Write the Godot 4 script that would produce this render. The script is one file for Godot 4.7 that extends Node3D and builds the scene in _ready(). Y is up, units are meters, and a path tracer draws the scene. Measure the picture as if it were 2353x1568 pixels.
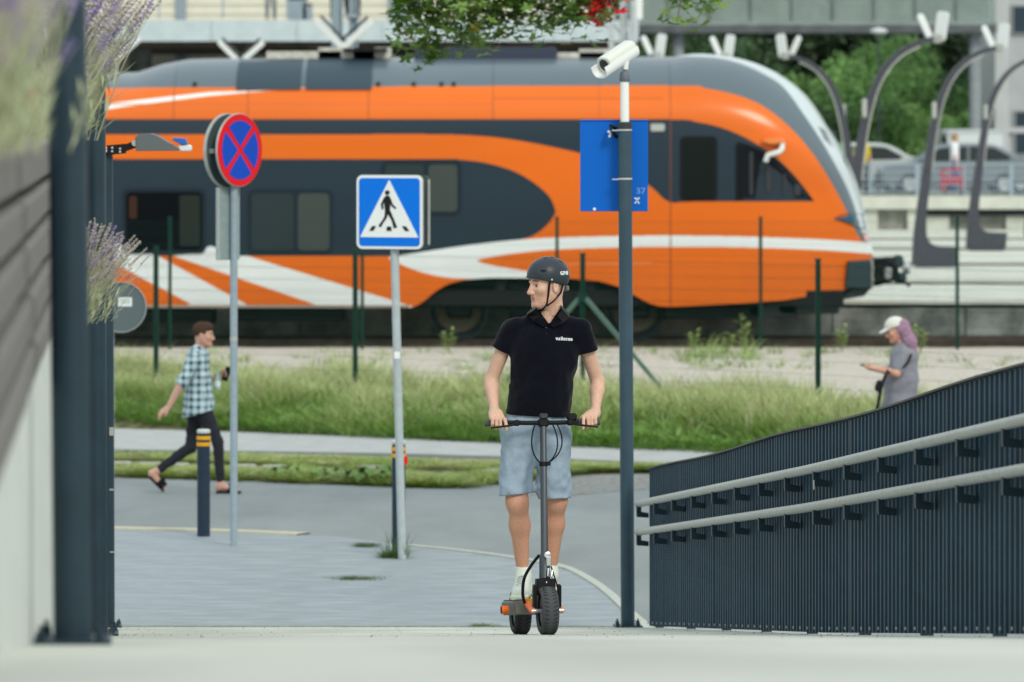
extends Node3D
# A rider on an electric scooter at the foot of a ramp, a railway with an orange train behind.
# y is up, metres; the camera stands at the origin of x and z and looks along -z.

const EYE := 3.73          # height of the lens above the road
const LENS := 11900.0      # focal length, in steps of the survey grid (2353 steps across the picture)
const RAMP_TURN := -0.0743 # the ramp runs a little to the left
const RAMP_FALL := 0.09496
const RAIL := 0.32         # top of the rails
var M := {}
var maps := {}
var rng := RandomNumberGenerator.new()


# ---------------------------------------------------------------- mesh helpers
class Mb:
	var st := SurfaceTool.new()
	var group := 1

	func _init() -> void:
		st.begin(Mesh.PRIMITIVE_TRIANGLES)
		st.set_smooth_group(-1)

	func flat() -> Mb:
		st.set_smooth_group(-1)
		return self

	func smooth() -> Mb:
		group += 1
		st.set_smooth_group(group)
		return self

	func tint(c: Color) -> Mb:
		st.set_color(c)
		return self

	func tri(a: Vector3, b: Vector3, c: Vector3, n: Vector3) -> void:
		if (b - a).cross(c - a).dot(n) > 0.0:
			st.add_vertex(a); st.add_vertex(c); st.add_vertex(b)
		else:
			st.add_vertex(a); st.add_vertex(b); st.add_vertex(c)

	func quad(a: Vector3, b: Vector3, c: Vector3, d: Vector3, n: Vector3) -> void:
		tri(a, b, c, n)
		tri(a, c, d, n)

	func box(c: Vector3, s: Vector3, b := Basis.IDENTITY) -> Mb:
		flat()
		var p := []
		for i in 8:
			p.append(c + b * (Vector3(s.x * (0.5 if i & 1 else -0.5), s.y * (0.5 if i & 2 else -0.5), s.z * (0.5 if i & 4 else -0.5))))
		for f in [[0, 1, 3, 2], [4, 5, 7, 6], [0, 1, 5, 4], [2, 3, 7, 6], [0, 2, 6, 4], [1, 3, 7, 5]]:
			quad(p[f[0]], p[f[1]], p[f[2]], p[f[3]], (p[f[0]] + p[f[2]]) * 0.5 - c)
		return self

	# a box with its long edges chamfered
	func cbox(c: Vector3, s: Vector3, ch: float, b := Basis.IDENTITY) -> Mb:
		var h := s * 0.5
		var poly := PackedVector2Array([Vector2(-h.x + ch, -h.y), Vector2(h.x - ch, -h.y), Vector2(h.x, -h.y + ch), Vector2(h.x, h.y - ch), Vector2(h.x - ch, h.y), Vector2(-h.x + ch, h.y), Vector2(-h.x, h.y - ch), Vector2(-h.x, -h.y + ch)])
		return prism(poly, s.z, Transform3D(b, c), ch)

	# polygon in x, y pushed out along z, centred on z = 0
	func prism(poly: PackedVector2Array, depth: float, t := Transform3D.IDENTITY, ch := 0.0) -> Mb:
		flat()
		var n := poly.size()
		var mid := Vector2.ZERO
		for q in poly:
			mid += q / n
		var tris := Geometry2D.triangulate_polygon(poly)
		var cw := Geometry2D.is_polygon_clockwise(poly)
		var cap := poly
		if ch > 0.0:
			cap = PackedVector2Array()
			for q in poly:
				cap.append(mid + (q - mid) * (1.0 - ch / maxf((q - mid).length(), ch)))
		for s in [-1.0, 1.0]:
			for i in range(0, tris.size(), 3):
				tri(t * v3(cap[tris[i]], s * depth / 2), t * v3(cap[tris[i + 1]], s * depth / 2), t * v3(cap[tris[i + 2]], s * depth / 2), t.basis.z * s)
			if ch > 0.0:
				for i in n:
					var j := (i + 1) % n
					var e := poly[j] - poly[i]
					var o := Vector2(e.y, -e.x) * (-1.0 if cw else 1.0)
					quad(t * v3(cap[i], s * depth / 2), t * v3(cap[j], s * depth / 2), t * v3(poly[j], s * (depth / 2 - ch)), t * v3(poly[i], s * (depth / 2 - ch)), t.basis * Vector3(o.x, o.y, s * o.length()))
		for i in n:
			var j := (i + 1) % n
			var e := poly[j] - poly[i]
			var o := Vector2(e.y, -e.x) * (-1.0 if cw else 1.0)
			quad(t * v3(poly[i], -depth / 2 + ch), t * v3(poly[j], -depth / 2 + ch), t * v3(poly[j], depth / 2 - ch), t * v3(poly[i], depth / 2 - ch), t.basis * Vector3(o.x, o.y, 0))
		return self

	static func v3(p: Vector2, z: float) -> Vector3:
		return Vector3(p.x, p.y, z)

	# a round bar through points; radii one or one for each
	func tube(p: Array, r, sides := 8, caps := true) -> Mb:
		smooth()
		var rings := []
		var up := Vector3(0.31, 0.87, 0.37)
		var prev := Vector3.ZERO
		for i in p.size():
			var d: Vector3 = (p[mini(i + 1, p.size() - 1)] - p[maxi(i - 1, 0)]).normalized()
			var u: Vector3
			if prev == Vector3.ZERO:
				u = d.cross(up).normalized()
			else:
				u = (prev - d * prev.dot(d)).normalized()
			prev = u
			var w := d.cross(u)
			var ring := []
			var rr: float = r[i] if r is Array else r
			for k in sides:
				var a := TAU * k / sides
				ring.append(p[i] + (u * cos(a) + w * sin(a)) * rr)
			rings.append(ring)
		for i in p.size() - 1:
			for k in sides:
				var j := (k + 1) % sides
				var m: Vector3 = (rings[i][k] + rings[i + 1][j]) * 0.5 - (p[i] + p[i + 1]) * 0.5
				quad(rings[i][k], rings[i][j], rings[i + 1][j], rings[i + 1][k], m)
		if caps:
			flat()
			for e in [0, p.size() - 1]:
				var n: Vector3 = (p[0] - p[1]) if e == 0 else (p[e] - p[e - 1])
				for k in range(1, sides - 1):
					tri(rings[e][0], rings[e][k], rings[e][k + 1], n)
		return self

	# profile of (radius, height) turned round y
	func lathe(prof: Array, sides: int, t := Transform3D.IDENTITY, soft := true) -> Mb:
		for i in prof.size() - 1:
			var a: Vector2 = prof[i]
			var b: Vector2 = prof[i + 1]
			if soft and i > 0 and absf((prof[i] - prof[i - 1]).angle_to(b - a)) < 0.7:
				pass
			else:
				smooth()
			var nn := Vector2(b.y - a.y, a.x - b.x)
			for k in sides:
				var u := TAU * k / sides
				var w := TAU * (k + 1) / sides
				var n := t.basis * Vector3(nn.x * cos((u + w) / 2), nn.y, nn.x * sin((u + w) / 2))
				var p0 := t * Vector3(a.x * cos(u), a.y, a.x * sin(u))
				var p1 := t * Vector3(a.x * cos(w), a.y, a.x * sin(w))
				var p2 := t * Vector3(b.x * cos(w), b.y, b.x * sin(w))
				var p3 := t * Vector3(b.x * cos(u), b.y, b.x * sin(u))
				if a.x > 1e-5:
					tri(p0, p1, p2, n)
				if b.x > 1e-5:
					tri(p0, p2, p3, n)
		return self

	func bar(a: Vector3, b: Vector3, w: float, h: float, up := Vector3.UP) -> Mb:
		var z := (b - a).normalized()
		var x := up.cross(z).normalized()
		var y := z.cross(x)
		return box((a + b) * 0.5, Vector3(w, h, a.distance_to(b)), Basis(x, y, z))

	# a sheet over a grid of points [row][column]
	func grid(rows: Array, n: Vector3, uvs := []) -> Mb:
		smooth()
		for i in rows.size() - 1:
			for k in rows[i].size() - 1:
				var q := [[i, k], [i, k + 1], [i + 1, k + 1], [i + 1, k]]
				var a: Vector3 = rows[i][k]
				var flip: bool = (rows[i][k + 1] - a).cross(rows[i + 1][k + 1] - a).dot(n) > 0.0
				for m in ([0, 2, 1, 0, 3, 2] if flip else [0, 1, 2, 0, 2, 3]):
					if uvs:
						st.set_uv(uvs[q[m][0]][q[m][1]])
					st.add_vertex(rows[q[m][0]][q[m][1]])
		return self

	func done() -> ArrayMesh:
		st.generate_normals()
		return st.commit()


# ---------------------------------------------------------------- rounded bodies: joined distance fields meshed as surface nets
class Body:
	var o: Vector3
	var c: float
	var nx: int
	var ny: int
	var nz: int
	var f := PackedFloat32Array()

	func _init(lo: Vector3, hi: Vector3, cell: float) -> void:
		o = lo
		c = cell
		nx = ceili((hi.x - lo.x) / c) + 1
		ny = ceili((hi.y - lo.y) / c) + 1
		nz = ceili((hi.z - lo.z) / c) + 1
		f.resize(nx * ny * nz)
		f.fill(1.0)

	func span(lo: Vector3, hi: Vector3) -> Array:
		var a := (lo - o) / c
		var b := (hi - o) / c
		return [clampi(floori(a.x), 0, nx - 1), clampi(ceili(b.x), 0, nx - 1), clampi(floori(a.y), 0, ny - 1), clampi(ceili(b.y), 0, ny - 1), clampi(floori(a.z), 0, nz - 1), clampi(ceili(b.z), 0, nz - 1)]

	# tapered limb; flatten squeezes it along z
	func limb(a: Vector3, b: Vector3, ra: float, rb: float, k := 0.02, squeeze := 1.0) -> Body:
		var r := maxf(ra, rb) + k + 2.5 * c
		var v := Vector3(r, r, r * maxf(squeeze, 1.0))
		var s := span(a.min(b) - v, a.max(b) + v)
		var q := Vector3(1, 1, 1.0 / squeeze)
		var a2 := a * q
		var ab := (b - a) * q
		var inv := 1.0 / maxf(ab.length_squared(), 1e-9)
		var dr := rb - ra
		for z in range(s[4], s[5] + 1):
			for y in range(s[2], s[3] + 1):
				var i: int = (z * ny + y) * nx + s[0]
				var p := (o + Vector3(s[0], y, z) * c) * q - a2
				for x in range(s[0], s[1] + 1):
					var t := clampf(p.dot(ab) * inv, 0.0, 1.0)
					var d := (p - ab * t).length() - ra - dr * t
					var g := f[i]
					var h := maxf(k - absf(d - g), 0.0)
					f[i] = minf(d, g) - h * h * 0.25 / k
					i += 1
					p.x += c
		return self

	func blob(m: Vector3, r: Vector3, k := 0.02, b := Basis.IDENTITY, cut := false) -> Body:
		var e := maxf(r.x, maxf(r.y, r.z)) + k + 2.5 * c
		var s := span(m - Vector3.ONE * e, m + Vector3.ONE * e)
		var inv := b.inverse()
		for z in range(s[4], s[5] + 1):
			for y in range(s[2], s[3] + 1):
				var i: int = (z * ny + y) * nx + s[0]
				for x in range(s[0], s[1] + 1):
					var p := inv * (o + Vector3(x, y, z) * c - m)
					var u := p / r
					var k0 := u.length()
					var k1 := maxf((u / r).length(), 1e-6)
					var d := k0 * (k0 - 1.0) / k1 if k0 > 0.05 else -minf(r.x, minf(r.y, r.z))
					var g := f[i]
					if cut:
						var h := maxf(k - absf(-d - g), 0.0)
						f[i] = maxf(-d, g) + h * h * 0.25 / k
					else:
						var h := maxf(k - absf(d - g), 0.0)
						f[i] = minf(d, g) - h * h * 0.25 / k
					i += 1
		return self

	# keep what lies on the far side of the plane from n, inside the box lo..hi
	func trim(p: Vector3, n: Vector3, lo := Vector3.ONE * -99, hi := Vector3.ONE * 99) -> Body:
		var s := span(lo, hi)
		for z in range(s[4], s[5] + 1):
			for y in range(s[2], s[3] + 1):
				var i: int = (z * ny + y) * nx + s[0]
				for x in range(s[0], s[1] + 1):
					f[i] = maxf(f[i], n.dot(o + Vector3(x, y, z) * c - p))
					i += 1
		return self

	# small folds and unevenness
	func ripple(noise: FastNoiseLite, amount: float) -> Body:
		var i := 0
		for z in nz:
			for y in ny:
				for x in nx:
					if absf(f[i]) < 4.0 * c:
						var p := o + Vector3(x, y, z) * c
						f[i] += noise.get_noise_3dv(p) * amount
					i += 1
		return self

	func done() -> ArrayMesh:
		var verts := PackedVector3Array()
		var at := {}
		var th := 2.6 * c
		var sx := 1
		var sy := nx
		var sz := nx * ny
		var corner := [0, sx, sy, sx + sy, sz, sx + sz, sy + sz, sx + sy + sz]
		var off := []
		for n in 8:
			off.append(Vector3(n & 1, (n >> 1) & 1, (n >> 2) & 1))
		var edges := [[0, 1], [2, 3], [4, 5], [6, 7], [0, 2], [1, 3], [4, 6], [5, 7], [0, 4], [1, 5], [2, 6], [3, 7]]
		var i := 0
		var near := PackedInt32Array()
		for z in nz - 1:
			for y in ny - 1:
				i = (z * ny + y) * nx
				for x in nx - 1:
					if absf(f[i]) < th:
						var mask := 0
						for n in 8:
							if f[i + corner[n]] < 0.0:
								mask |= 1 << n
						if mask != 0 and mask != 255:
							var sum := Vector3.ZERO
							var cnt := 0
							for e in edges:
								var fa := f[i + corner[e[0]]]
								var fb := f[i + corner[e[1]]]
								if (fa < 0.0) != (fb < 0.0):
									sum += off[e[0]].lerp(off[e[1]], fa / (fa - fb))
									cnt += 1
							at[i] = verts.size()
							near.append(i)
							verts.append(o + (Vector3(x, y, z) + sum / cnt) * c)
					i += 1
		var index := PackedInt32Array()
		for g in near:
			var inside := f[g] < 0.0
			for axis in [[sx, sy, sz], [sy, sz, sx], [sz, sx, sy]]:
				if (f[g + axis[0]] < 0.0) != inside:
					var a: int = at.get(g, -1)
					var b: int = at.get(g - axis[1], -1)
					var d: int = at.get(g - axis[2], -1)
					var e: int = at.get(g - axis[1] - axis[2], -1)
					if a < 0 or b < 0 or d < 0 or e < 0:
						continue
					if inside:
						index.append_array([a, e, b, a, d, e])
					else:
						index.append_array([a, b, e, a, e, d])
		var normals := PackedVector3Array()
		normals.resize(verts.size())
		for t in range(0, index.size(), 3):
			var n := (verts[index[t + 2]] - verts[index[t]]).cross(verts[index[t + 1]] - verts[index[t]])
			normals[index[t]] += n
			normals[index[t + 1]] += n
			normals[index[t + 2]] += n
		for n in normals.size():
			normals[n] = normals[n].normalized()
		var arrays := []
		arrays.resize(Mesh.ARRAY_MAX)
		arrays[Mesh.ARRAY_VERTEX] = verts
		arrays[Mesh.ARRAY_NORMAL] = normals
		arrays[Mesh.ARRAY_INDEX] = index
		var m := ArrayMesh.new()
		m.add_surface_from_arrays(Mesh.PRIMITIVE_TRIANGLES, arrays)
		return m


# ---------------------------------------------------------------- naming
func thing(called: String, label: String, category: String, where := Vector3.ZERO, turn := 0.0, group := "") -> Node3D:
	var n := Node3D.new()
	n.name = called
	add_child(n, true)
	n.position = where
	n.rotation.y = turn
	tag(n, label, category, group)
	return n


func tag(n: Node3D, label: String, category: String, group := "") -> void:
	n.set_meta("label", label)
	n.set_meta("category", category)
	if group:
		n.set_meta("group", group)


func piece(called: String, what, m: Material, parent: Node3D, kind := "") -> MeshInstance3D:
	var n := MeshInstance3D.new()
	n.name = called
	n.mesh = what.done() if what is Mb else what
	n.material_override = m
	parent.add_child(n, true)
	if kind:
		n.set_meta("kind", kind)
	return n


func lay(called: String, what, m: Material) -> MeshInstance3D:
	return piece(called, what, m, self, "structure")


func scatter(called: String, mesh: Mesh, m: Material, xf: Array, cols: Array, parent: Node3D) -> MultiMeshInstance3D:
	var mm := MultiMesh.new()
	mm.transform_format = MultiMesh.TRANSFORM_3D
	mm.use_colors = cols.size() > 0
	mm.mesh = mesh
	mm.instance_count = xf.size()
	for i in xf.size():
		mm.set_instance_transform(i, xf[i])
		if cols:
			mm.set_instance_color(i, cols[i])
	var n := MultiMeshInstance3D.new()
	n.name = called
	n.multimesh = mm
	n.material_override = m
	n.set_meta("kind", "stuff")
	parent.add_child(n, true)
	return n


func copy(n: Node3D, where: Vector3, turn: float, label := "") -> Node3D:
	var r: Node3D = n.duplicate()
	r.name = n.name.rstrip("0123456789")
	add_child(r, true)
	r.position = where
	r.rotation.y = turn
	if label:
		r.set_meta("label", label)
	return r


# ---------------------------------------------------------------- surveying
func spot(px: float, py: float, d: float) -> Vector3:
	return Vector3((px - 1176.5) * d / LENS, EYE - (py - 290.0) * d / LENS, -d)


func on_road(px: float, py: float, y := 0.0) -> Vector3:
	return spot(px, py, (EYE - y) * LENS / (py - 290.0))


func ramp_y(d: float) -> float:
	# the slope eases a little towards its foot
	return EYE - 0.07 - RAMP_FALL * d - 0.0019 * maxf(0.0, minf(d - 16.0, 12.0)) + 0.0022 * maxf(0.0, d - 28.0)


func on_ramp(off: float, d: float, up := 0.0) -> Vector3:
	return Vector3(off + RAMP_TURN * d, ramp_y(d) + up, -d)


func smooth_line(pts: Array, steps := 6, closed := false) -> PackedVector2Array:
	var out := PackedVector2Array()
	var n := pts.size()
	for i in (n if closed else n - 1):
		var p0: Vector2 = pts[(i - 1 + n) % n] if closed or i > 0 else pts[0]
		var p1: Vector2 = pts[i]
		var p2: Vector2 = pts[(i + 1) % n]
		var p3: Vector2 = pts[(i + 2) % n] if closed or i + 2 < n else pts[n - 1]
		for k in steps:
			out.append(p1.cubic_interpolate(p2, p0, p3, float(k) / steps))
	if not closed:
		out.append(pts[n - 1])
	return out


func round_rect(x0: float, y0: float, x1: float, y1: float, r: float, steps := 5) -> PackedVector2Array:
	var out := PackedVector2Array()
	for q in [[x1 - r, y1 - r, 0.0], [x0 + r, y1 - r, PI / 2], [x0 + r, y0 + r, PI], [x1 - r, y0 + r, 1.5 * PI]]:
		for k in steps + 1:
			var a: float = q[2] + PI / 2 * k / steps
			out.append(Vector2(q[0] + r * cos(a), q[1] + r * sin(a)))
	return out


func disc(r: float, n := 40, mid := Vector2.ZERO) -> PackedVector2Array:
	var out := PackedVector2Array()
	for k in n:
		out.append(mid + Vector2(cos(TAU * k / n), sin(TAU * k / n)) * r)
	return out


# ---------------------------------------------------------------- materials: base colours are linear values
func plain(r: float, g: float, b: float, rough := 0.6, metal := 0.0) -> StandardMaterial3D:
	var m := StandardMaterial3D.new()
	m.albedo_color = Color(r, g, b).linear_to_srgb()
	m.roughness = rough
	m.metallic = metal
	m.metallic_specular = 0.3 if metal == 0.0 else 0.5
	return m


func noise_map(freq: float, octaves: int, seed_: int, dark: Color, light: Color, size := 512, kind := FastNoiseLite.TYPE_SIMPLEX_SMOOTH) -> NoiseTexture2D:
	var n := FastNoiseLite.new()
	n.noise_type = kind
	n.seed = seed_
	n.frequency = freq
	n.fractal_octaves = octaves
	n.fractal_gain = 0.6
	var g := Gradient.new()
	g.set_color(0, dark)
	g.set_color(1, light)
	g.set_offset(0, 0.2)
	g.set_offset(1, 0.8)
	var t := NoiseTexture2D.new()
	t.width = size
	t.height = size
	t.seamless = true
	t.noise = n
	t.color_ramp = g
	return t


# an uneven surface: colour wanders by `spread` round the base colour; `metres` is the size of one repeat
func worn(r: float, g: float, b: float, spread: float, metres: float, rough := 0.8, freq := 0.012, octaves := 5, relief := 0.0, seed_ := 1) -> StandardMaterial3D:
	var m := StandardMaterial3D.new()
	m.albedo_color = (Color(r, g, b) * (1.0 + spread)).linear_to_srgb()
	var low := (1.0 - spread) / (1.0 + spread)
	var key := "%s %s %s %s" % [freq, octaves, seed_ % 3, spread]
	if not maps.has(key):
		maps[key] = noise_map(freq, octaves, seed_, Color(low, low, low).linear_to_srgb(), Color.WHITE)
	m.albedo_texture = maps[key]
	m.roughness = rough
	m.metallic_specular = 0.35
	m.uv1_triplanar = true
	m.uv1_world_triplanar = true
	m.uv1_scale = Vector3.ONE / metres
	if relief > 0.0:
		m.heightmap_enabled = true
		var rk := "relief %s" % freq
		if not maps.has(rk):
			maps[rk] = noise_map(freq * 3.0, 4, seed_ + 9, Color.BLACK, Color.WHITE)
		m.heightmap_texture = maps[rk]
		m.heightmap_scale = relief
	return m


func tinted(rough := 0.7, back := Color.BLACK) -> StandardMaterial3D:
	var m := StandardMaterial3D.new()
	m.vertex_color_use_as_albedo = true
	m.roughness = rough
	if back != Color.BLACK:
		m.backlight_enabled = true
		m.backlight = back
	return m


func materials() -> void:
	M.concrete = worn(0.485, 0.503, 0.455, 0.17, 6.0, 0.85, 0.008, 6, 0.15, 3)
	M.concrete.uv1_scale = Vector3(0.12, 0.12, 0.025)
	M.wall_concrete = worn(0.55, 0.58, 0.54, 0.06, 2.5, 0.85, 0.012, 6, 0.2, 4)
	M.paving = worn(0.262, 0.304, 0.328, 0.16, 4.0, 0.7, 0.02, 6, 0.3, 5)
	M.paving.uv1_scale = Vector3(0.16, 0.5, 0.75)
	M.asphalt = worn(0.218, 0.245, 0.248, 0.09, 6.0, 0.8, 0.01, 6, 0.05, 6)
	M.asphalt.uv1_scale = Vector3(0.14, 0.14, 0.05)
	M.path = worn(0.36, 0.38, 0.375, 0.08, 4.0, 0.8, 0.02, 6, 0.2, 7)
	M.kerb_cream = worn(0.50, 0.47, 0.34, 0.12, 1.0, 0.8, 0.02, 5, 0.1, 8)
	M.kerb = worn(0.42, 0.45, 0.40, 0.12, 1.0, 0.8, 0.02, 5, 0.1, 9)
	M.soil = worn(0.11, 0.115, 0.05, 0.5, 2.0, 0.95, 0.02, 6, 1.0, 10)
	M.dry_soil = worn(0.33, 0.31, 0.24, 0.25, 2.0, 0.95, 0.02, 6, 1.0, 11)
	M.gravel = worn(0.63, 0.585, 0.51, 0.22, 1.5, 0.95, 0.05, 5, 1.5, 12)
	M.ballast = worn(0.055, 0.05, 0.043, 0.4, 1.2, 0.95, 0.05, 5, 2.0, 13)  # brownish stone, with the shade under the train put into its colour
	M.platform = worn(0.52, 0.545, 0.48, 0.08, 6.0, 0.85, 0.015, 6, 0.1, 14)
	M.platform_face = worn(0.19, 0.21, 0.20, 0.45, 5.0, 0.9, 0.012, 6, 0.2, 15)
	M.navy = worn(0.018, 0.038, 0.054, 0.10, 1.5, 0.42, 0.01, 4, 0.0, 16)
	M.navy_sheet = worn(0.009, 0.038, 0.066, 0.2, 1.2, 0.5, 0.01, 4, 0.0, 17)
	M.galvanised = worn(0.40, 0.42, 0.40, 0.12, 0.8, 0.5, 0.02, 5, 0.0, 18)
	M.galvanised.metallic = 0.25
	M.pole_grey = worn(0.27, 0.345, 0.395, 0.08, 0.8, 0.5, 0.02, 5, 0.0, 19)
	M.steel_back = worn(0.25, 0.32, 0.33, 0.10, 0.8, 0.5, 0.02, 5, 0.0, 20)
	M.block = worn(0.175, 0.167, 0.162, 0.16, 0.9, 0.9, 0.03, 5, 0.3, 21)
	M.green_paint = plain(0.004, 0.038, 0.027, 0.5)
	M.brace_green = plain(0.10, 0.19, 0.155, 0.5)
	M.black = plain(0.008, 0.009, 0.011, 0.55)
	M.rubber = worn(0.065, 0.072, 0.078, 0.2, 0.2, 0.8, 0.03, 4, 0.0, 22)
	M.dark_metal = plain(0.03, 0.038, 0.045, 0.42, 0.3)
	M.chrome = plain(0.62, 0.65, 0.66, 0.3, 0.7)
	M.white = plain(0.74, 0.78, 0.77, 0.45)
	M.white_lamp = plain(0.62, 0.66, 0.66, 0.4)
	M.orange_part = plain(0.90, 0.15, 0.008, 0.4)
	M.yellow_band = plain(0.72, 0.36, 0.015, 0.5)
	M.sign_blue = plain(0.0, 0.16, 0.70, 0.45)
	M.sign_deep = plain(0.0, 0.062, 0.50, 0.45)
	M.sign_red = plain(0.72, 0.004, 0.012, 0.45)
	M.sign_black = plain(0.012, 0.012, 0.014, 0.5)
	M.plate_blue = plain(0.0, 0.115, 0.52, 0.4)
	M.glass_dark = plain(0.004, 0.006, 0.008, 0.1)
	M.glass_dark.metallic_specular = 0.2
	M.navy_lit = worn(0.036, 0.070, 0.096, 0.10, 1.5, 0.42, 0.01, 4, 0.0, 16)  # navy made lighter for the light the open right post catches
	M.glass_mid = plain(0.035, 0.045, 0.046, 0.10)
	M.skin = skin_material(0.61, 0.40, 0.295)
	M.leaf = tinted(0.6, Color(0.25, 0.3, 0.1))
	M.bark = worn(0.09, 0.075, 0.06, 0.4, 0.5, 0.95, 0.03, 5, 0.5, 23)


func skin_material(r: float, g: float, b: float) -> StandardMaterial3D:
	var m := tinted(0.6)
	m.albedo_color = Color(r, g, b).linear_to_srgb()
	m.albedo_color = (Color(r, g, b) * 1.06).linear_to_srgb()
	if not maps.has("skin"):
		maps["skin"] = noise_map(0.03, 5, 91, Color(0.93, 0.89, 0.88), Color.WHITE)
	m.albedo_texture = maps["skin"]
	m.uv1_triplanar = true
	m.uv1_scale = Vector3.ONE * 5.0
	m.subsurf_scatter_enabled = true
	m.subsurf_scatter_strength = 0.12
	return m


# ================================================================ the scene
func _ready() -> void:
	rng.seed = 7
	var cam := Camera3D.new()
	cam.name = "camera"
	cam.position = Vector3(0, EYE, 0)
	var lens_ := CameraAttributesPhysical.new()
	lens_.frustum_focal_length = 182.0
	lens_.frustum_focus_distance = 28.4
	lens_.frustum_near = 0.5
	lens_.frustum_far = 3000.0
	lens_.exposure_aperture = 4.7
	cam.attributes = lens_
	cam.projection = Camera3D.PROJECTION_FRUSTUM
	cam.near = 0.5
	cam.far = 3000.0
	cam.size = 2.0 * 0.5 * 784.0 / LENS
	cam.frustum_offset = Vector2(0, -494.0 / LENS * 0.5)
	add_child(cam)
	cam.current = true
	var env := Environment.new()
	env.background_mode = Environment.BG_SKY
	var sky := Sky.new()
	var air := ProceduralSkyMaterial.new()
	air.sky_top_color = Color(0.90, 0.945, 0.965)
	air.sky_horizon_color = Color(0.93, 0.95, 0.93)
	air.sky_curve = 0.25
	air.ground_bottom_color = Color(0.45, 0.46, 0.43)
	air.ground_horizon_color = Color(0.62, 0.64, 0.60)
	air.sky_energy_multiplier = 1.0
	sky.sky_material = air
	env.sky = sky
	env.background_energy_multiplier = 1.0
	env.tonemap_mode = Environment.TONE_MAPPER_LINEAR
	env.tonemap_exposure = 1.27
	env.sdfgi_enabled = true
	env.ssao_enabled = true
	env.ssil_enabled = true
	var world := WorldEnvironment.new()
	world.name = "daylight"
	world.environment = env
	add_child(world)
	var sun := DirectionalLight3D.new()
	sun.name = "veiled_sun"
	sun.light_energy = 0.5
	sun.light_color = Color(1.0, 0.97, 0.92)
	sun.light_angular_distance = 16.0
	sun.shadow_enabled = true
	add_child(sun)
	sun.look_at_from_position(Vector3(5, 8.5, 10), Vector3.ZERO)

	materials()
	build_ground()
	build_station()
	build_train()
	build_fences()
	build_ramp_things()
	build_street_things()
	build_plants()
	build_scooter()
	build_rider()
	build_walker()
	build_woman()


func strip(called: String, near_: Array, far_: Array, m: Material, steps := 1) -> MeshInstance3D:
	var rows := []
	for k in steps + 1:
		var row := []
		for i in near_.size():
			row.append(near_[i].lerp(far_[i], float(k) / steps))
		rows.append(row)
	return lay(called, Mb.new().grid(rows, Vector3.UP), m)


func line_on_road(pts: Array, y: float, wide := true) -> Array:
	var out := []
	for p in pts:
		out.append(on_road(p.x, p.y, y))
	if wide:   # carry the line on to both sides
		var a: Vector3 = out[0]
		var b: Vector3 = out[-1]
		out.push_front(a + (a - out[1]).normalized() * 14.0)
		out.append(b + (b - out[-2]).normalized() * 14.0)
		for i in out.size():
			out[i].y = y
	return out


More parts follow.
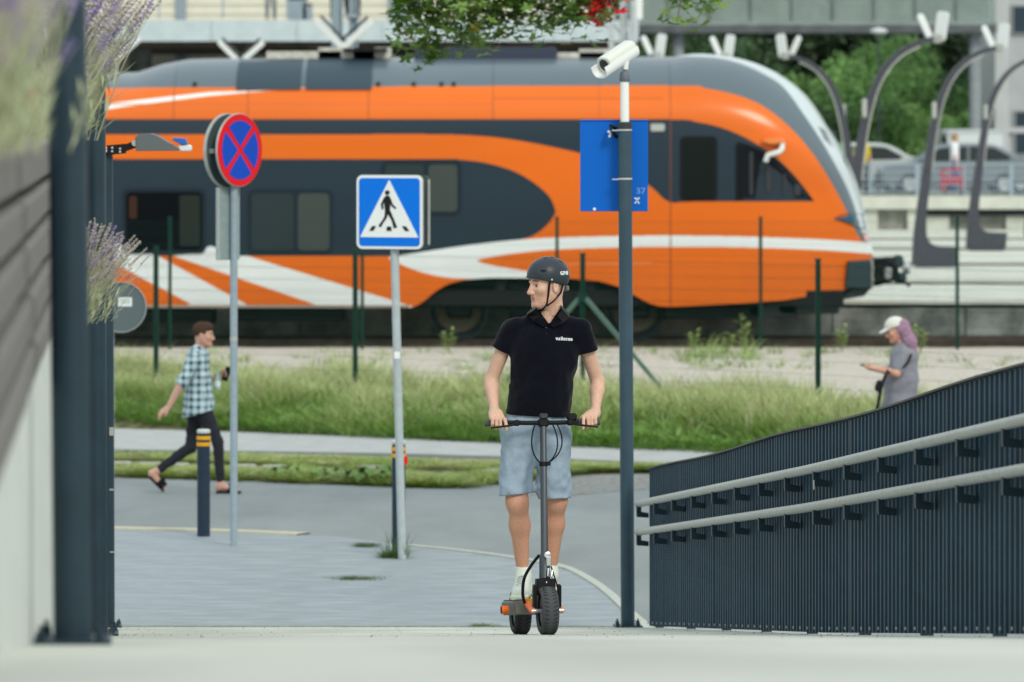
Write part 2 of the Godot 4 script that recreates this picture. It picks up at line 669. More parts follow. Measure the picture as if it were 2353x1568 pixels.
func build_ground() -> void:
	lay("ground", Mb.new().box(Vector3(0, -0.25, -300), Vector3(3000, 0.4, 2400)), M.dry_soil)
	# the ramp: a concrete slope with solid sides
	var mb := Mb.new()
	var poly := PackedVector2Array([Vector2(-3, ramp_y(-3)), Vector2(16, ramp_y(16)), Vector2(28, ramp_y(28)), Vector2(38.5, ramp_y(38.5)), Vector2(38.5, -0.4), Vector2(-3, -0.4)])
	var s := Vector3(RAMP_TURN, 0, -1)
	mb.prism(poly, 4.35, Transform3D(Basis(s, Vector3.UP, Vector3(1, 0, 0)), Vector3(1.85, 0, 0)))
	lay("ramp", mb, M.concrete)
	lay("expansion_joint", Mb.new().box(Vector3(1.85 + RAMP_TURN * 38.53, -0.002, -38.53), Vector3(4.35, 0.016, 0.05)), M.soil)
	var grit := SphereMesh.new()
	grit.radius = 0.5
	grit.height = 0.7
	grit.radial_segments = 6
	grit.rings = 3
	var gx := []
	var gc := []
	for i in 480:
		var d := rng.randf_range(20.0, 38.4)
		var off := rng.randf_range(-0.15, 3.7)
		if rng.randf() < 0.4:
			off = 3.72 - absf(rng.randfn()) * 0.12 if rng.randf() < 0.5 else absf(rng.randfn()) * 0.2 - 0.1
		if rng.randf() < 0.3:
			d = 38.4 - absf(rng.randfn()) * 0.3
		gx.append(Transform3D(Basis(Vector3.UP, rng.randf() * TAU).scaled(Vector3(1, 0.8, 1.3) * rng.randf_range(0.003, 0.010)), on_ramp(off, d, 0.003)))
		gc.append(Color(0.36, 0.33, 0.26) * rng.randf_range(0.4, 1.4))
	scatter("grit", grit, tinted(0.9), gx, gc, self).set_meta("label", "grit and bits of dead leaf on the concrete ramp")
	# paved forecourt, asphalt road, curved kerb between them
	var road := strip("road", [Vector3(-16, 0, -34), Vector3(16, 0, -34)], [Vector3(-16, 0, -57.5), Vector3(16, 0, -57.5)], M.asphalt)
	road.position.y = 0.0
	var edge := [Vector2(-700, 1212), Vector2(100, 1212), Vector2(265, 1215), Vector2(480, 1220), Vector2(697, 1229), Vector2(815, 1238), Vector2(935, 1254), Vector2(1060, 1267), Vector2(1180, 1283), Vector2(1290, 1303), Vector2(1350, 1330), Vector2(1400, 1365), Vector2(1440, 1402), Vector2(1492, 1446)]
	var line := []
	var near_ := []
	for e in smooth_line(edge, 5):
		var q := on_road(e.x, e.y, 0.004)
		line.append(q)
		near_.append(Vector3(q.x * 0.92, 0.004, -38.55))
	strip("forecourt_paving", near_, line, M.paving)
	for seg in [[0, 20, 0.22, M.kerb_cream], [30, 46, 0.09, M.kerb], [46, 65, 0.075, M.kerb]]:
		var a := []
		var b := []
		for i in range(seg[0], seg[1] + 1):
			var t: Vector3 = (line[mini(i + 1, seg[1])] - line[maxi(i - 1, seg[0])]).normalized()
			var w = t.cross(Vector3.UP) * seg[2] * 0.5
			a.append(line[i] - w + Vector3(0, 0.012, 0))
			b.append(line[i] + w + Vector3(0, 0.012, 0))
		var km := Mb.new()
		km.grid([a, b], Vector3.UP)
		for r in [a, b]:
			var low := []
			for q in r:
				low.append(Vector3(q.x, -0.01, q.z))
			km.grid([r, low], Vector3(0, 0, 1))
		lay("kerb", km, seg[3])
	# grass verge with an old kerb line, footpath, bank up to the railway
	var v_near := line_on_road([Vector2(100, 1094), Vector2(265, 1098), Vector2(600, 1105), Vector2(1000, 1123), Vector2(1150, 1112), Vector2(1300, 1093), Vector2(1600, 1086)], 0.004)
	var v_far := line_on_road([Vector2(100, 1040), Vector2(265, 1042), Vector2(600, 1046), Vector2(900, 1051), Vector2(1150, 1058), Vector2(1450, 1070), Vector2(1600, 1075)], 0.004)
	strip("verge", v_near, v_far, M.soil)
	strip("gravel_patch", [on_road(1150, 1136, 0.003), on_road(1300, 1140, 0.003), on_road(1430, 1128, 0.003), on_road(1620, 1118, 0.003)], [on_road(1150, 1110, 0.003), on_road(1300, 1090, 0.003), on_road(1430, 1084, 0.003), on_road(1620, 1080, 0.003)], worn(0.24, 0.25, 0.24, 0.28, 1.6, 0.9, 0.03, 6, 0.8, 12))
	var p_far := line_on_road([Vector2(100, 981), Vector2(265, 985), Vector2(600, 994), Vector2(900, 1004), Vector2(1150, 1015), Vector2(1450, 1027), Vector2(1600, 1033)], 0.008)
	var p_near := line_on_road([Vector2(100, 1041), Vector2(265, 1043), Vector2(600, 1047), Vector2(900, 1052), Vector2(1150, 1059), Vector2(1450, 1071), Vector2(1600, 1076)], 0.008)
	strip("footpath", p_near, p_far, M.path)
	# low kerb along the road side of the path
	var kb := Mb.new()
	for i in p_near.size() - 1:
		kb.bar(p_near[i] + Vector3(0, 0.02, 0), p_near[i + 1] + Vector3(0, 0.02, 0), 0.1, 0.06)
	lay("path_kerb", kb, M.asphalt)
	var b1 := []
	var b2 := []
	var b3 := []
	for q in p_far:
		b1.append(q + Vector3(0, 0.0, 0))
		b2.append(Vector3(q.x, 0.28, q.z - 2.6))
		b3.append(Vector3(q.x * 1.2, 0.30, -80.0))
	var bank := Mb.new()
	bank.grid([b1, b2, b3], Vector3.UP)
	lay("bank", bank, M.soil)
	var g1 := []
	var g2 := []
	for i in 60:
		var x := -15.0 + i * 0.5
		var rim := lerpf(64.6, 59.4, clampf((x + 5.0) / 7.0, -0.6, 1.6))
		g1.append(Vector3(x, 0.306, -rim - 3.5 + 0.5 * sin(i * 1.7) + 0.5 * sin(i * 0.6)))
		g2.append(Vector3(x * 1.5, 0.306, -80.1 + 0.12 * sin(i * 2.3)))
	strip("gravel", g1, g2, M.gravel, 3)
	# the near track
	lay("ballast", Mb.new().box(Vector3(2, 0.0, -82.85), Vector3(90, 0.24, 5.4)), M.ballast)
	for z in [-82.84, -84.36]:
		var r := Mb.new()
		r.prism(PackedVector2Array([Vector2(-0.07, 0.14), Vector2(0.07, 0.14), Vector2(0.07, 0.155), Vector2(0.012, 0.175), Vector2(0.012, 0.27), Vector2(0.036, 0.28), Vector2(0.036, 0.32), Vector2(-0.036, 0.32), Vector2(-0.036, 0.28), Vector2(-0.012, 0.27), Vector2(-0.012, 0.175), Vector2(-0.07, 0.155)]), 90.0, Transform3D(Basis(Vector3(0, 0, 1), Vector3.UP, Vector3(-1, 0, 0)), Vector3(2, 0, z)))
		var rail := piece("rail", r, worn(0.08, 0.055, 0.045, 0.3, 2.0, 0.6), self)
		tag(rail, "rusty steel rail %s, under the orange train" % ("nearer the mesh fence" if z > -83.5 else "nearer the platform wall"), "rail", "rails of the near track")
	var sl := Mb.new()
	for i in 110:
		sl.box(Vector3(-34 + i * 0.62, 0.10, -83.6), Vector3(0.25, 0.10, 2.7))
	piece("sleepers", sl, M.platform_face, self, "stuff").set_meta("label", "concrete sleepers under the rails of the near track")


# ---------------------------------------------------------------- platforms, decks, trees and cars behind the train
func build_station() -> void:
	var y := 0.84
	var bays := [[85.6, 94.6], [97.4, 107.4], [110.6, 121.0], [124.4, 131.5], [135.2, 143.0]]
	for k in bays.size():
		var b: Array = bays[k]
		var mb := Mb.new()
		mb.box(Vector3(6, y - 0.025, -(b[0] + b[1]) / 2 + 0.04), Vector3(90, 0.05, b[1] - b[0] + 0.08))
		var p := lay("platform", mb, M.platform)
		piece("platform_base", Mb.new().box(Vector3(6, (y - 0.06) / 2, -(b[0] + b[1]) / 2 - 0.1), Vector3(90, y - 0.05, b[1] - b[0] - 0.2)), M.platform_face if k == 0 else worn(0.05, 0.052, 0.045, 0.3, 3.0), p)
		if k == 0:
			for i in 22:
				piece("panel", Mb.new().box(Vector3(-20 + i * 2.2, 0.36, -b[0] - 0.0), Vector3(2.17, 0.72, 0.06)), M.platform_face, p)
	# wall up to the car park, with piers and an added black strip for the shade under the slab
	var wall := thing("retaining_wall", "pale concrete wall with piers under the car park slab", "wall", Vector3(0, 0, -143.0))
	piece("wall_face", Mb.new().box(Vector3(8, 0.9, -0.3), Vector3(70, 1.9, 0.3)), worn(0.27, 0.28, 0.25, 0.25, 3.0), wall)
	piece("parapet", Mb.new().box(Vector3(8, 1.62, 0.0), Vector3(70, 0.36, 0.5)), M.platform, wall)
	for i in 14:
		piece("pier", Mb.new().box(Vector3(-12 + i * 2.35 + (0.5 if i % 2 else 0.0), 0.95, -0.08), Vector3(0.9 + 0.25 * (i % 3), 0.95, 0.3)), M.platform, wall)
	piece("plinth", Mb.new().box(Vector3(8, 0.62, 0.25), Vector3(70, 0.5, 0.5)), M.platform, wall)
	piece("shade_strip", Mb.new().box(Vector3(15.4, 1.34, 0.16), Vector3(8.0, 0.16, 0.1)), M.black, wall)  # black strip stands in for the shade under the parapet
	lay("car_park", Mb.new().box(Vector3(5, 0.9, -165), Vector3(120, 1.68, 43.4)), M.asphalt)
	lay("hillside", Mb.new().box(Vector3(5, 1.2, -240), Vector3(400, 2.4, 106)), M.soil)
	# railing
	var rl := thing("railing", "grey metal railing of posts and thin bars on the car park edge", "railing", Vector3(0, 1.80, -143.05))
	for i in 18:
		piece("post", Mb.new().box(Vector3(6.0 + i * 1.3, 0.45, 0), Vector3(0.12 if i % 2 == 0 else 0.06, 0.9, 0.06)), M.pole_grey, rl)
	for hgt in [0.12, 0.3, 0.48, 0.66, 0.88]:
		piece("rail", Mb.new().box(Vector3(17, hgt, -0.045), Vector3(23, 0.05 if hgt > 0.8 else 0.03, 0.03)), M.pole_grey, rl)
	var bars := Mb.new()
	for i in 60:
		bars.box(Vector3(8.2 + i * 0.11, 0.44, -0.08), Vector3(0.022, 0.84, 0.022))
	piece("bars", bars, M.pole_grey, rl, "stuff")
	build_cars()
	build_viaduct()
	build_masts()
	build_trees()


func car(called: String, label: String, paint: Material, where: Vector3, turn: float, tall := 0.0) -> Node3D:
	var t := thing(called, label, "van" if tall > 0.0 else "car", where, turn)
	var prof := [Vector2(-2.15, 0.35), Vector2(-2.2, 0.62), Vector2(-2.1, 0.82), Vector2(-1.25, 0.98), Vector2(-0.55, 1.42), Vector2(0.3, 1.5), Vector2(1.1, 1.45), Vector2(1.75, 1.12), Vector2(2.1, 1.05), Vector2(2.18, 0.7), Vector2(2.12, 0.35)]
	if tall > 0.0:
		prof = [Vector2(-2.3, 0.35), Vector2(-2.35, 0.8), Vector2(-1.75, 1.05), Vector2(-1.25, 1.7), Vector2(-0.9, 1.7 + tall), Vector2(2.2, 1.72 + tall), Vector2(2.3, 1.5), Vector2(2.3, 0.35)]
	var poly := smooth_line(prof, 4)
	piece("body", Mb.new().prism(poly, 1.74, Transform3D.IDENTITY, 0.09), paint, t)
	for s in [-1, 1]:
		var win := PackedVector2Array([Vector2(-1.1, 0.99), Vector2(-0.5, 1.36), Vector2(0.28, 1.42), Vector2(0.28, 1.0)])
		var win2 := PackedVector2Array([Vector2(0.36, 1.0), Vector2(0.36, 1.42), Vector2(1.05, 1.37), Vector2(1.55, 1.1), Vector2(1.45, 1.02)])
		if tall > 0.0:
			win = PackedVector2Array([Vector2(-1.5, 1.15), Vector2(-1.1, 1.7), Vector2(-0.3, 1.7), Vector2(-0.3, 1.12)])
			win2 = PackedVector2Array([Vector2(-0.2, 1.12), Vector2(-0.2, 1.7), Vector2(0.6, 1.7), Vector2(0.6, 1.12)])
		piece("side_window", Mb.new().prism(win, 0.02, Transform3D(Basis.IDENTITY, Vector3(0, 0, s * 0.872))), M.glass_mid, t)
		piece("side_window", Mb.new().prism(win2, 0.02, Transform3D(Basis.IDENTITY, Vector3(0, 0, s * 0.872))), M.glass_mid, t)
		for x in [-1.35, 1.35]:
			var w := piece("wheel", Mb.new().lathe([Vector2(0.0, -0.1), Vector2(0.2, -0.1), Vector2(0.31, -0.1), Vector2(0.325, -0.06), Vector2(0.325, 0.06), Vector2(0.31, 0.1), Vector2(0.2, 0.11), Vector2(0.0, 0.09)], 20, Transform3D(Basis(Vector3.RIGHT, PI / 2 * s), Vector3(x, 0.325, s * 0.80))), M.rubber, t)
			piece("rim", Mb.new().lathe([Vector2(0.2, 0.105), Vector2(0.17, 0.13), Vector2(0.0, 0.12)], 14, Transform3D(Basis(Vector3.RIGHT, PI / 2 * s), Vector3(x, 0.325, s * 0.80))), M.chrome, w)
		piece("mirror", Mb.new().cbox(Vector3(-1.0, 1.05, s * 0.98), Vector3(0.14, 0.13, 0.18), 0.03), paint, t)
	piece("bumper", Mb.new().cbox(Vector3(-2.19, 0.5, 0), Vector3(0.12, 0.22, 1.6), 0.03), M.black, t)
	piece("headlight", Mb.new().cbox(Vector3(-2.1, 0.75, 0.62), Vector3(0.2, 0.14, 0.34), 0.04), M.chrome, t)
	return t


func build_cars() -> void:
	var silver := plain(0.20, 0.235, 0.255, 0.3, 0.3)
	var g := 1.74
	car("parked_car", "silver car parked behind the railing, its roof above the trees' foot", silver, Vector3(12.7, g, -148.5), 0.0)
	car("parked_car", "white car partly hidden behind the nose of the orange train", plain(0.45, 0.49, 0.49, 0.4), Vector3(9.9, g, -152.5), 0.0)
	car("parked_car", "pale grey car parked between the silver car and the wall building", plain(0.5, 0.53, 0.53, 0.35, 0.2), Vector3(16.3, g, -153.0), 0.0)
	car("parked_van", "white van parked behind the person with the red cart", plain(0.45, 0.49, 0.49, 0.4), Vector3(14.25, g, -160.5), PI / 2, 0.15)
	# people by the cars
	small_person("standing person in a white shirt and blue trousers beside the red cart", Vector3(12.45, g + 0.02, -145.6), PI * 0.5, Color(0.75, 0.76, 0.8), Color(0.03, 0.05, 0.25), Color(0.3, 0.2, 0.1))
	small_person("fair haired person in yellow standing by the white car", Vector3(10.15, g + 0.02, -149.8), 0.5, Color(0.65, 0.5, 0.06), Color(0.05, 0.05, 0.06), Color(0.6, 0.45, 0.15))
	small_person("person in a green top standing nearest the train nose in the car park", Vector3(9.65, g + 0.02, -150.2), -0.5, Color(0.2, 0.4, 0.25), Color(0.05, 0.03, 0.03), Color(0.3, 0.25, 0.2))
	var cart := thing("hand_cart", "small red cart with an upright handle by the car park railing", "cart", Vector3(12.25, g + 0.01, -144.2))
	var red := plain(0.50, 0.02, 0.06, 0.5)
	piece("handle", Mb.new().box(Vector3(-0.25, 0.5, 0), Vector3(0.1, 0.62, 0.34)).box(Vector3(0.02, 0.78, 0), Vector3(0.62, 0.07, 0.34)), red, cart)
	piece("tray", Mb.new().cbox(Vector3(0.05, 0.48, 0), Vector3(0.55, 0.24, 0.4), 0.03), red, cart)
	for x in [-0.2, 0.28]:
		piece("wheel", Mb.new().lathe([Vector2(0, -0.02), Vector2(0.1, -0.02), Vector2(0.1, 0.02), Vector2(0, 0.02)], 16, Transform3D(Basis(Vector3.RIGHT, PI / 2), Vector3(x, 0.1, 0.2))), M.rubber, cart)
		piece("strut", Mb.new().box(Vector3(x, 0.24, 0.17), Vector3(0.05, 0.3, 0.05)), red, cart)


var person_parts := {}

# a distant figure of few cells; the body is one surface, clothes are children
func small_person(label: String, where: Vector3, turn: float, top: Color, legs: Color, hair: Color) -> void:
	if person_parts.is_empty():
		var b := Body.new(Vector3(-0.4, -0.02, -0.25), Vector3(0.4, 1.8, 0.3), 0.022)
		b.limb(Vector3(0, 0.98, 0), Vector3(0, 1.35, 0), 0.13, 0.15, 0.05, 0.7)
		b.limb(Vector3(0, 1.4, 0), Vector3(0, 1.56, 0.01), 0.06, 0.055, 0.04)
		b.blob(Vector3(0, 1.63, 0.02), Vector3(0.085, 0.12, 0.105), 0.03)
		for s in [-1, 1]:
			b.limb(Vector3(s * 0.17, 1.38, 0), Vector3(s * 0.24, 1.12, -0.02), 0.05, 0.042, 0.04)
			b.limb(Vector3(s * 0.24, 1.12, -0.02), Vector3(s * 0.25, 0.86, 0.06), 0.042, 0.03, 0.02)
			b.limb(Vector3(s * 0.25, 0.86, 0.06), Vector3(s * 0.245, 0.76, 0.08), 0.034, 0.024, 0.02)
			b.limb(Vector3(s * 0.09, 0.94, 0), Vector3(s * 0.1, 0.5, 0.02), 0.085, 0.055, 0.04)
			b.limb(Vector3(s * 0.1, 0.5, 0.02), Vector3(s * 0.11, 0.08, -0.03), 0.055, 0.04, 0.02)
			b.limb(Vector3(s * 0.11, 0.05, -0.05), Vector3(s * 0.12, 0.035, 0.14), 0.045, 0.035, 0.02)
		person_parts.body = b.done()
		var t := Body.new(Vector3(-0.4, 0.85, -0.25), Vector3(0.4, 1.6, 0.3), 0.022)
		t.limb(Vector3(0, 0.95, 0), Vector3(0, 1.36, 0), 0.155, 0.165, 0.05, 0.75)
		for s in [-1, 1]:
			t.limb(Vector3(s * 0.16, 1.39, 0), Vector3(s * 0.225, 1.16, -0.02), 0.068, 0.06, 0.04)
		person_parts.top = t.done()
		var l := Body.new(Vector3(-0.3, 0.05, -0.25), Vector3(0.3, 1.1, 0.3), 0.022)
		for s in [-1, 1]:
			l.limb(Vector3(s * 0.09, 0.94, 0), Vector3(s * 0.1, 0.5, 0.02), 0.105, 0.075, 0.03)
			l.limb(Vector3(s * 0.1, 0.5, 0.02), Vector3(s * 0.11, 0.12, -0.03), 0.075, 0.06, 0.02)
		person_parts.legs = l.done()
		var h := Body.new(Vector3(-0.15, 1.5, -0.15), Vector3(0.15, 1.8, 0.2), 0.018)
		h.blob(Vector3(0, 1.66, 0.0), Vector3(0.095, 0.115, 0.11), 0.02)
		h.blob(Vector3(0, 1.6, 0.12), Vector3(0.09, 0.1, 0.08), 0.02, Basis.IDENTITY, true)
		person_parts.hair = h.done()
	var t := thing("person", label, "person", where, turn)
	piece("body", person_parts.body, M.skin, t)
	piece("top", person_parts.top, plain(top.r, top.g, top.b, 0.85), t)
	piece("trousers", person_parts.legs, plain(legs.r, legs.g, legs.b, 0.85), t)
	piece("hair", person_parts.hair, plain(hair.r, hair.g, hair.b, 0.8), t)


func build_viaduct() -> void:
	# the pale deck on the left, people on it, a light building behind
	var d := 150.0
	var t := thing("elevated_deck", "white elevated station deck with a dark underside across the top left", "deck", Vector3(0, 0, -d))
	var x0 := spot(-300, 0, d).x
	var x1 := spot(1468, 0, d).x
	var yb := spot(0, 95, d).y
	var yt := spot(0, 46, d).y
	for i in 9:
		var w := (x1 - x0) / 9.0
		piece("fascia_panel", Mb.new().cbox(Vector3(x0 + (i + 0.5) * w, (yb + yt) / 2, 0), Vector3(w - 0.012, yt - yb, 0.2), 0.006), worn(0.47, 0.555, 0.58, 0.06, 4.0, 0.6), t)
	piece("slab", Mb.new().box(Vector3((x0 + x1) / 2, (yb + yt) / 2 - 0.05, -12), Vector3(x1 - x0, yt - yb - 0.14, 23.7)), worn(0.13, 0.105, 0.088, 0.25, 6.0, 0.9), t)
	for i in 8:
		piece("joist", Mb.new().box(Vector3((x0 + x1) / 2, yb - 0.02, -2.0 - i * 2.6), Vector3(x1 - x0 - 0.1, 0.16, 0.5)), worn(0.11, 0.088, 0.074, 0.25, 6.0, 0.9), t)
	for x in [-11.5, -5.5, 0.5]:
		piece("column", Mb.new().cbox(Vector3(x, yb / 2, -10), Vector3(0.7, yb, 0.7), 0.05), M.platform_face, t)
	var rail := thing("deck_railing", "thin glass railing along the front of the white deck", "railing", Vector3(0, yt + 0.05, -d - 0.3))
	for i in 12:
		piece("post", Mb.new().box(Vector3(lerpf(x0, x1, (i + 0.5) / 12.0), 0.55, 0), Vector3(0.05, 1.1, 0.05)), M.pole_grey, rail)
	piece("handrail", Mb.new().box(Vector3((x0 + x1) / 2, 1.12, 0), Vector3(x1 - x0, 0.05, 0.06)), M.pole_grey, rail)
	for p in [[622, 0.0, Color(0.5, 0.52, 0.5), Color(0.3, 0.33, 0.33), "person in pale trousers standing on the white deck, farthest left"], [772, 0.1, Color(0.05, 0.05, 0.06), Color(0.012, 0.016, 0.02), "person in dark trousers on the white deck, left of the two others in dark"], [790, -0.3, Color(0.3, 0.1, 0.1), Color(0.012, 0.016, 0.02), "person in dark trousers on the white deck, between two others in dark"], [815, 0.4, Color(0.1, 0.15, 0.2), Color(0.015, 0.025, 0.03), "person in dark trousers on the white deck, nearest the grey masts"], [948, 0.2, Color(0.1, 0.1, 0.13), Color(0.04, 0.045, 0.05), "person in grey trousers on the white deck just left of the hanging leaves"]]:
		small_person(p[4], Vector3(spot(p[0], 0, d + 1.2).x, yt - 0.01, -d - 1.2), p[1], p[2], p[3], Color(0.1, 0.07, 0.05))
	for p in [[684, 0.55, 0.62, "wide grey bin standing on the white deck"], [706, 0.28, 0.45, "narrow grey bin beside a wider one on the white deck"]]:
		var bin := thing("litter_bin", p[3], "bin", Vector3(spot(p[0], 0, d + 0.9).x, yt - 0.01, -d - 0.9))
		piece("bin_body", Mb.new().cbox(Vector3(0, p[2] / 2, 0), Vector3(p[1], p[2], 0.4), 0.03), M.pole_grey, bin)
		piece("lid", Mb.new().cbox(Vector3(0, p[2] + 0.03, 0), Vector3(p[1] + 0.04, 0.06, 0.44), 0.02), M.dark_metal, bin)
	var hall := thing("station_hall", "cream station hall with a banded front behind the white deck", "building", Vector3(0, 0, -172))
	var hx0 := spot(-300, 0, 172).x
	var hx1 := spot(1360, 0, 172).x
	piece("wall", Mb.new().box(Vector3((hx0 + hx1) / 2, 7.0, -3), Vector3(hx1 - hx0, 14, 6)), worn(0.70, 0.70, 0.58, 0.05, 5.0), hall)
	for i in 22:
		piece("cladding_band", Mb.new().box(Vector3((hx0 + hx1) / 2, 6.3 + i * 0.32, 0.03), Vector3(hx1 - hx0, 0.27, 0.06)), worn(0.73, 0.735, 0.62, 0.05, 4.0), hall)
	for px in [416, 905, 930]:
		piece("pilaster", Mb.new().box(Vector3(spot(px, 0, 172).x, 7.5, 0.08), Vector3(0.35, 15, 0.16)), M.pole_grey, hall)
	# glazed footbridge on the right
	var bd := 165.0
	var br := thing("footbridge", "grey green glazed footbridge with a dark underside in front of the trees", "bridge", Vector3(0, 0, -bd))
	var bx0 := spot(1440, 0, bd).x
	var bx1 := spot(2290, 0, bd).x
	var by := spot(0, 66, bd).y
	piece("deck_slab", Mb.new().box(Vector3((bx0 + bx1) / 2, by - 0.0, -1.6), Vector3(bx1 - bx0, 0.26, 3.4)), worn(0.10, 0.115, 0.12, 0.2, 4.0), br)
	piece("edge_beam", Mb.new().box(Vector3((bx0 + bx1) / 2, by + 0.17, 0.06), Vector3(bx1 - bx0, 0.12, 0.12)), worn(0.23, 0.27, 0.27, 0.1, 4.0), br)
	piece("back_screen", Mb.new().box(Vector3((bx0 + bx1) / 2, by + 1.5, -2.9), Vector3(bx1 - bx0, 2.6, 0.1)), worn(0.13, 0.165, 0.15, 0.3, 7.0, 0.6), br)
	for i in 9:
		var w := (bx1 - bx0) / 9.0
		piece("pane", Mb.new().box(Vector3(bx0 + (i + 0.5) * w, by + 1.1, 0), Vector3(w - 0.12, 1.75, 0.02)), glass_pane(), br)
		piece("post", Mb.new().box(Vector3(bx0 + i * w + 0.02, by + 1.1, 0), Vector3(0.06, 1.8, 0.08)), worn(0.12, 0.15, 0.15, 0.1, 2.0), br)
	piece("handrail", Mb.new().box(Vector3((bx0 + bx1) / 2, by + 2.02, 0), Vector3(bx1 - bx0, 0.08, 0.1)), M.pole_grey, br)
	for px in [1560, 2245]:
		piece("pillar", Mb.new().lathe([Vector2(0.19, 0), Vector2(0.19, by + 0.02 - 1.7)], 16, Transform3D(Basis.IDENTITY, Vector3(spot(px, 0, bd).x, 1.7, -0.6))), worn(0.26, 0.29, 0.31, 0.1, 2.0), br)
	# building on the far right
	var bu := thing("office_building", "pale grey building with dark window openings at the right edge", "building", Vector3(0, 1.7, -170))
	var ux := spot(2286, 0, 170).x
	var uw := 14.0
	piece("wall", Mb.new().box(Vector3(ux + uw / 2, 6, -4), Vector3(uw, 12, 8)), worn(0.42, 0.45, 0.46, 0.05, 6.0), bu)
	piece("corner_pier", Mb.new().box(Vector3(ux + 0.22, 6, 0.1), Vector3(0.44, 12, 0.2)), worn(0.50, 0.53, 0.53, 0.05, 6.0), bu)
	piece("ground_band", Mb.new().box(Vector3(ux + uw / 2, 1.9, 0.04), Vector3(uw - 0.01, 0.2, 0.16)), worn(0.46, 0.48, 0.49, 0.05, 6.0), bu)
	for w in [[2334, 45, 0.5, 0.85], [2336, 305, 0.4, 1.35], [2300, 372, 0.16, 0.4], [2420, 45, 0.8, 0.85], [2420, 305, 0.8, 1.35]]:
		var c := spot(w[0], w[1], 170)
		var wn := piece("window_frame", Mb.new().cbox(Vector3(c.x + 0.18, c.y - 1.7, 0.05), Vector3(w[2] + 0.14, w[3] + 0.14, 0.1), 0.02), worn(0.30, 0.32, 0.33, 0.05, 3.0), bu)
		piece("pane", Mb.new().box(Vector3(c.x + 0.18, c.y - 1.7, 0.105), Vector3(w[2], w[3], 0.02)), plain(0.03, 0.05, 0.07, 0.12), wn)


func glass_pane() -> StandardMaterial3D:
	if not M.has("pane"):
		var m := StandardMaterial3D.new()
		m.albedo_color = Color(0.55, 0.65, 0.62, 0.2)
		m.transparency = BaseMaterial3D.TRANSPARENCY_ALPHA
		m.roughness = 0.08
		M.pane = m
	return M.pane


func ribbon(pts: Array) -> PackedVector2Array:
	# outline of a centre line whose points carry their width: [x, y, width]
	var l := PackedVector2Array()
	var r := PackedVector2Array()
	for i in pts.size():
		var a: Array = pts[maxi(i - 1, 0)]
		var b: Array = pts[mini(i + 1, pts.size() - 1)]
		var t := Vector2(b[0] - a[0], b[1] - a[1]).normalized()
		var n = Vector2(-t.y, t.x) * pts[i][2] * 0.5
		l.append(Vector2(pts[i][0], pts[i][1]) + n)
		r.append(Vector2(pts[i][0], pts[i][1]) - n)
	r.reverse()
	l.append_array(r)
	return l


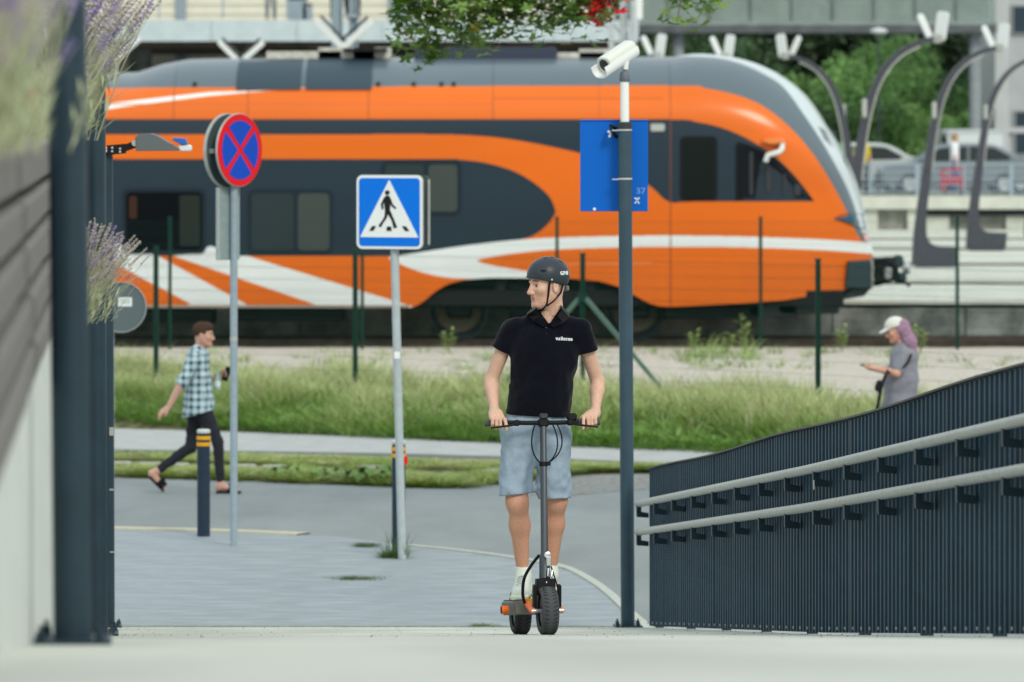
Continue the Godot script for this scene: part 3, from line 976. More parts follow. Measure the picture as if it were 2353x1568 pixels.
func build_masts() -> void:
	# curved lamp masts on the platforms: an L-shaped foot, a leaning stem and an arched arm with a pair of white reflectors
	var m := thing("lamp_mast", "dark curved lamp mast, its L-shaped foot left of the thin green fence post", "lamp mast", Vector3.ZERO, 0.0, "curved lamp masts on the platforms")
	var u := 1.0 / 112.0
	var foot := PackedVector2Array()
	for p in smooth_line([Vector2(2140, 400), Vector2(2131, 470), Vector2(2127, 520), Vector2(2130, 548), Vector2(2142, 563), Vector2(2160, 568)], 4):
		foot.append(Vector2((p.x - 2150) * u, (615 - p.y) * u))
	for p in [Vector2(2202, 569), Vector2(2198, 606), Vector2(2192, 615), Vector2(2108, 615), Vector2(2096, 607), Vector2(2100, 540), Vector2(2109, 470), Vector2(2120, 400)]:
		foot.append(Vector2((p.x - 2150) * u, (615 - p.y) * u))
	var dark := worn(0.055, 0.06, 0.075, 0.1, 1.0, 0.5)
	piece("foot", Mb.new().prism(foot, 0.3, Transform3D.IDENTITY, 0.012), dark, m)
	var stem := []
	for p in smooth_line([Vector2(2130, 402), Vector2(2139, 330), Vector2(2150, 270), Vector2(2166, 215), Vector2(2190, 170), Vector2(2222, 138), Vector2(2262, 118), Vector2(2292, 112)], 5):
		stem.append([(p.x - 2150) * u, (615 - p.y) * u, lerpf(0.175, 0.085, clampf((402 - p.y) / 290.0, 0, 1))])
	piece("arm", Mb.new().prism(ribbon(stem), 0.14, Transform3D.IDENTITY, 0.008), dark, m)
	var edge := []
	for p in smooth_line([Vector2(2142, 400), Vector2(2150, 330), Vector2(2160, 272), Vector2(2175, 218), Vector2(2197, 176), Vector2(2226, 146), Vector2(2262, 127)], 5):
		edge.append([(p.x - 2150) * u, (615 - p.y) * u, 0.03])
	piece("lit_edge_strip", Mb.new().prism(ribbon(edge), 0.10), M.galvanised, m)  # pale strip added to show the side of the arm catching light
	piece("spotlight", Mb.new().cbox(Vector3((2153 - 2156) * u, (615 - 255) * u, 0.05), Vector3(0.09, 0.36, 0.14), 0.03), M.galvanised, m)
	var h := Vector3((2296 - 2150) * u, (615 - 100) * u, 0)
	piece("lamp_head", Mb.new().lathe([Vector2(0.0, -0.2), Vector2(0.09, -0.17), Vector2(0.12, -0.05), Vector2(0.0, 0.0)], 14, Transform3D(Basis.IDENTITY, h)), M.galvanised, m)
	for s in [[0.12, -0.14, 0.25], [-0.26, 0.42, 0.15]]:
		var wing := round_rect(-s[2] / 2, 0.0, s[2] / 2, 0.54, 0.07)
		piece("reflector", Mb.new().prism(wing, 0.045, Transform3D(Basis(Vector3(0, 0, 1), s[1]) * Basis(Vector3.UP, 0.6 * signf(s[1])), h + Vector3(s[0] * 0.4, -0.14, 0)), 0.012), M.white_lamp, m)
	m.position = Vector3(spot(2150, 0, 106).x, 0.84, -106)
	var places := [
		[1990, 95.0, 0.0, "dark curved lamp mast rising just right of the train nose"],
		[2268, 120.0, 0.0, "dark curved lamp mast whose foot stands right of the thin green fence post"],
		[2398, 133.0, 0.0, "dark curved lamp mast cut by the right edge"],
		[1937, 118.0, PI, "curved lamp mast leaning left over the train's windscreen"],
		[1537, 119.0, 0.0, "curved lamp mast behind the train, its white reflectors just above the cab roof"],
		[1378, 118.0, 0.0, "curved lamp mast behind the train, its white reflectors near the white camera"]]
	for p in places:
		copy(m, Vector3(spot(p[0], 0, p[1]).x, 0.84, -p[1]), p[2], p[3])
	# catenary masts
	for p in [[775, 97.0, 0.21, "grey steel mast behind the train roof, left of a pair"], [812, 99.0, 0.17, "grey steel mast behind the train roof, right of a pair"]]:
		var c := thing("catenary_mast", p[3], "mast", Vector3(spot(p[0], 0, p[1]).x, 0.84, -p[1]), 0.0, "grey masts behind the train")
		for s in [-1, 1]:
			piece("flange", Mb.new().box(Vector3(s * p[2] * 0.45, 4.0, 0), Vector3(0.02, 8, 0.2)), M.pole_grey, c)
		piece("web", Mb.new().box(Vector3(0, 4.0, 0), Vector3(p[2] * 0.9 - 0.021, 8, 0.015)), M.pole_grey, c)
		piece("base_plate", Mb.new().box(Vector3(0, 0.02, 0), Vector3(0.5, 0.04, 0.5)), M.pole_grey, c)
		if p[0] == 812:
			for k in [5.0, 5.6, 6.6]:
				piece("bracket", Mb.new().box(Vector3(-0.05, k, 0.12), Vector3(0.3, 0.05, 0.06)), M.pole_grey, c)
	# floodlight cross behind the roof
	var v := thing("floodlight", "long white lamp panels in a wide V in front of the grey masts", "floodlight", Vector3(spot(790, 0, 94).x, 0.84, -94))
	piece("pole", Mb.new().lathe([Vector2(0.05, 0), Vector2(0.04, 4.3)], 10), M.pole_grey, v)
	for s in [[-1, 0.78], [1, -0.85]]:
		piece("lamp_panel", Mb.new().cbox(Vector3(s[0] * 0.24, 4.55, 0.0), Vector3(0.12, 0.72, 0.3), 0.02, Basis(Vector3(0, 0, 1), s[1])), M.white_lamp, v)
		piece("visor", Mb.new().cbox(Vector3(s[0] * 0.24 - 0.05 * signf(s[0]), 4.66, 0.0), Vector3(0.04, 0.66, 0.32), 0.01, Basis(Vector3(0, 0, 1), s[1])), M.dark_metal, v)
	copy(v, Vector3(spot(553, 0, 117).x, 0.84, -117), 0.0, "white lamp panels in a V above the left end of the dark roof boxes")
	copy(v, Vector3(spot(266, 0, 112).x, 0.84, -112), 0.0, "white lamp panels in a V beside the lavender, left of the other pairs")
	# lattice mast right of the hanging leaves
	var lm := thing("lattice_mast", "pale grey lattice mast standing behind the white camera", "mast", Vector3(spot(1430, 0, 98).x, 0.84, -98))
	var pg := worn(0.42, 0.46, 0.48, 0.1, 1.0, 0.6)
	for sx in [-1, 1]:
		for sz in [-1, 1]:
			piece("leg", Mb.new().box(Vector3(sx * 0.21, 4.2, sz * 0.2), Vector3(0.09, 8.4, 0.09)), pg, lm)
		for k in 14:
			piece("brace", Mb.new().bar(Vector3(-0.2 * sx, 0.4 + k * 0.56, 0.2 * sx), Vector3(0.2 * sx, 0.96 + k * 0.56, 0.2 * sx), 0.05, 0.03), pg, lm)
	piece("cable_duct", Mb.new().box(Vector3(0.03, 4.2, 0.0), Vector3(0.16, 8.4, 0.1)), pg, lm)
	piece("box", Mb.new().cbox(Vector3(0.3, 5.2, 0.1), Vector3(0.16, 0.6, 0.2), 0.02), M.white, lm)
	# thin street lamp in front of the trees
	var sl := thing("street_lamp", "thin dark street lamp with a flat white head in front of the trees", "street lamp", Vector3(spot(2020, 0, 156).x, 1.74, -156))
	piece("pole", Mb.new().lathe([Vector2(0.045, 0), Vector2(0.035, 4.75)], 10), M.dark_metal, sl)
	piece("lamp_head", Mb.new().lathe([Vector2(0.0, 4.72), Vector2(0.25, 4.82), Vector2(0.25, 4.9), Vector2(0.0, 4.96)], 18), M.white_lamp, sl)


# ---------------------------------------------------------------- trees: a trunk, limbs and a crown of many leaf clumps
func clump_mesh(n: int, size: float, seed_: int) -> ArrayMesh:
	var r := RandomNumberGenerator.new()
	r.seed = seed_
	var mb := Mb.new()
	for i in n:
		var p := Vector3(r.randfn(), r.randfn(), r.randfn()) * size * 0.9
		var b := Basis(Vector3(r.randfn(), r.randfn(), r.randfn()).normalized(), r.randf() * TAU)
		var l := size * r.randf_range(0.4, 0.75)
		var g := r.randf_range(0.75, 1.2)
		mb.tint(Color(g, g, g * 0.9))
		mb.flat()
		mb.tri(p + b.x * l, p + b.y * l * 0.4 + b.z * l * 0.12, p - b.x * l, b.z)
		mb.tri(p + b.x * l, p - b.x * l, p - b.y * l * 0.4 + b.z * l * 0.12, b.z)
	return mb.done()


func tree(called: String, label: String, where: Vector3, h: float, w: float, col: Color, n: int, clump: float, group: String) -> void:
	var t := thing(called, label, "tree", where, 0.0, group)
	var tr := Mb.new()
	tr.tube([Vector3.ZERO, Vector3(0.06, h * 0.3, 0.04), Vector3(-0.05, h * 0.7, 0)], [0.16 * h / 6, 0.12 * h / 6, 0.04 * h / 6], 8)
	piece("trunk", tr, M.bark, t)
	var puffs := []
	for k in 9:
		var a := rng.randf() * TAU
		var q := rng.randf_range(0.15, 0.8)
		puffs.append([Vector3(cos(a) * w * 0.36, h * q, sin(a) * w * 0.3), w * rng.randf_range(0.2, 0.33)])
		piece("limb", Mb.new().tube([Vector3(0, h * q * 0.55, 0), puffs[-1][0] * Vector3(0.5, 0.85, 0.5), puffs[-1][0]], [0.05, 0.035, 0.02], 5), M.bark, t)
	var xf := []
	var cols := []
	for i in n:
		var p: Array = puffs[rng.randi() % puffs.size()]
		var v = Vector3(rng.randfn(), rng.randfn(), rng.randfn()).normalized() * p[1] * pow(rng.randf(), 0.4)
		v.y *= 0.85
		var q: Vector3 = p[0] + v
		if q.y < 0.1:
			q.y = rng.randf_range(0.1, 0.5)
		var s := rng.randf_range(0.7, 1.35)
		xf.append(Transform3D(Basis(Vector3(rng.randfn(), rng.randfn(), rng.randfn()).normalized(), rng.randf() * TAU).scaled(Vector3.ONE * s), q))
		var g := rng.randf_range(0.7, 1.35)
		cols.append(Color(col.r * g * rng.randf_range(0.9, 1.15), col.g * g, col.b * g))
	if not M.has("clump_%s" % clump):
		M["clump_%s" % clump] = clump_mesh(16, clump, 5)
	scatter("crown", M["clump_%s" % clump], M.leaf, xf, cols, t)


func build_trees() -> void:
	var list := [
		[1500, 178, 5.6, 4.0, 0, "dark tree behind the camera post, under the footbridge"],
		[1640, 184, 5.4, 4.6, 0, "dark dense tree above the train's cab roof"],
		[1760, 180, 4.4, 4.2, 0, "dark tree behind the left-leaning lamp mast"],
		[1880, 176, 3.9, 4.4, 1, "mid green bush above the train's windscreen"],
		[1960, 186, 5.2, 4.6, 1, "tall mid green tree behind the thin street lamp"],
		[2040, 177, 4.2, 4.0, 2, "bright green rounded bush right of the thin street lamp"],
		[2120, 184, 5.0, 4.4, 2, "bright green tree inside the arch of the nearest lamp mast"],
		[2200, 178, 3.9, 3.8, 1, "mid green bush beside the bridge pillar"],
		[2262, 182, 5.4, 4.0, 0, "dark green tree against the pale grey building"],
		[2010, 172, 2.3, 3.0, 1, "low bush behind the white car"],
		[2100, 172, 2.0, 3.0, 2, "low bright bush behind the silver car"],
		[2190, 172, 2.2, 2.6, 1, "low bush behind the white van"],
		[1840, 172, 2.6, 3.2, 0, "low dark bush hidden partly by the train nose"]]
	for p in list:
		var col: Color = [Color(0.055, 0.125, 0.05), Color(0.13, 0.28, 0.08), Color(0.21, 0.40, 0.125)][p[4]]
		tree("leafy_tree", p[5], Vector3(spot(p[0], 0, p[1]).x, 1.9, -p[1]), p[2], p[3], col, 900, 0.16, "trees behind the car park")
	# the mass of woodland behind them
	var xf := []
	var cols := []
	for i in 9000:
		var px := rng.randf_range(1380, 2420)
		var d := rng.randf_range(190, 206)
		xf.append(Transform3D(Basis(Vector3(rng.randfn(), rng.randfn(), rng.randfn()).normalized(), rng.randf() * TAU).scaled(Vector3.ONE * rng.randf_range(1.2, 2.2)), Vector3(spot(px, 0, d).x, 2.2 + 9.5 * rng.randf(), -d)))
		var g := rng.randf_range(0.4, 1.2)
		cols.append(Color(0.035 * g, 0.08 * g, 0.03 * g))
	var wood := scatter("woodland", M["clump_0.16"], M.leaf, xf, cols, self)
	wood.set_meta("label", "dark mass of woodland far behind the footbridge")


# ---------------------------------------------------------------- the train
const TS := 145.0     # survey steps for one metre of the train's side
const TD := 82.0      # its near side lies at z = -82
const PAINT0 := Vector2(-420, 100)
const PAINT1 := Vector2(2036, 724)

var roof_line: PackedVector2Array
var skirt_line: PackedVector2Array


func tx(px: float) -> float:
	return (px - 1176.5) / TS


func ty(py: float) -> float:
	return (785.0 - py) / TS + RAIL


func value_at(line: PackedVector2Array, x: float) -> float:
	for i in line.size() - 1:
		if x <= line[i + 1].x:
			return lerpf(line[i].y, line[i + 1].y, clampf((x - line[i].x) / maxf(line[i + 1].x - line[i].x, 1e-4), 0.0, 1.0))
	return line[-1].y


func half_width(px: float) -> float:
	var t := clampf((px - 1640.0) / (2016.0 - 1640.0), 0.0, 1.0)
	return 1.6 * sqrt(maxf(1.0 - pow(t, 3.0) * 0.86, 0.02))


func shoulder(px: float) -> float:
	var a := ty(value_at(skirt_line, px))
	var b := ty(value_at(roof_line, px))
	var t := clampf((px - 1560.0) / 420.0, 0.0, 1.0)
	return maxf(lerpf(3.84, a + (b - a) * 0.45, t * t), a + 0.02)


# how far the skin lies from the centre line at a height
func skin_z(px: float, y: float) -> float:
	var w := half_width(px)
	var s := shoulder(px)
	var top := ty(value_at(roof_line, px))
	if y <= s:
		return w * (1.0 - 0.025 * pow(clampf((s - y) / 3.0, 0, 1), 2.0))
	var q := clampf((y - s) / maxf(top - s, 0.01), 0.0, 1.0)
	return w * pow(maxf(1.0 - pow(q, 1.9), 0.0), 1.0 / 1.9)


func on_skin(px: float, py: float, proud := 0.0) -> Vector3:
	return Vector3(tx(px), ty(py), skin_z(px, ty(py)) - 1.6 + proud)


func fill(im: Image, pts: PackedVector2Array, c: Color) -> void:
	var sc := Vector2(im.get_width(), im.get_height()) / (PAINT1 - PAINT0)
	var q := PackedVector2Array()
	var lo := 1e9
	var hi := -1e9
	for p in pts:
		q.append((p - PAINT0) * sc)
		lo = minf(lo, q[-1].y)
		hi = maxf(hi, q[-1].y)
	for y in range(maxi(int(lo), 0), mini(ceili(hi), im.get_height() - 1) + 1):
		var xs := []
		var yy := y + 0.5
		for i in q.size():
			var a := q[i]
			var b := q[(i + 1) % q.size()]
			if (a.y <= yy) != (b.y <= yy):
				xs.append(a.x + (b.x - a.x) * (yy - a.y) / (b.y - a.y))
		xs.sort()
		for i in range(0, xs.size() - 1, 2):
			im.fill_rect(Rect2i(roundi(xs[i]), y, maxi(roundi(xs[i + 1]) - roundi(xs[i]), 1), 1), c)


func pv(a: Array) -> PackedVector2Array:
	var out := PackedVector2Array()
	for i in range(0, a.size(), 2):
		out.append(Vector2(a[i], a[i + 1]))
	return out


func curve_between(top: Array, bottom: Array) -> PackedVector2Array:
	var a := smooth_line(Array(pv(top)), 8)
	var b := smooth_line(Array(pv(bottom)), 8)
	b.reverse()
	a.append_array(b)
	return a


# the paint scheme, unrolled along the side
func livery() -> ImageTexture:
	var im := Image.create(2048, 640, false, Image.FORMAT_RGB8)
	var orange := Color(0.73, 0.140, 0.002).linear_to_srgb()
	var slate := Color(0.010, 0.027, 0.043).linear_to_srgb()
	var roof := Color(0.100, 0.140, 0.168).linear_to_srgb()
	var white := Color(0.76, 0.82, 0.82).linear_to_srgb()
	im.fill(orange)
	fill(im, curve_between([-420, 90, 2036, 90], [-420, 202, 240, 202, 540, 201, 900, 199, 1540, 197, 1620, 203, 1700, 221, 1760, 248, 1820, 297, 1870, 355, 1910, 416, 1945, 478, 1964, 520, 1990, 560, 2036, 600]), roof)
	# light strip over the cab and down the windscreen pillar
	fill(im, curve_between([1545, 100, 1700, 100, 2036, 100, 2036, 545], [1558, 127, 1650, 131, 1710, 146, 1762, 170, 1806, 200, 1850, 262, 1895, 330, 1935, 400, 1964, 462, 1985, 530, 2000, 560]), Color(0.50, 0.58, 0.60).linear_to_srgb())
	fill(im, curve_between([1790, 100, 2036, 100, 2036, 480], [1796, 172, 1830, 196, 1872, 245, 1915, 318, 1955, 392, 1990, 500]), Color(0.30, 0.365, 0.35).linear_to_srgb())
	fill(im, pv([1885, 290, 1904, 300, 1921, 340, 1899, 322]), Color(0.09, 0.11, 0.13).linear_to_srgb())
	# slate bands
	var upper := [-420, 275, 600, 275, 1200, 275, 1540, 275, 1600, 281, 1660, 295, 1720, 321, 1780, 360, 1830, 409, 1872, 463]
	fill(im, curve_between(upper, [-420, 310, 600, 310, 960, 309, 1100, 313, 1200, 325, 1330, 352, 1400, 377, 1490, 426, 1537, 464, 1600, 464, 1872, 464]), slate)
	fill(im, curve_between([-420, 366, 600, 366, 1000, 366, 1060, 368, 1120, 376, 1180, 394, 1230, 423, 1264, 455, 1277, 487], [-420, 588, 600, 588, 900, 588, 1010, 574, 1120, 560, 1200, 550, 1235, 536, 1262, 512, 1277, 489]), slate)
	# white stripes
	fill(im, curve_between([892, 592, 1000, 575, 1100, 561, 1200, 551, 1300, 546, 1500, 542, 1700, 544, 1900, 552, 2036, 564], [896, 596, 930, 612, 975, 628, 1040, 640, 1130, 642, 1300, 642, 1300, 640, 1290, 636, 1200, 622, 1130, 610, 1098, 600, 1130, 591, 1200, 581, 1300, 573, 1500, 568, 1700, 569, 1900, 577, 2036, 590]), white)
	fill(im, pv([396, 588, 566, 588, 964, 710, 752, 710]), white)
	fill(im, pv([240, 555, 300, 568, 362, 588, 584, 710, 448, 710, 262, 604]), white)
	fill(im, pv([470, 570, 484, 566, 500, 570, 548, 588, 396, 588, 440, 584]), white)
	fill(im, pv([262, 606, 440, 700, 230, 700, 200, 640]), orange)
	fill(im, pv([220, 243, 300, 232, 480, 212, 640, 207, 480, 221, 300, 244, 220, 256]), white)
	fill(im, pv([-420, 588, 30, 588, 120, 640, 60, 710, -420, 710]), white)
	# panel joints
	var seam := Color(0.33, 0.075, 0.012).linear_to_srgb()
	for x in [398, 568, 845, 1132, 1376, 1540]:
		fill(im, pv([x, 202, x + 2, 202, x + 2, 274, x, 274]), seam)
		fill(im, pv([x, 120, x + 2, 120, x + 2, 200, x, 200]), Color(0.06, 0.08, 0.095).linear_to_srgb())
	fill(im, pv([-420, 239, 1132, 239, 1132, 241, -420, 241]), Color(0.55, 0.11, 0.015).linear_to_srgb())
	fill(im, pv([1132, 226, 1524, 226, 1524, 228, 1132, 228]), seam)
	fill(im, pv([1540, 275, 1542, 275, 1542, 705, 1540, 705]), Color(0.22, 0.05, 0.02).linear_to_srgb())
	fill(im, pv([1300, 607, 1500, 603, 1500, 605, 1300, 609]), Color(0.75, 0.30, 0.15).linear_to_srgb())
	fill(im, pv([-420, 702, 940, 702, 940, 708, -420, 708]), Color(0.35, 0.3, 0.25).linear_to_srgb())
	return ImageTexture.create_from_image(im)


# a shape laid on the side, following it
func skin_shape(poly: PackedVector2Array, proud: float, thick: float) -> Mb:
	var mb := Mb.new()
	mb.flat()
	var tris := Geometry2D.triangulate_polygon(poly)
	for i in range(0, tris.size(), 3):
		var p := []
		for k in 3:
			p.append(on_skin(poly[tris[i + k]].x, poly[tris[i + k]].y, proud))
		mb.tri(p[0], p[1], p[2], Vector3(0, 0, 1))
	var mid := Vector2.ZERO
	for q in poly:
		mid += q / poly.size()
	for i in poly.size():
		var a := poly[i]
		var b := poly[(i + 1) % poly.size()]
		var n := (a + b) * 0.5 - mid
		mb.quad(on_skin(a.x, a.y, proud), on_skin(b.x, b.y, proud), on_skin(b.x, b.y, proud - thick), on_skin(a.x, a.y, proud - thick), Vector3(n.x, -n.y, 0))
	return mb


func build_train() -> void:
	roof_line = smooth_line(Array(pv([-420, 166, 100, 166, 285, 165, 310, 160, 350, 148, 395, 137, 440, 133, 540, 132, 900, 129, 1500, 128, 1556, 127, 1610, 121, 1680, 127, 1740, 141, 1800, 168, 1850, 204, 1882, 240, 1912, 288, 1945, 340, 1975, 400, 1994, 460, 2005, 522, 2011, 562, 2016, 576])), 5)
	skirt_line = pv([-420, 708, 940, 708, 962, 702, 980, 688, 1003, 668, 1030, 653, 1065, 644, 1130, 639, 1300, 640, 1380, 647, 1420, 659, 1455, 678, 1490, 697, 1512, 704, 1540, 706, 1700, 698, 1800, 691, 1950, 668, 1986, 654, 2004, 618, 2016, 588])
	var t := thing("passenger_train", "orange, white and slate passenger train with a sloping nose, standing at the platform", "train", Vector3(0, 0, -TD))
	var px := -420.0
	var rows := []
	var uvs := []
	while true:
		var lo := ty(value_at(skirt_line, px))
		var hi := ty(value_at(roof_line, px))
		var sh := shoulder(px)
		var row := []
		var uv := []
		var ys := []
		for k in 9:
			ys.append(lerpf(lo, sh, k / 8.0))
		for k in range(1, 13):
			ys.append(sh + (hi - sh) * sin(k / 12.0 * PI / 2))
		for k in ys.size():
			row.append(Vector3(tx(px), ys[k], skin_z(px, ys[k]) - 1.6))
		for k in range(ys.size() - 2, -1, -1):
			row.append(Vector3(tx(px), ys[k], -skin_z(px, ys[k]) - 1.6))
		for q in row:
			uv.append(Vector2((px - PAINT0.x) / (PAINT1.x - PAINT0.x), ((785.0 - (q.y - RAIL) * TS) - PAINT0.y) / (PAINT1.y - PAINT0.y)))
		rows.append(row)
		uvs.append(uv)
		if px >= 2016.0:
			break
		px = minf(px + (60.0 if px < 900 else 14.0 if px < 1900 else 6.0), 2016.0)
	var mb := Mb.new()
	# near and far halves apart, so that the faces look outward
	var cut := 20
	for half in 2:
		var rr := []
		var uu := []
		for i in rows.size():
			rr.append(rows[i].slice(0, cut + 1) if half == 0 else rows[i].slice(cut))
			uu.append(uvs[i].slice(0, cut + 1) if half == 0 else uvs[i].slice(cut))
		mb.grid(rr, Vector3(0, 0.4, 1 if half == 0 else -1), uu)
	mb.flat()
	mb.st.set_uv(Vector2(0.995, 0.75))
	var last: Array = rows[-1]
	for k in range(1, last.size() - 1):
		mb.tri(last[0], last[k], last[k + 1], Vector3(1, 0, 0))
	var skin := StandardMaterial3D.new()
	skin.albedo_texture = livery()
	skin.roughness = 0.45
	skin.metallic_specular = 0.3
	skin.clearcoat_enabled = true
	skin.clearcoat = 0.45
	skin.clearcoat_roughness = 0.2
	skin.detail_enabled = true
	skin.detail_blend_mode = BaseMaterial3D.BLEND_MODE_MUL
	skin.detail_albedo = noise_map(0.004, 3, 77, Color(0.955, 0.955, 0.955), Color.WHITE)
	piece("body", mb, skin, t)
	piece("underframe", Mb.new().box(Vector3(tx(-420) / 2 + tx(1940) / 2, 1.0, -1.6), Vector3(tx(1940) - tx(-420), 0.24, 2.9)).box(Vector3(tx(1230), 1.3, -1.6), Vector3(4.4, 0.5, 2.2)), M.black, t)
	# dark roof boxes
	var box_grey := plain(0.035, 0.060, 0.080, 0.5)
	for b in [[541, 690, 130, 206], [701, 853, 130, 206]]:
		var g := []
		for i in 9:
			var row := []
			for k in 9:
				row.append(on_skin(lerpf(b[0], b[1], i / 8.0), lerpf(b[2] + 3, b[3], k / 8.0), 0.03))
			g.append(row)
		piece("roof_panel", Mb.new().grid(g, Vector3(0, 0.4, 1)), box_grey, t)
	piece("roof_gap", skin_shape(pv([692, 134, 699, 134, 697, 204, 690, 204]), 0.015, 0.01), plain(0.42, 0.48, 0.5, 0.5), t)
	for x in [445, 868, 950, 1014, 1042]:
		piece("roof_hook", skin_shape(disc(5, 8, Vector2(x, 193)), 0.03, 0.03), M.black, t)
	# gear on the roof
	var gear := Mb.new()
	for q in [[690, 1.2, 0.14], [790, 0.9, 0.2], [850, 0.6, 0.2], [1290, 1.4, 0.12], [1370, 0.5, 0.18], [1235, 0.4, 0.12]]:
		gear.box(Vector3(tx(q[0]), ty(133) + q[2] / 2 - 0.02, -1.7), Vector3(q[1], q[2], 0.7))
	piece("roof_gear", gear, worn(0.5, 0.5, 0.45, 0.2, 1.0), t)
	piece("pantograph", Mb.new().tube([Vector3(tx(790), ty(125), -1.6), Vector3(tx(700), ty(112), -1.6), Vector3(tx(860), ty(110), -1.6)], 0.03, 6).box(Vector3(tx(835), ty(113), -1.6), Vector3(0.7, 0.05, 1.2)), M.black, t)
	piece("roof_equipment", Mb.new().cbox(Vector3(tx(1115), ty(124), -1.7), Vector3(2.3, 0.24, 1.0), 0.04), plain(0.04, 0.05, 0.08, 0.6), t)
	# windows: a dark rubber frame, the pane in it
	for w in [[285, 437, 470, 580, "a"], [573, 440, 762, 581, "b"], [880, 374, 1056, 492, "b"], [-120, 437, 70, 580, "a"]]:
		var f := piece("window_frame", skin_shape(round_rect(w[0] - 4, w[1] - 4, w[2] + 4, w[3] + 4, 16), 0.012, 0.03), plain(0.009, 0.020, 0.030, 0.5), t)
		if w[4] == "a":
			piece("pane", skin_shape(round_rect(w[0] + 5, w[1] + 5, w[2] - 5, w[3] - 5, 12), 0.022, 0.02), M.glass_dark, f)
			piece("seat_back", skin_shape(round_rect(w[0] + 12, w[1] + 14, w[0] + 30, w[1] + 66, 5), 0.026, 0.003), plain(0.04, 0.018, 0.012, 0.3), f)
			piece("door_leaf", skin_shape(round_rect(w[0] + 128, w[1] + 12, w[2] - 10, w[3] - 14, 5), 0.026, 0.003), plain(0.018, 0.026, 0.022, 0.2), f)
		else:
			var mid: float = lerpf(w[0], w[2], 0.56)
			piece("pane", skin_shape(round_rect(w[0] + 5, w[1] + 5, mid - 4, w[3] - 5, 10), 0.022, 0.02), plain(0.026, 0.040, 0.045, 0.2), f)
			piece("pane", skin_shape(round_rect(mid + 6, w[1] + 5, w[2] - 5, w[3] - 5, 10), 0.022, 0.02), plain(0.052, 0.066, 0.062, 0.2), f)  # lighter greenish pane colour stands in for a reflection
			piece("inner_shade", skin_shape(pv([w[0] + 60, w[3] - 12, mid - 12, w[3] - 12, mid - 12, w[3] - 60, w[0] + 100, w[3] - 34]), 0.026, 0.003), plain(0.02, 0.03, 0.03, 0.2), f)
	var cab := piece("cab_door_window", skin_shape(round_rect(1562, 314, 1648, 462, 12), 0.012, 0.03), plain(0.004, 0.006, 0.008, 0.5), t)
	piece("pane", skin_shape(round_rect(1572, 326, 1637, 456, 8), 0.022, 0.02), plain(0.006, 0.010, 0.009, 0.12), cab)
	var quarter := smooth_line([Vector2(1697, 326), Vector2(1740, 342), Vector2(1780, 366), Vector2(1815, 396), Vector2(1845, 430), Vector2(1869, 461)], 5)
	quarter.append(Vector2(1690, 461))
	quarter.append(Vector2(1690, 334))
	var qf := piece("cab_side_window", skin_shape(quarter, 0.012, 0.03), plain(0.004, 0.006, 0.008, 0.5), t)
	var inner := PackedVector2Array()
	for q in quarter:
		inner.append(Vector2(1752, 415) + (q - Vector2(1752, 415)) * 0.88)
	piece("pane", skin_shape(inner, 0.022, 0.02), plain(0.006, 0.008, 0.011, 0.12), qf)
	for q in [[1722, 350, 1730, 448], [1760, 380, 1772, 440], [1800, 400, 1806, 448], [1826, 424, 1840, 450]]:
		piece("inner_post", skin_shape(round_rect(q[0], q[1], q[2], q[3], 3), 0.026, 0.003), plain(0.04, 0.045, 0.05, 0.3), qf)
	piece("number_plate", skin_shape(round_rect(1495, 285, 1527, 302, 3), 0.016, 0.02), plain(0.40, 0.43, 0.42, 0.5), t)
	# mirror on its arm, below a bump in the roof edge
	var mir := piece("mirror_arm", Mb.new().tube([on_skin(1797, 328, 0.0), on_skin(1795, 343, 0.28), on_skin(1788, 350, 0.32), on_skin(1762, 357, 0.34), on_skin(1757, 372, 0.34)], 0.045, 8), plain(0.62, 0.66, 0.64, 0.4), t)
	piece("fairing", skin_shape(curve_between([1752, 323, 1770, 317, 1802, 317], [1752, 326, 1775, 331, 1802, 326]), 0.16, 0.2), plain(0.74, 0.22, 0.06, 0.4), mir)
	# nose: headlight, tail light, buffer, coupler
	var hl := piece("headlight", skin_shape(curve_between([1920, 502, 1948, 493, 1990, 494, 2003, 503], [1920, 503, 1950, 514, 1985, 527, 2006, 530]), 0.03, 0.06), plain(0.05, 0.11, 0.15, 0.15), t)
	piece("lens", skin_shape(curve_between([1930, 503, 1952, 498, 1968, 499], [1930, 504, 1952, 511, 1968, 515]), 0.045, 0.02), plain(0.01, 0.10, 0.17, 0.1), hl)
	piece("tail_light", skin_shape(round_rect(1990, 538, 2004, 556, 4), 0.03, 0.04), plain(0.62, 0.20, 0.16, 0.3), t)
	var buf := plain(0.028, 0.05, 0.058, 0.5)
	var nz := -0.62
	piece("buffer_box", Mb.new().prism(pv([tx(1952), ty(602), tx(2006), ty(600), tx(2007), ty(666), tx(1944), ty(664)]), 0.5, Transform3D(Basis.IDENTITY, Vector3(0, 0, nz)), 0.02), buf, t)
	piece("buffer_ribs", Mb.new().box(Vector3(tx(2008), ty(632), nz), Vector3(0.03, 0.46, 0.44)).box(Vector3(tx(2010), ty(618), nz), Vector3(0.03, 0.03, 0.5)).box(Vector3(tx(2010), ty(646), nz), Vector3(0.03, 0.03, 0.5)), M.galvanised, t)
	var cp := piece("coupler", Mb.new().cbox(Vector3(tx(2028), ty(628), -1.4), Vector3(0.34, 0.42, 0.5), 0.05).cbox(Vector3(tx(2058), ty(622), -1.4), Vector3(0.26, 0.36, 0.4), 0.05), M.black, t)
	piece("shank", Mb.new().tube([Vector3(tx(1990), ty(655), -1.3), Vector3(tx(2030), ty(650), -1.2), Vector3(tx(2065), ty(638), -1.2)], 0.09, 10), M.black, cp)
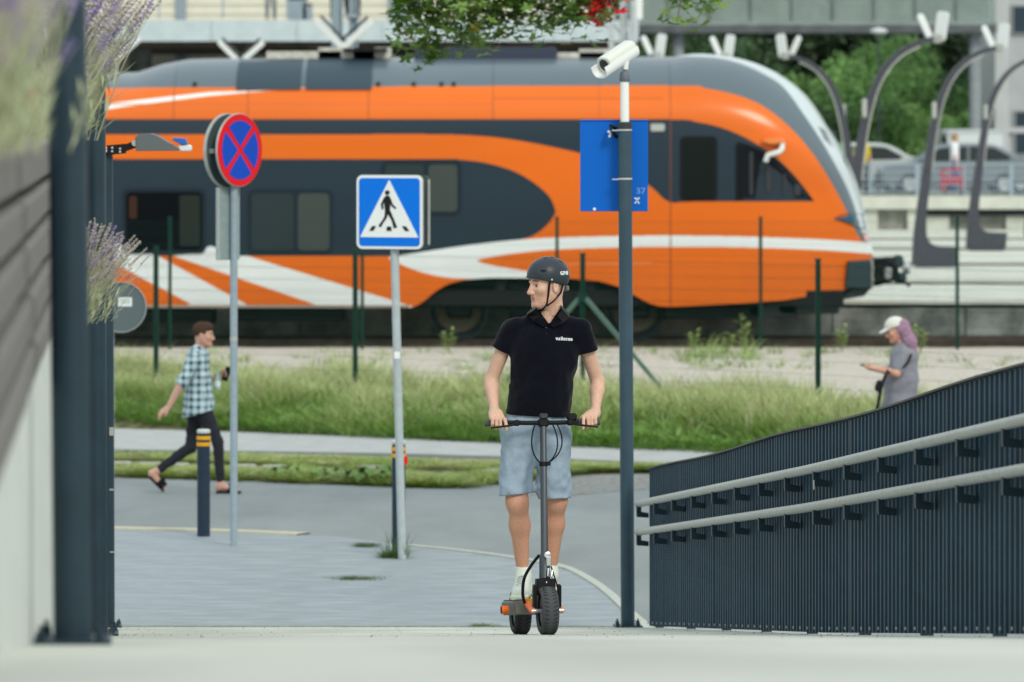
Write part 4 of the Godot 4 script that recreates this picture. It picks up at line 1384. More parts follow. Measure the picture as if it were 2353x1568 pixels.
	piece("jaw", Mb.new().cbox(Vector3(tx(2078), ty(606), -1.35), Vector3(0.16, 0.2, 0.34), 0.04).cbox(Vector3(tx(2082), ty(644), -1.35), Vector3(0.2, 0.16, 0.34), 0.04), buf, cp)
	piece("jaw_face", Mb.new().lathe([Vector2(0.0, -0.06), Vector2(0.09, -0.05), Vector2(0.11, 0.04), Vector2(0.0, 0.1)], 12, Transform3D(Basis(Vector3(0, 0, 1), -PI / 2.6), Vector3(tx(2094), ty(622), -1.3))), M.chrome, cp)
	piece("ring", Mb.new().cbox(Vector3(tx(2052), ty(634), -1.12), Vector3(0.12, 0.2, 0.06), 0.03), M.galvanised, cp)
	piece("hose", Mb.new().tube([Vector3(tx(2020), ty(605), -1.0), Vector3(tx(2046), ty(600), -0.95), Vector3(tx(2070), ty(615), -0.95), Vector3(tx(2076), ty(645), -1.0), Vector3(tx(2102), ty(662), -1.1)], 0.025, 6), M.black, cp)
	piece("snow_plough", Mb.new().prism(pv([tx(1960), ty(668), tx(2010), ty(662), tx(1990), ty(684), tx(1930), ty(694)]), 2.2, Transform3D(Basis.IDENTITY, Vector3(0, 0, -1.6)), 0.02), M.dark_metal, t)
	# wipers on the windscreen
	piece("wiper", Mb.new().tube([on_skin(1925, 300, -0.1), on_skin(1950, 372, 0.0), on_skin(1972, 420, -0.1)], 0.025, 6), M.dark_metal, t)
	# running gear
	for x in [1052, 1462]:
		var w := piece("wheel", Mb.new().lathe([Vector2(0.0, -0.07), Vector2(0.3, -0.05), Vector2(0.40, -0.07), Vector2(0.46, -0.07), Vector2(0.49, 0.06), Vector2(0.43, 0.07), Vector2(0.38, 0.03), Vector2(0.0, 0.05)], 32, Transform3D(Basis(Vector3.RIGHT, PI / 2), Vector3(tx(x), RAIL + 0.46, -0.85))), M.dark_metal, t)
		piece("brake_disc", Mb.new().lathe([Vector2(0.36, 0.05), Vector2(0.34, 0.09), Vector2(0.2, 0.09), Vector2(0.12, 0.14), Vector2(0.0, 0.15)], 24, Transform3D(Basis(Vector3.RIGHT, PI / 2), Vector3(tx(x), RAIL + 0.46, -0.85))), worn(0.16, 0.13, 0.09, 0.3, 0.4), w)
		piece("axle_box", Mb.new().cbox(Vector3(tx(x) + 0.02, RAIL + 0.5, -0.55), Vector3(0.42, 0.3, 0.3), 0.05), M.black, t)
	piece("bogie_frame", Mb.new().cbox(Vector3(tx(1257), RAIL + 0.62, -0.62), Vector3(3.5, 0.22, 0.22), 0.04).cbox(Vector3(tx(1257), RAIL + 0.42, -0.6), Vector3(1.2, 0.3, 0.2), 0.04), M.black, t)
	for x in [1150, 1360]:
		piece("spring", Mb.new().lathe([Vector2(0.16, 0), Vector2(0.16, 0.28), Vector2(0.12, 0.34)], 14, Transform3D(Basis.IDENTITY, Vector3(tx(x), RAIL + 0.72, -0.6))), M.dark_metal, t)
	piece("damper", Mb.new().tube([Vector3(tx(1170), RAIL + 0.85, -0.45), Vector3(tx(1340), RAIL + 0.7, -0.45)], 0.05, 8), M.dark_metal, t)
	for q in [[300, 2.6, 0.34], [660, 1.8, 0.28], [1640, 1.6, 0.24], [1780, 0.8, 0.2], [1860, 1.0, 0.16]]:
		piece("underfloor_box", Mb.new().cbox(Vector3(tx(q[0]), 0.9 - q[2] / 2, -0.8), Vector3(q[1], q[2], 0.9), 0.04), M.black if q[0] < 1700 else M.dark_metal, t)


# ---------------------------------------------------------------- green mesh fences by the railway
func fence_panel(a: Vector3, b: Vector3, h: float, wire: float) -> ArrayMesh:
	var mb := Mb.new()
	var n := int(a.distance_to(b) / 0.05)
	for i in n + 1:
		var p := a.lerp(b, float(i) / n)
		mb.bar(p + Vector3(0, 0.04, 0), p + Vector3(0, h - 0.04, 0), wire, wire, Vector3(1, 0, 0))
	for i in 12:
		var q := Vector3(0, 0.06 + (h - 0.12) * i / 11.0, 0.006)
		mb.bar(a + q, b + q, wire * 1.1, wire * 1.1)
	return mb.done()


func fence_row(label: String, pts: Array, h: float, width: float) -> Node3D:
	var f := thing("mesh_fence", label, "fence", pts[0])
	var o: Vector3 = pts[0]
	for i in pts.size():
		piece("post", Mb.new().box(pts[i] - o + Vector3(0, h / 2 - 0.1, 0), Vector3(width, h + 0.2, 0.06)).box(pts[i] - o + Vector3(0, h + 0.01, 0), Vector3(width + 0.012, 0.025, 0.072)), M.green_paint, f)
		if i + 1 < pts.size():
			piece("mesh_panel", fence_panel(pts[i] - o + Vector3(0, 0, 0.05), pts[i + 1] - o + Vector3(0, 0, 0.05), h, 0.0026), M.green_paint, f, "stuff")
	return f


func build_fences() -> void:
	var xs := [[-600, 71.0], [-100, 69.2], [358, 67.6], [816, 66.0], [1339, 64.0], [1880, 61.4], [2430, 58.4]]
	var pts := []
	for q in xs:
		pts.append(Vector3(spot(q[0], 0, q[1]).x, 0.24, -q[1]))
	var f := fence_row("green wire mesh fence nearer the footpath, with a slanting brace", pts, 1.9, 0.062)
	# braces at the corner post
	var c: Vector3 = pts[4] - pts[0]
	piece("brace", Mb.new().bar(c + Vector3(0.04, 1.36, 0.06), c + Vector3(1.17, 0.02, 0.3), 0.05, 0.05), M.brace_green, f)
	piece("brace", Mb.new().bar(c + Vector3(-0.04, 1.36, 0.0), c + Vector3(-1.2, 0.0, -0.8), 0.05, 0.05), M.brace_green, f)
	piece("clamp", Mb.new().box(c + Vector3(0, 1.36, 0.0), Vector3(0.11, 0.1, 0.11)), M.green_paint, f)
	pts = []
	for px in [-500, -55, 390, 832, 1280, 1748, 2200, 2650]:
		pts.append(Vector3(spot(px, 0, 79.4).x, 0.30, -79.4))
	fence_row("green wire mesh fence along the gravel beside the track", pts, 2.02, 0.05)


# ---------------------------------------------------------------- along the ramp
func along() -> Basis:
	# z towards the viewer along the ramp (level), x across it
	var z := Vector3(-RAMP_TURN, 0, 1).normalized()
	return Basis(Vector3.UP.cross(z), Vector3.UP, z)


func build_ramp_things() -> void:
	build_ramp_fence()
	build_posts()
	build_wall()


func build_ramp_fence() -> void:
	var f := thing("ramp_fence", "dark blue corrugated metal fence with two pale handrails, rising along the right of the ramp", "fence", Vector3.ZERO)
	var d0 := 37.4
	var h := 1.13
	var r := RandomNumberGenerator.new()
	r.seed = 3
	for i in 21:
		var mb := Mb.new()
		var lo := []
		var hi := []
		var n := 8
		var wob := r.randf_range(-0.005, 0.005)
		for k in n:
			for q in [[0.0, 0.0], [0.052, 0.0], [0.070, 0.015], [0.115, 0.015]]:
				var d: float = d0 - i * 1.04 - k * 0.13 - q[0]
				lo.append(on_ramp(3.78 - q[1] + wob, d, 0.012))
				hi.append(on_ramp(3.78 - q[1] + wob, d, h + 0.010 * sin(d * 0.9)))
		lo.append(on_ramp(3.78 + wob, d0 - (i + 1) * 1.04, 0.012))
		hi.append(on_ramp(3.78 + wob, d0 - (i + 1) * 1.04, h + 0.010 * sin((d0 - (i + 1) * 1.04) * 0.9)))
		mb.flat()
		for k in lo.size() - 1:
			mb.quad(lo[k], hi[k], hi[k + 1], lo[k + 1], Vector3(-1, 0, 0.1))
			var o := Vector3(0.006, 0, 0)
			mb.quad(lo[k] + o, hi[k] + o, hi[k + 1] + o, lo[k + 1] + o, Vector3(1, 0, 0))
		piece("sheet", mb, M.navy_sheet, f)
		var c := Mb.new()
		var da := d0 - i * 1.04 - 0.003
		var db := d0 - (i + 1) * 1.04 + 0.003
		c.bar(on_ramp(3.77, da, h + 0.008 + 0.010 * sin(da * 0.9)), on_ramp(3.77, db, h + 0.008 + 0.010 * sin(db * 0.9)), 0.05, 0.010)
		piece("coping", c, M.dark_metal, f)
	for i in 11:
		piece("post", Mb.new().box(on_ramp(3.84, d0 - 0.06 - i * 2.08, h / 2), Vector3(0.06, h, 0.06)), M.navy, f)
	var bolts := Mb.new()
	for i in 70:
		bolts.box(on_ramp(3.742, d0 - 0.2 - i * 0.3, 0.035), Vector3(0.008, 0.014, 0.014))
	piece("bolts", bolts, M.galvanised, f, "stuff")
	piece("cable_tie", Mb.new().box(on_ramp(3.66, 27.6, 0.80), Vector3(0.006, 0.05, 0.006)), M.white, f)
	for hh in [0.895, 0.690]:
		var pts := []
		for i in 24:
			pts.append(on_ramp(3.69, d0 + 0.02 - i * 0.92, hh))
		var rail := piece("handrail", Mb.new().tube(pts, 0.026, 12), M.galvanised, f)
		for i in 19:
			var d := d0 - 0.05 - i * 1.2
			var b := Mb.new()
			b.box(on_ramp(3.69, d, hh - 0.050), Vector3(0.032, 0.060, 0.05), along())
			b.prism(pv([-0.03, 0.022, 0.055, 0.008, 0.055, -0.026, -0.03, -0.020]), 0.05, Transform3D(along(), on_ramp(3.705, d, hh - 0.075)))
			piece("bracket", b, M.navy, rail)


func post_at(called: String, label: String, off: float, d: float, h: float, lean: float, cat: String, group := "", paint: Material = null) -> Node3D:
	var t := thing(called, label, cat, on_ramp(off, d, 0.0), 0.0, group)
	t.rotation.z = lean
	piece("shaft", Mb.new().lathe([Vector2(0.0, 0.0), Vector2(0.05, 0.0), Vector2(0.05, h - 0.004), Vector2(0.046, h), Vector2(0.0, h)], 28), paint if paint else M.navy, t)
	var bp := piece("base_plate", Mb.new().cbox(Vector3(0, 0.01, 0), Vector3(0.20, 0.02, 0.20), 0.004, along()), M.navy, t)
	for s in [[-1, -1], [1, -1], [-1, 1], [1, 1]]:
		piece("bolt", Mb.new().lathe([Vector2(0.013, 0.0), Vector2(0.013, 0.022), Vector2(0.006, 0.024), Vector2(0.006, 0.038), Vector2(0.0, 0.038)], 6, Transform3D(Basis.IDENTITY, Vector3(s[0] * 0.075, 0.02, s[1] * 0.075))), M.navy, bp)
	return t


func build_posts() -> void:
	post_at("lamp_post", "nearest dark blue steel post on the left, blurred, in front of the wall", -0.141, 13.4, 3.45, 0.010, "post", "dark posts along the ramp")
	post_at("lamp_post", "middle one of the three dark blue steel posts on the left", -0.141, 24.0, 3.45, 0.004, "post", "dark posts along the ramp")
	var p3 := post_at("lamp_post", "farthest dark blue steel post on the left, carrying a lamp arm", -0.141, 37.4, 3.45, 0.004, "post", "dark posts along the ramp")
	for q in [[1.42, 0.06], [1.0, 0.012], [0.55, 0.01]]:
		piece("sticker", Mb.new().box(Vector3(0.035, q[0], 0.046), Vector3(0.03, q[1], 0.006)), M.galvanised, p3)
	var base := on_ramp(-0.141, 37.4, 3.45)
	var k := 1.0 / 318.0
	var lamp := thing("floodlight", "grey wedge-shaped lamp on a bolted arm at the top of the far left post", "lamp", base)
	piece("arm", Mb.new().bar(Vector3(0.0, 0.0, 0.06), Vector3(42 * k, 0.012, 0.06), 0.04, 0.07).bar(Vector3(36 * k, 0.010, 0.06), Vector3(66 * k, 0.045, 0.06), 0.045, 0.05), M.black, lamp)
	for q in [[-2, 8], [12, 9], [-2, -4], [12, -4], [30, 6], [30, -6]]:
		piece("bolt", Mb.new().lathe([Vector2(0.008, 0), Vector2(0.008, 0.012), Vector2(0, 0.014)], 6, Transform3D(Basis(Vector3.RIGHT, PI / 2), Vector3(q[0] * k, q[1] * k * 0.6, 0.082))), M.chrome, lamp)
	piece("joint", Mb.new().lathe([Vector2(0.0, -0.04), Vector2(0.022, -0.04), Vector2(0.022, 0.04), Vector2(0.0, 0.04)], 14, Transform3D(Basis(Vector3.RIGHT, PI / 2), Vector3(64 * k, 0.05, 0.06))), M.chrome, lamp)
	piece("housing", Mb.new().prism(pv([66 * k, 30 * k, 74 * k, 36 * k, 102 * k, 39 * k, 118 * k, 33 * k, 166 * k, 3 * k, 164 * k, -1 * k, 68 * k, -2 * k]), 0.2, Transform3D(Basis.IDENTITY, Vector3(0, 0, 0.06)), 0.008), plain(0.11, 0.125, 0.135, 0.45), lamp)
	var cap := piece("end_cap", Mb.new().prism(pv([150 * k, 24 * k, 156 * k, 29 * k, 180 * k, 27 * k, 186 * k, 14 * k, 172 * k, 12 * k]), 0.12, Transform3D(Basis.IDENTITY, Vector3(0, 0, 0.10)), 0.008), plain(0.03, 0.12, 0.42, 0.4), lamp)
	piece("glass", Mb.new().cbox(Vector3(180 * k, 5 * k, 0.10), Vector3(30 * k, 15 * k, 0.1), 0.012), M.white_lamp, cap)
	# right post with the camera and the blue sign
	var d := 37.6
	var rp := post_at("camera_post", "dark blue steel post at the foot of the fence, with a white pole on top", 3.635, d, 3.67, 0.006, "post", "", M.navy_lit)
	var top := on_ramp(3.635, d, 3.67) + Vector3(-0.022, 0, 0)
	piece("pole_extension", Mb.new().lathe([Vector2(0.0315, -0.02), Vector2(0.0315, 0.325), Vector2(0, 0.325)], 20, Transform3D(Basis.IDENTITY, Vector3(0, 3.67, 0))), M.white, rp)
	piece("collar", Mb.new().lathe([Vector2(0.054, -0.05), Vector2(0.054, 0.0), Vector2(0.032, 0.004)], 24, Transform3D(Basis.IDENTITY, Vector3(0, 3.67, 0))), M.dark_metal, rp)
	for q in [-0.055, -0.41]:
		piece("band", Mb.new().lathe([Vector2(0.0505, -0.006), Vector2(0.053, -0.006), Vector2(0.053, 0.006), Vector2(0.0505, 0.006)], 24, Transform3D(Basis.IDENTITY, Vector3(0, 3.67 + q, 0))).box(Vector3(-0.07, 3.67 + q - 0.003, 0.02), Vector3(0.05, 0.008, 0.012)), M.chrome, rp)
	# camera
	var cam := thing("security_camera", "white security camera pointing down to the left on the pole top", "camera", top + Vector3(0, 0.325, 0))
	piece("mount", Mb.new().lathe([Vector2(0.036, -0.03), Vector2(0.04, -0.02), Vector2(0.04, 0.02), Vector2(0.028, 0.045), Vector2(0.016, 0.05), Vector2(0.016, 0.075), Vector2(0, 0.075)], 18), plain(0.12, 0.15, 0.18, 0.4), cam)
	piece("swivel", Mb.new().tube([Vector3(0.004, 0.06, 0), Vector3(0.012, 0.12, 0)], 0.02, 10), M.white, cam)
	var ax := Vector3(-0.66, -0.44, 0.62).normalized()
	var sx := ax.cross(Vector3.UP).normalized()
	var cb := Basis(sx, ax.cross(sx) * -1.0, ax)
	cb = Basis(cb.x, cb.z.cross(cb.x), cb.z)
	var mid := Vector3(-0.065, 0.145, 0.0)
	var shell := PackedVector2Array()
	for q in smooth_line([Vector2(-0.066, -0.03), Vector2(-0.066, 0.03), Vector2(-0.045, 0.058), Vector2(0, 0.066), Vector2(0.045, 0.058), Vector2(0.066, 0.03), Vector2(0.066, -0.03), Vector2(0.045, -0.055), Vector2(0, -0.06), Vector2(-0.045, -0.055)], 4, true):
		shell.append(q)
	piece("housing", Mb.new().prism(shell, 0.30, Transform3D(cb, mid - ax * 0.02), 0.006), plain(0.62, 0.65, 0.60, 0.4), cam)
	var hood := PackedVector2Array()
	for q in smooth_line([Vector2(-0.074, -0.012), Vector2(-0.073, 0.03), Vector2(-0.05, 0.064), Vector2(0, 0.074), Vector2(0.05, 0.064), Vector2(0.073, 0.03), Vector2(0.074, -0.012)], 4):
		hood.append(q)
	for q in smooth_line([Vector2(0.067, -0.012), Vector2(0.067, 0.03), Vector2(0.046, 0.059), Vector2(0, 0.0675), Vector2(-0.046, 0.059), Vector2(-0.067, 0.03), Vector2(-0.067, -0.012)], 4):
		hood.append(q)
	piece("hood", Mb.new().prism(hood, 0.37, Transform3D(cb, mid + ax * 0.012)), M.white, cam)
	piece("lens", Mb.new().lathe([Vector2(0.047, 0.0), Vector2(0.044, 0.004), Vector2(0.0, 0.003)], 20, Transform3D(Basis(cb.x, cb.z, -cb.y), mid + ax * 0.131)), plain(0.03, 0.032, 0.035, 0.15), cam)
	# blue plate clamped to the far side of the post
	var sg := thing("blue_sign", "blue rectangular sign plate fixed behind the camera post, faint white marks on it", "sign", spot(1411, 381, d + 0.12))
	var ks := (d + 0.12) / LENS
	piece("plate", Mb.new().cbox(Vector3.ZERO, Vector3(156 * ks, 210 * ks, 0.02), 0.004), M.plate_blue, sg)
	var frame := Mb.new()
	frame.box(Vector3(0, 105 * ks, 0.004), Vector3(157 * ks, 0.008, 0.03))
	piece("edge", frame, plain(0.02, 0.12, 0.50, 0.4), sg)
	var tm := TextMesh.new()
	tm.text = "37"
	tm.font = sans()
	tm.font_size = 32
	tm.pixel_size = 0.0019
	tm.depth = 0.003
	var n := piece("lettering", tm, plain(0.16, 0.32, 0.72, 0.5), sg)
	n.position = Vector3(61 * ks, -58 * ks, 0.012)
	var star := Mb.new()
	for a in [0.9, 2.2]:
		star.box(Vector3.ZERO, Vector3(0.055, 0.010, 0.003), Basis(Vector3(0, 0, 1), a))
	star.box(Vector3(-0.004, 0.014, 0.0014), Vector3(0.03, 0.008, 0.003))
	var sm := piece("walking_mark", star, plain(0.6, 0.72, 0.85, 0.5), sg)
	sm.position = Vector3(53 * ks, -80 * ks, 0.012)
	piece("rivet", Mb.new().lathe([Vector2(0.012, 0), Vector2(0.009, 0.006), Vector2(0, 0.008)], 12, Transform3D(Basis(Vector3.RIGHT, PI / 2), Vector3(-45 * ks, -100 * ks, 0.01))), M.white, sg)
	var cl := piece("clamp", Mb.new().tube([Vector3(6 * ks, 84 * ks, 0.03), Vector3(-8 * ks, 92 * ks, 0.09), Vector3(-4 * ks, 76 * ks, 0.13), Vector3(6 * ks, 66 * ks, 0.06)], 0.014, 8), M.black, sg)
	for q in [[-8, 74], [-13, 78], [-11, 68]]:
		piece("bolt", Mb.new().lathe([Vector2(0.011, -0.02), Vector2(0.011, 0.02), Vector2(0, 0.022)], 6, Transform3D(Basis(Vector3.RIGHT, PI / 2), Vector3(q[0] * ks, q[1] * ks, 0.10))), M.chrome, cl)


func sans() -> SystemFont:
	if not M.has("font"):
		var f := SystemFont.new()
		f.font_names = PackedStringArray(["Droid Sans"])
		f.font_weight = 700
		M.font = f
	return M.font


func build_wall() -> void:
	var b := along()
	var w := thing("retaining_wall", "pale concrete wall topped with five courses of grey blocks, blurred at the left edge", "wall", Vector3.ZERO)
	var r := RandomNumberGenerator.new()
	r.seed = 12
	# concrete panels below, their feet on the ramp
	var d := 5.0
	for len_ in [2.4, 5.05, 5.0, 5.0, 8.0]:
		var mb := Mb.new()
		var a: float = d + 0.012
		var e: float = d + len_ - 0.012
		var poly := PackedVector2Array([Vector2(a, EYE - 0.67), Vector2(e, EYE - 0.67), Vector2(e, ramp_y(e) - 0.05), Vector2(a, ramp_y(a) - 0.05)])
		mb.prism(poly, 0.3, Transform3D(Basis(Vector3(RAMP_TURN, 0, -1), Vector3.UP, Vector3(1, 0, 0)), Vector3(-0.25 - 0.15, 0, 0)), 0.006)
		piece("concrete_panel", mb, M.wall_concrete, w)
		d += len_
	var tops := [0.04, 0.19, 0.31, 0.437, 0.556, 0.668]
	for row in 5:
		var q := 5.0 - (0.6 if row % 2 else 0.0)
		while q < 25.4:
			var l := 2.35
			var hgt: float = tops[row + 1] - tops[row]
			var mid := q + l / 2
			var c := Vector3(-0.25 - 0.13 + r.randf_range(-0.004, 0.004) - 0.03 + 0.011 * row + RAMP_TURN * mid, EYE - (tops[row] + tops[row + 1]) / 2, -mid)
			var blk := piece("block", Mb.new().cbox(c, Vector3(0.26, hgt - 0.020, l - 0.05), 0.014, b), M.block, w)
			q += l
	piece("backing", Mb.new().box(Vector3(-0.25 - 0.25 + RAMP_TURN * 15.2, EYE - 0.4, -15.2), Vector3(0.2, 0.6, 20.3), b), M.soil, w)
	# lower stretch farther down
	var lw := thing("planter_wall", "lower concrete wall behind the dark posts with lavender on it", "wall", Vector3.ZERO)
	var poly2 := PackedVector2Array([Vector2(25.6, EYE - 1.12), Vector2(36.6, EYE - 1.12), Vector2(36.6, -0.1), Vector2(25.6, 1.1)])
	piece("concrete_panel", Mb.new().prism(poly2, 0.3, Transform3D(Basis(Vector3(RAMP_TURN, 0, -1), Vector3.UP, Vector3(1, 0, 0)), Vector3(-0.40, 0, 0)), 0.006), M.wall_concrete, lw)
	lay("planting_bed", Mb.new().box(Vector3(-2.6 + RAMP_TURN * 15, EYE - 0.6, -15.2), Vector3(4.0, 1.04, 20.6), b), M.soil)
	lay("lower_planting_bed", Mb.new().box(Vector3(-2.65 + RAMP_TURN * 31, EYE - 2.0, -31.1), Vector3(4.1, 1.6, 11.0), b), M.soil)


# ---------------------------------------------------------------- signs, bollards
func build_street_things() -> void:
	# no-stopping sign on a grey pole, a second disc on its other side
	var s1 := 259.0
	var at := Vector3((537.0 - 1176.5) / s1, 0.0, -LENS / s1)
	var p := thing("sign_post", "grey steel pole left of the other sign, under the round no-stopping sign", "post", at)
	piece("shaft", Mb.new().lathe([Vector2(0.0, 0.0), Vector2(0.033, 0.0), Vector2(0.033, 3.78), Vector2(0.0, 3.79)], 22), M.pole_grey, p)
	piece("band", Mb.new().lathe([Vector2(0.0335, 1.82), Vector2(0.035, 1.82), Vector2(0.035, 1.86), Vector2(0.0335, 1.86)], 22), M.galvanised, p)
	var face := Basis(Vector3.UP, 0.965)
	var r := 0.328
	var sg := thing("no_stopping_sign", "round red and blue no-stopping sign turned to the right, on the left pole", "road sign", at + Vector3(0.0, EYE - (345 - 290) / s1, 0.0) + face * Vector3(0, 0, 0.055))
	sg.basis = face
	piece("plate", Mb.new().prism(disc(r, 48), 0.02, Transform3D.IDENTITY, 0.004), M.galvanised, sg)
	piece("red_ring", Mb.new().prism(disc(r - 0.008, 48), 0.006, Transform3D(Basis.IDENTITY, Vector3(0, 0, 0.012))), M.sign_red, sg)
	# four blue fields between the arms of the cross
	for q in 4:
		var fld := PackedVector2Array()
		var m: float = q * PI / 2
		var rr := r * 0.80
		var gap := 0.021
		for i in 13:
			var a := m - PI / 4 + 0.11 + (PI / 2 - 0.22) * i / 12.0
			fld.append(Vector2(cos(a), sin(a)) * rr)
		fld.append(Vector2(cos(m), sin(m)) * gap * 1.42)
		piece("blue_field", Mb.new().prism(fld, 0.004, Transform3D(Basis.IDENTITY, Vector3(0, 0, 0.0165))), M.sign_deep, sg)
	var bk := thing("road_sign_back", "dark back of a second round sign on the left pole, facing away", "road sign", at + Vector3(0.0, EYE - (347 - 290) / s1, 0.0) - face * Vector3(0, 0, 0.075))
	bk.basis = face
	piece("plate", Mb.new().prism(disc(r, 48), 0.02, Transform3D.IDENTITY, 0.004), plain(0.06, 0.085, 0.09, 0.5), bk)
	var ring := Mb.new()
	for i in 48:
		var a := TAU * i / 48
		var a2 := TAU * (i + 1) / 48
		ring.bar(Vector3(cos(a), sin(a), 0) * r + Vector3(0, 0, 0.006), Vector3(cos(a2), sin(a2), 0) * r + Vector3(0, 0, 0.006), 0.012, 0.03, Vector3(0, 0, 1))
	piece("rim", ring, M.galvanised, bk)
	piece("clamp", Mb.new().box(Vector3(-0.12, 0.0, 0.03), Vector3(0.3, 0.04, 0.05)), M.galvanised, bk)
	var sub := thing("sign_plate", "grey rectangular sign plate seen from behind under the round sign", "road sign", at + Vector3(0.0, EYE - (514 - 290) / s1, 0.0) - face * Vector3(0, 0, 0.045))
	sub.basis = face
	piece("plate", Mb.new().cbox(Vector3(-0.03, 0, 0), Vector3(0.33, 0.645, 0.016), 0.004), M.steel_back, sub)
	for x in [-0.185, 0.06]:
		piece("edge_fold", Mb.new().box(Vector3(x, 0, 0.016), Vector3(0.018, 0.64, 0.016)), M.galvanised, sub)
	# pedestrian crossing sign
	var s2 := 267.0
	var at2 := Vector3((924.0 - 1176.5) / s2, 0.0, -LENS / s2)
	var p2 := thing("sign_post", "pale grey steel pole leaning slightly left, under the pedestrian crossing sign", "post", at2)
	p2.rotation.z = 0.0245
	piece("shaft", Mb.new().lathe([Vector2(0.0, 0.0), Vector2(0.036, 0.0), Vector2(0.036, 3.25), Vector2(0.0, 3.26)], 22), worn(0.38, 0.44, 0.455, 0.08, 0.8, 0.5), p2)
	piece("sticker", Mb.new().box(Vector3(0.0, 1.76, 0.034), Vector3(0.05, 0.06, 0.01)), M.white, p2)
	var f2 := Basis(Vector3.UP, -0.36)
	var u := 1.0 / s2
	for back in [false, true]:
		var c := Vector3((901.0 - 1176.5) / s2, EYE - (487.5 - 290) / s2, -LENS / s2) + (f2 * Vector3(0, 0, -0.105 if back else 0.05) + Vector3(0, 0, 0))
		var t := thing("square_sign" if back else "crossing_sign", "thin edge of a second square sign behind the pedestrian crossing sign" if back else "square blue pedestrian crossing sign with a walking figure in a white triangle", "road sign", c)
		t.basis = f2
		if back:
			piece("plate", Mb.new().prism(round_rect(-0.305, -0.315, 0.305, 0.315, 0.05), 0.02), plain(0.06, 0.085, 0.09, 0.5), t)
			piece("rim", Mb.new().box(Vector3(0.301, 0, 0.008), Vector3(0.012, 0.56, 0.03)), M.galvanised, t)
			for y in [-0.2, 0.2]:
				piece("clamp", Mb.new().box(Vector3(-0.05, y, 0.04), Vector3(0.16, 0.05, 0.055)), M.galvanised, t)
			continue
		piece("plate", Mb.new().prism(round_rect(-0.308, -0.32, 0.308, 0.32, 0.055), 0.02, Transform3D.IDENTITY, 0.003), M.galvanised, t)
		piece("white_border", Mb.new().prism(round_rect(-0.304, -0.316, 0.304, 0.316, 0.052), 0.004, Transform3D(Basis.IDENTITY, Vector3(0, 0, 0.0115))), M.white, t)
		piece("blue_field", Mb.new().prism(round_rect(-0.282, -0.293, 0.282, 0.293, 0.032), 0.004, Transform3D(Basis.IDENTITY, Vector3(0, 0, 0.015))), M.sign_blue, t)
		piece("triangle", Mb.new().prism(pv([0.0, 0.278, 0.270, -0.216, -0.270, -0.216]), 0.004, Transform3D(Basis.IDENTITY, Vector3(0, 0, 0.0185))), M.white, t)
		var fig := Mb.new()
		figure(fig, u, disc(5.5, 14, Vector2(893, 442)))
		figure(fig, u, pv([889, 449, 897, 449, 902, 458, 900, 472, 899, 486, 888, 487, 886, 470, 886, 458]))
		figure(fig, u, pv([886, 452, 889, 458, 883, 470, 884, 480, 880, 481, 878, 469]))
		figure(fig, u, pv([898, 452, 902, 458, 905, 468, 914, 477, 911, 480, 902, 472]))
		figure(fig, u, pv([888, 485, 896, 486, 892, 500, 883, 513, 878, 522, 872, 519, 880, 508, 886, 498]))
		figure(fig, u, pv([892, 485, 900, 484, 907, 500, 913, 515, 916, 522, 908, 524, 903, 506, 897, 496]))
		figure(fig, u, pv([858, 519, 867, 519, 861, 530, 851, 530]))
		figure(fig, u, pv([892, 520, 902, 520, 903, 530, 891, 530]))
		figure(fig, u, pv([927, 519, 936, 519, 944, 530, 934, 530]))
		piece("walking_figure", fig, M.sign_black, t)
	# bollards
	var bo := make_bollard("dark blue bollard with two yellow bands in front of the walking person", Vector3((467.5 - 1176.5) / 253.0, 0, -LENS / 253.0))
	var b2 := copy(bo, Vector3((916 - 1176.5) / 262.0, 0, -LENS / 262.0), 0.4, "dark blue bollard with two yellow bands behind the crossing sign's pole")
	piece("red_sticker", Mb.new().box(Vector3(0.045, 0.80, 0.05), Vector3(0.03, 0.07, 0.02)), M.sign_red, b2)
	# back of a round sign behind the farthest dark post
	var s3 := 238.0
	var rb := thing("round_sign", "grey back of a round sign with a white sticker behind the far left post", "road sign", spot(278, 706, LENS / s3))
	piece("plate", Mb.new().prism(disc(0.244, 44), 0.018, Transform3D.IDENTITY, 0.004), plain(0.11, 0.145, 0.155, 0.5), rb)
	var ring3 := Mb.new()
	for i in 44:
		var a := TAU * i / 44
		var a2 := TAU * (i + 1) / 44
		ring3.bar(Vector3(cos(a), sin(a), 0.05) * 0.242, Vector3(cos(a2), sin(a2), 0.05) * 0.242, 0.008, 0.022, Vector3(0, 0, 1))
	piece("rim", ring3, M.galvanised, rb)
	piece("sticker", Mb.new().box(Vector3(9 / s3, 12 / s3, 0.011), Vector3(0.135, 0.088, 0.003)), M.white, rb)
	for y in [0.02, -0.005]:
		piece("print", Mb.new().box(Vector3(9 / s3, 12 / s3 + y, 0.0135), Vector3(0.09, 0.008, 0.002)), M.steel_back, rb)
	var pl := thing("sign_post", "thin grey pole of the round sign hidden behind the far left post", "post", Vector3(spot(255, 0, LENS / s3 + 0.06).x, 0, -LENS / s3 - 0.06))
	piece("shaft", Mb.new().lathe([Vector2(0.03, 0.0), Vector2(0.03, 2.3), Vector2(0, 2.3)], 16), M.pole_grey, pl)


func figure(fig: Mb, u: float, poly: PackedVector2Array) -> void:
	var g := PackedVector2Array()
	for q in poly:
		g.append(Vector2((q.x - 897) * u * 1.07, (487 - q.y) * u))
	fig.prism(g, 0.004, Transform3D(Basis.IDENTITY, Vector3(0, 0, 0.022)))


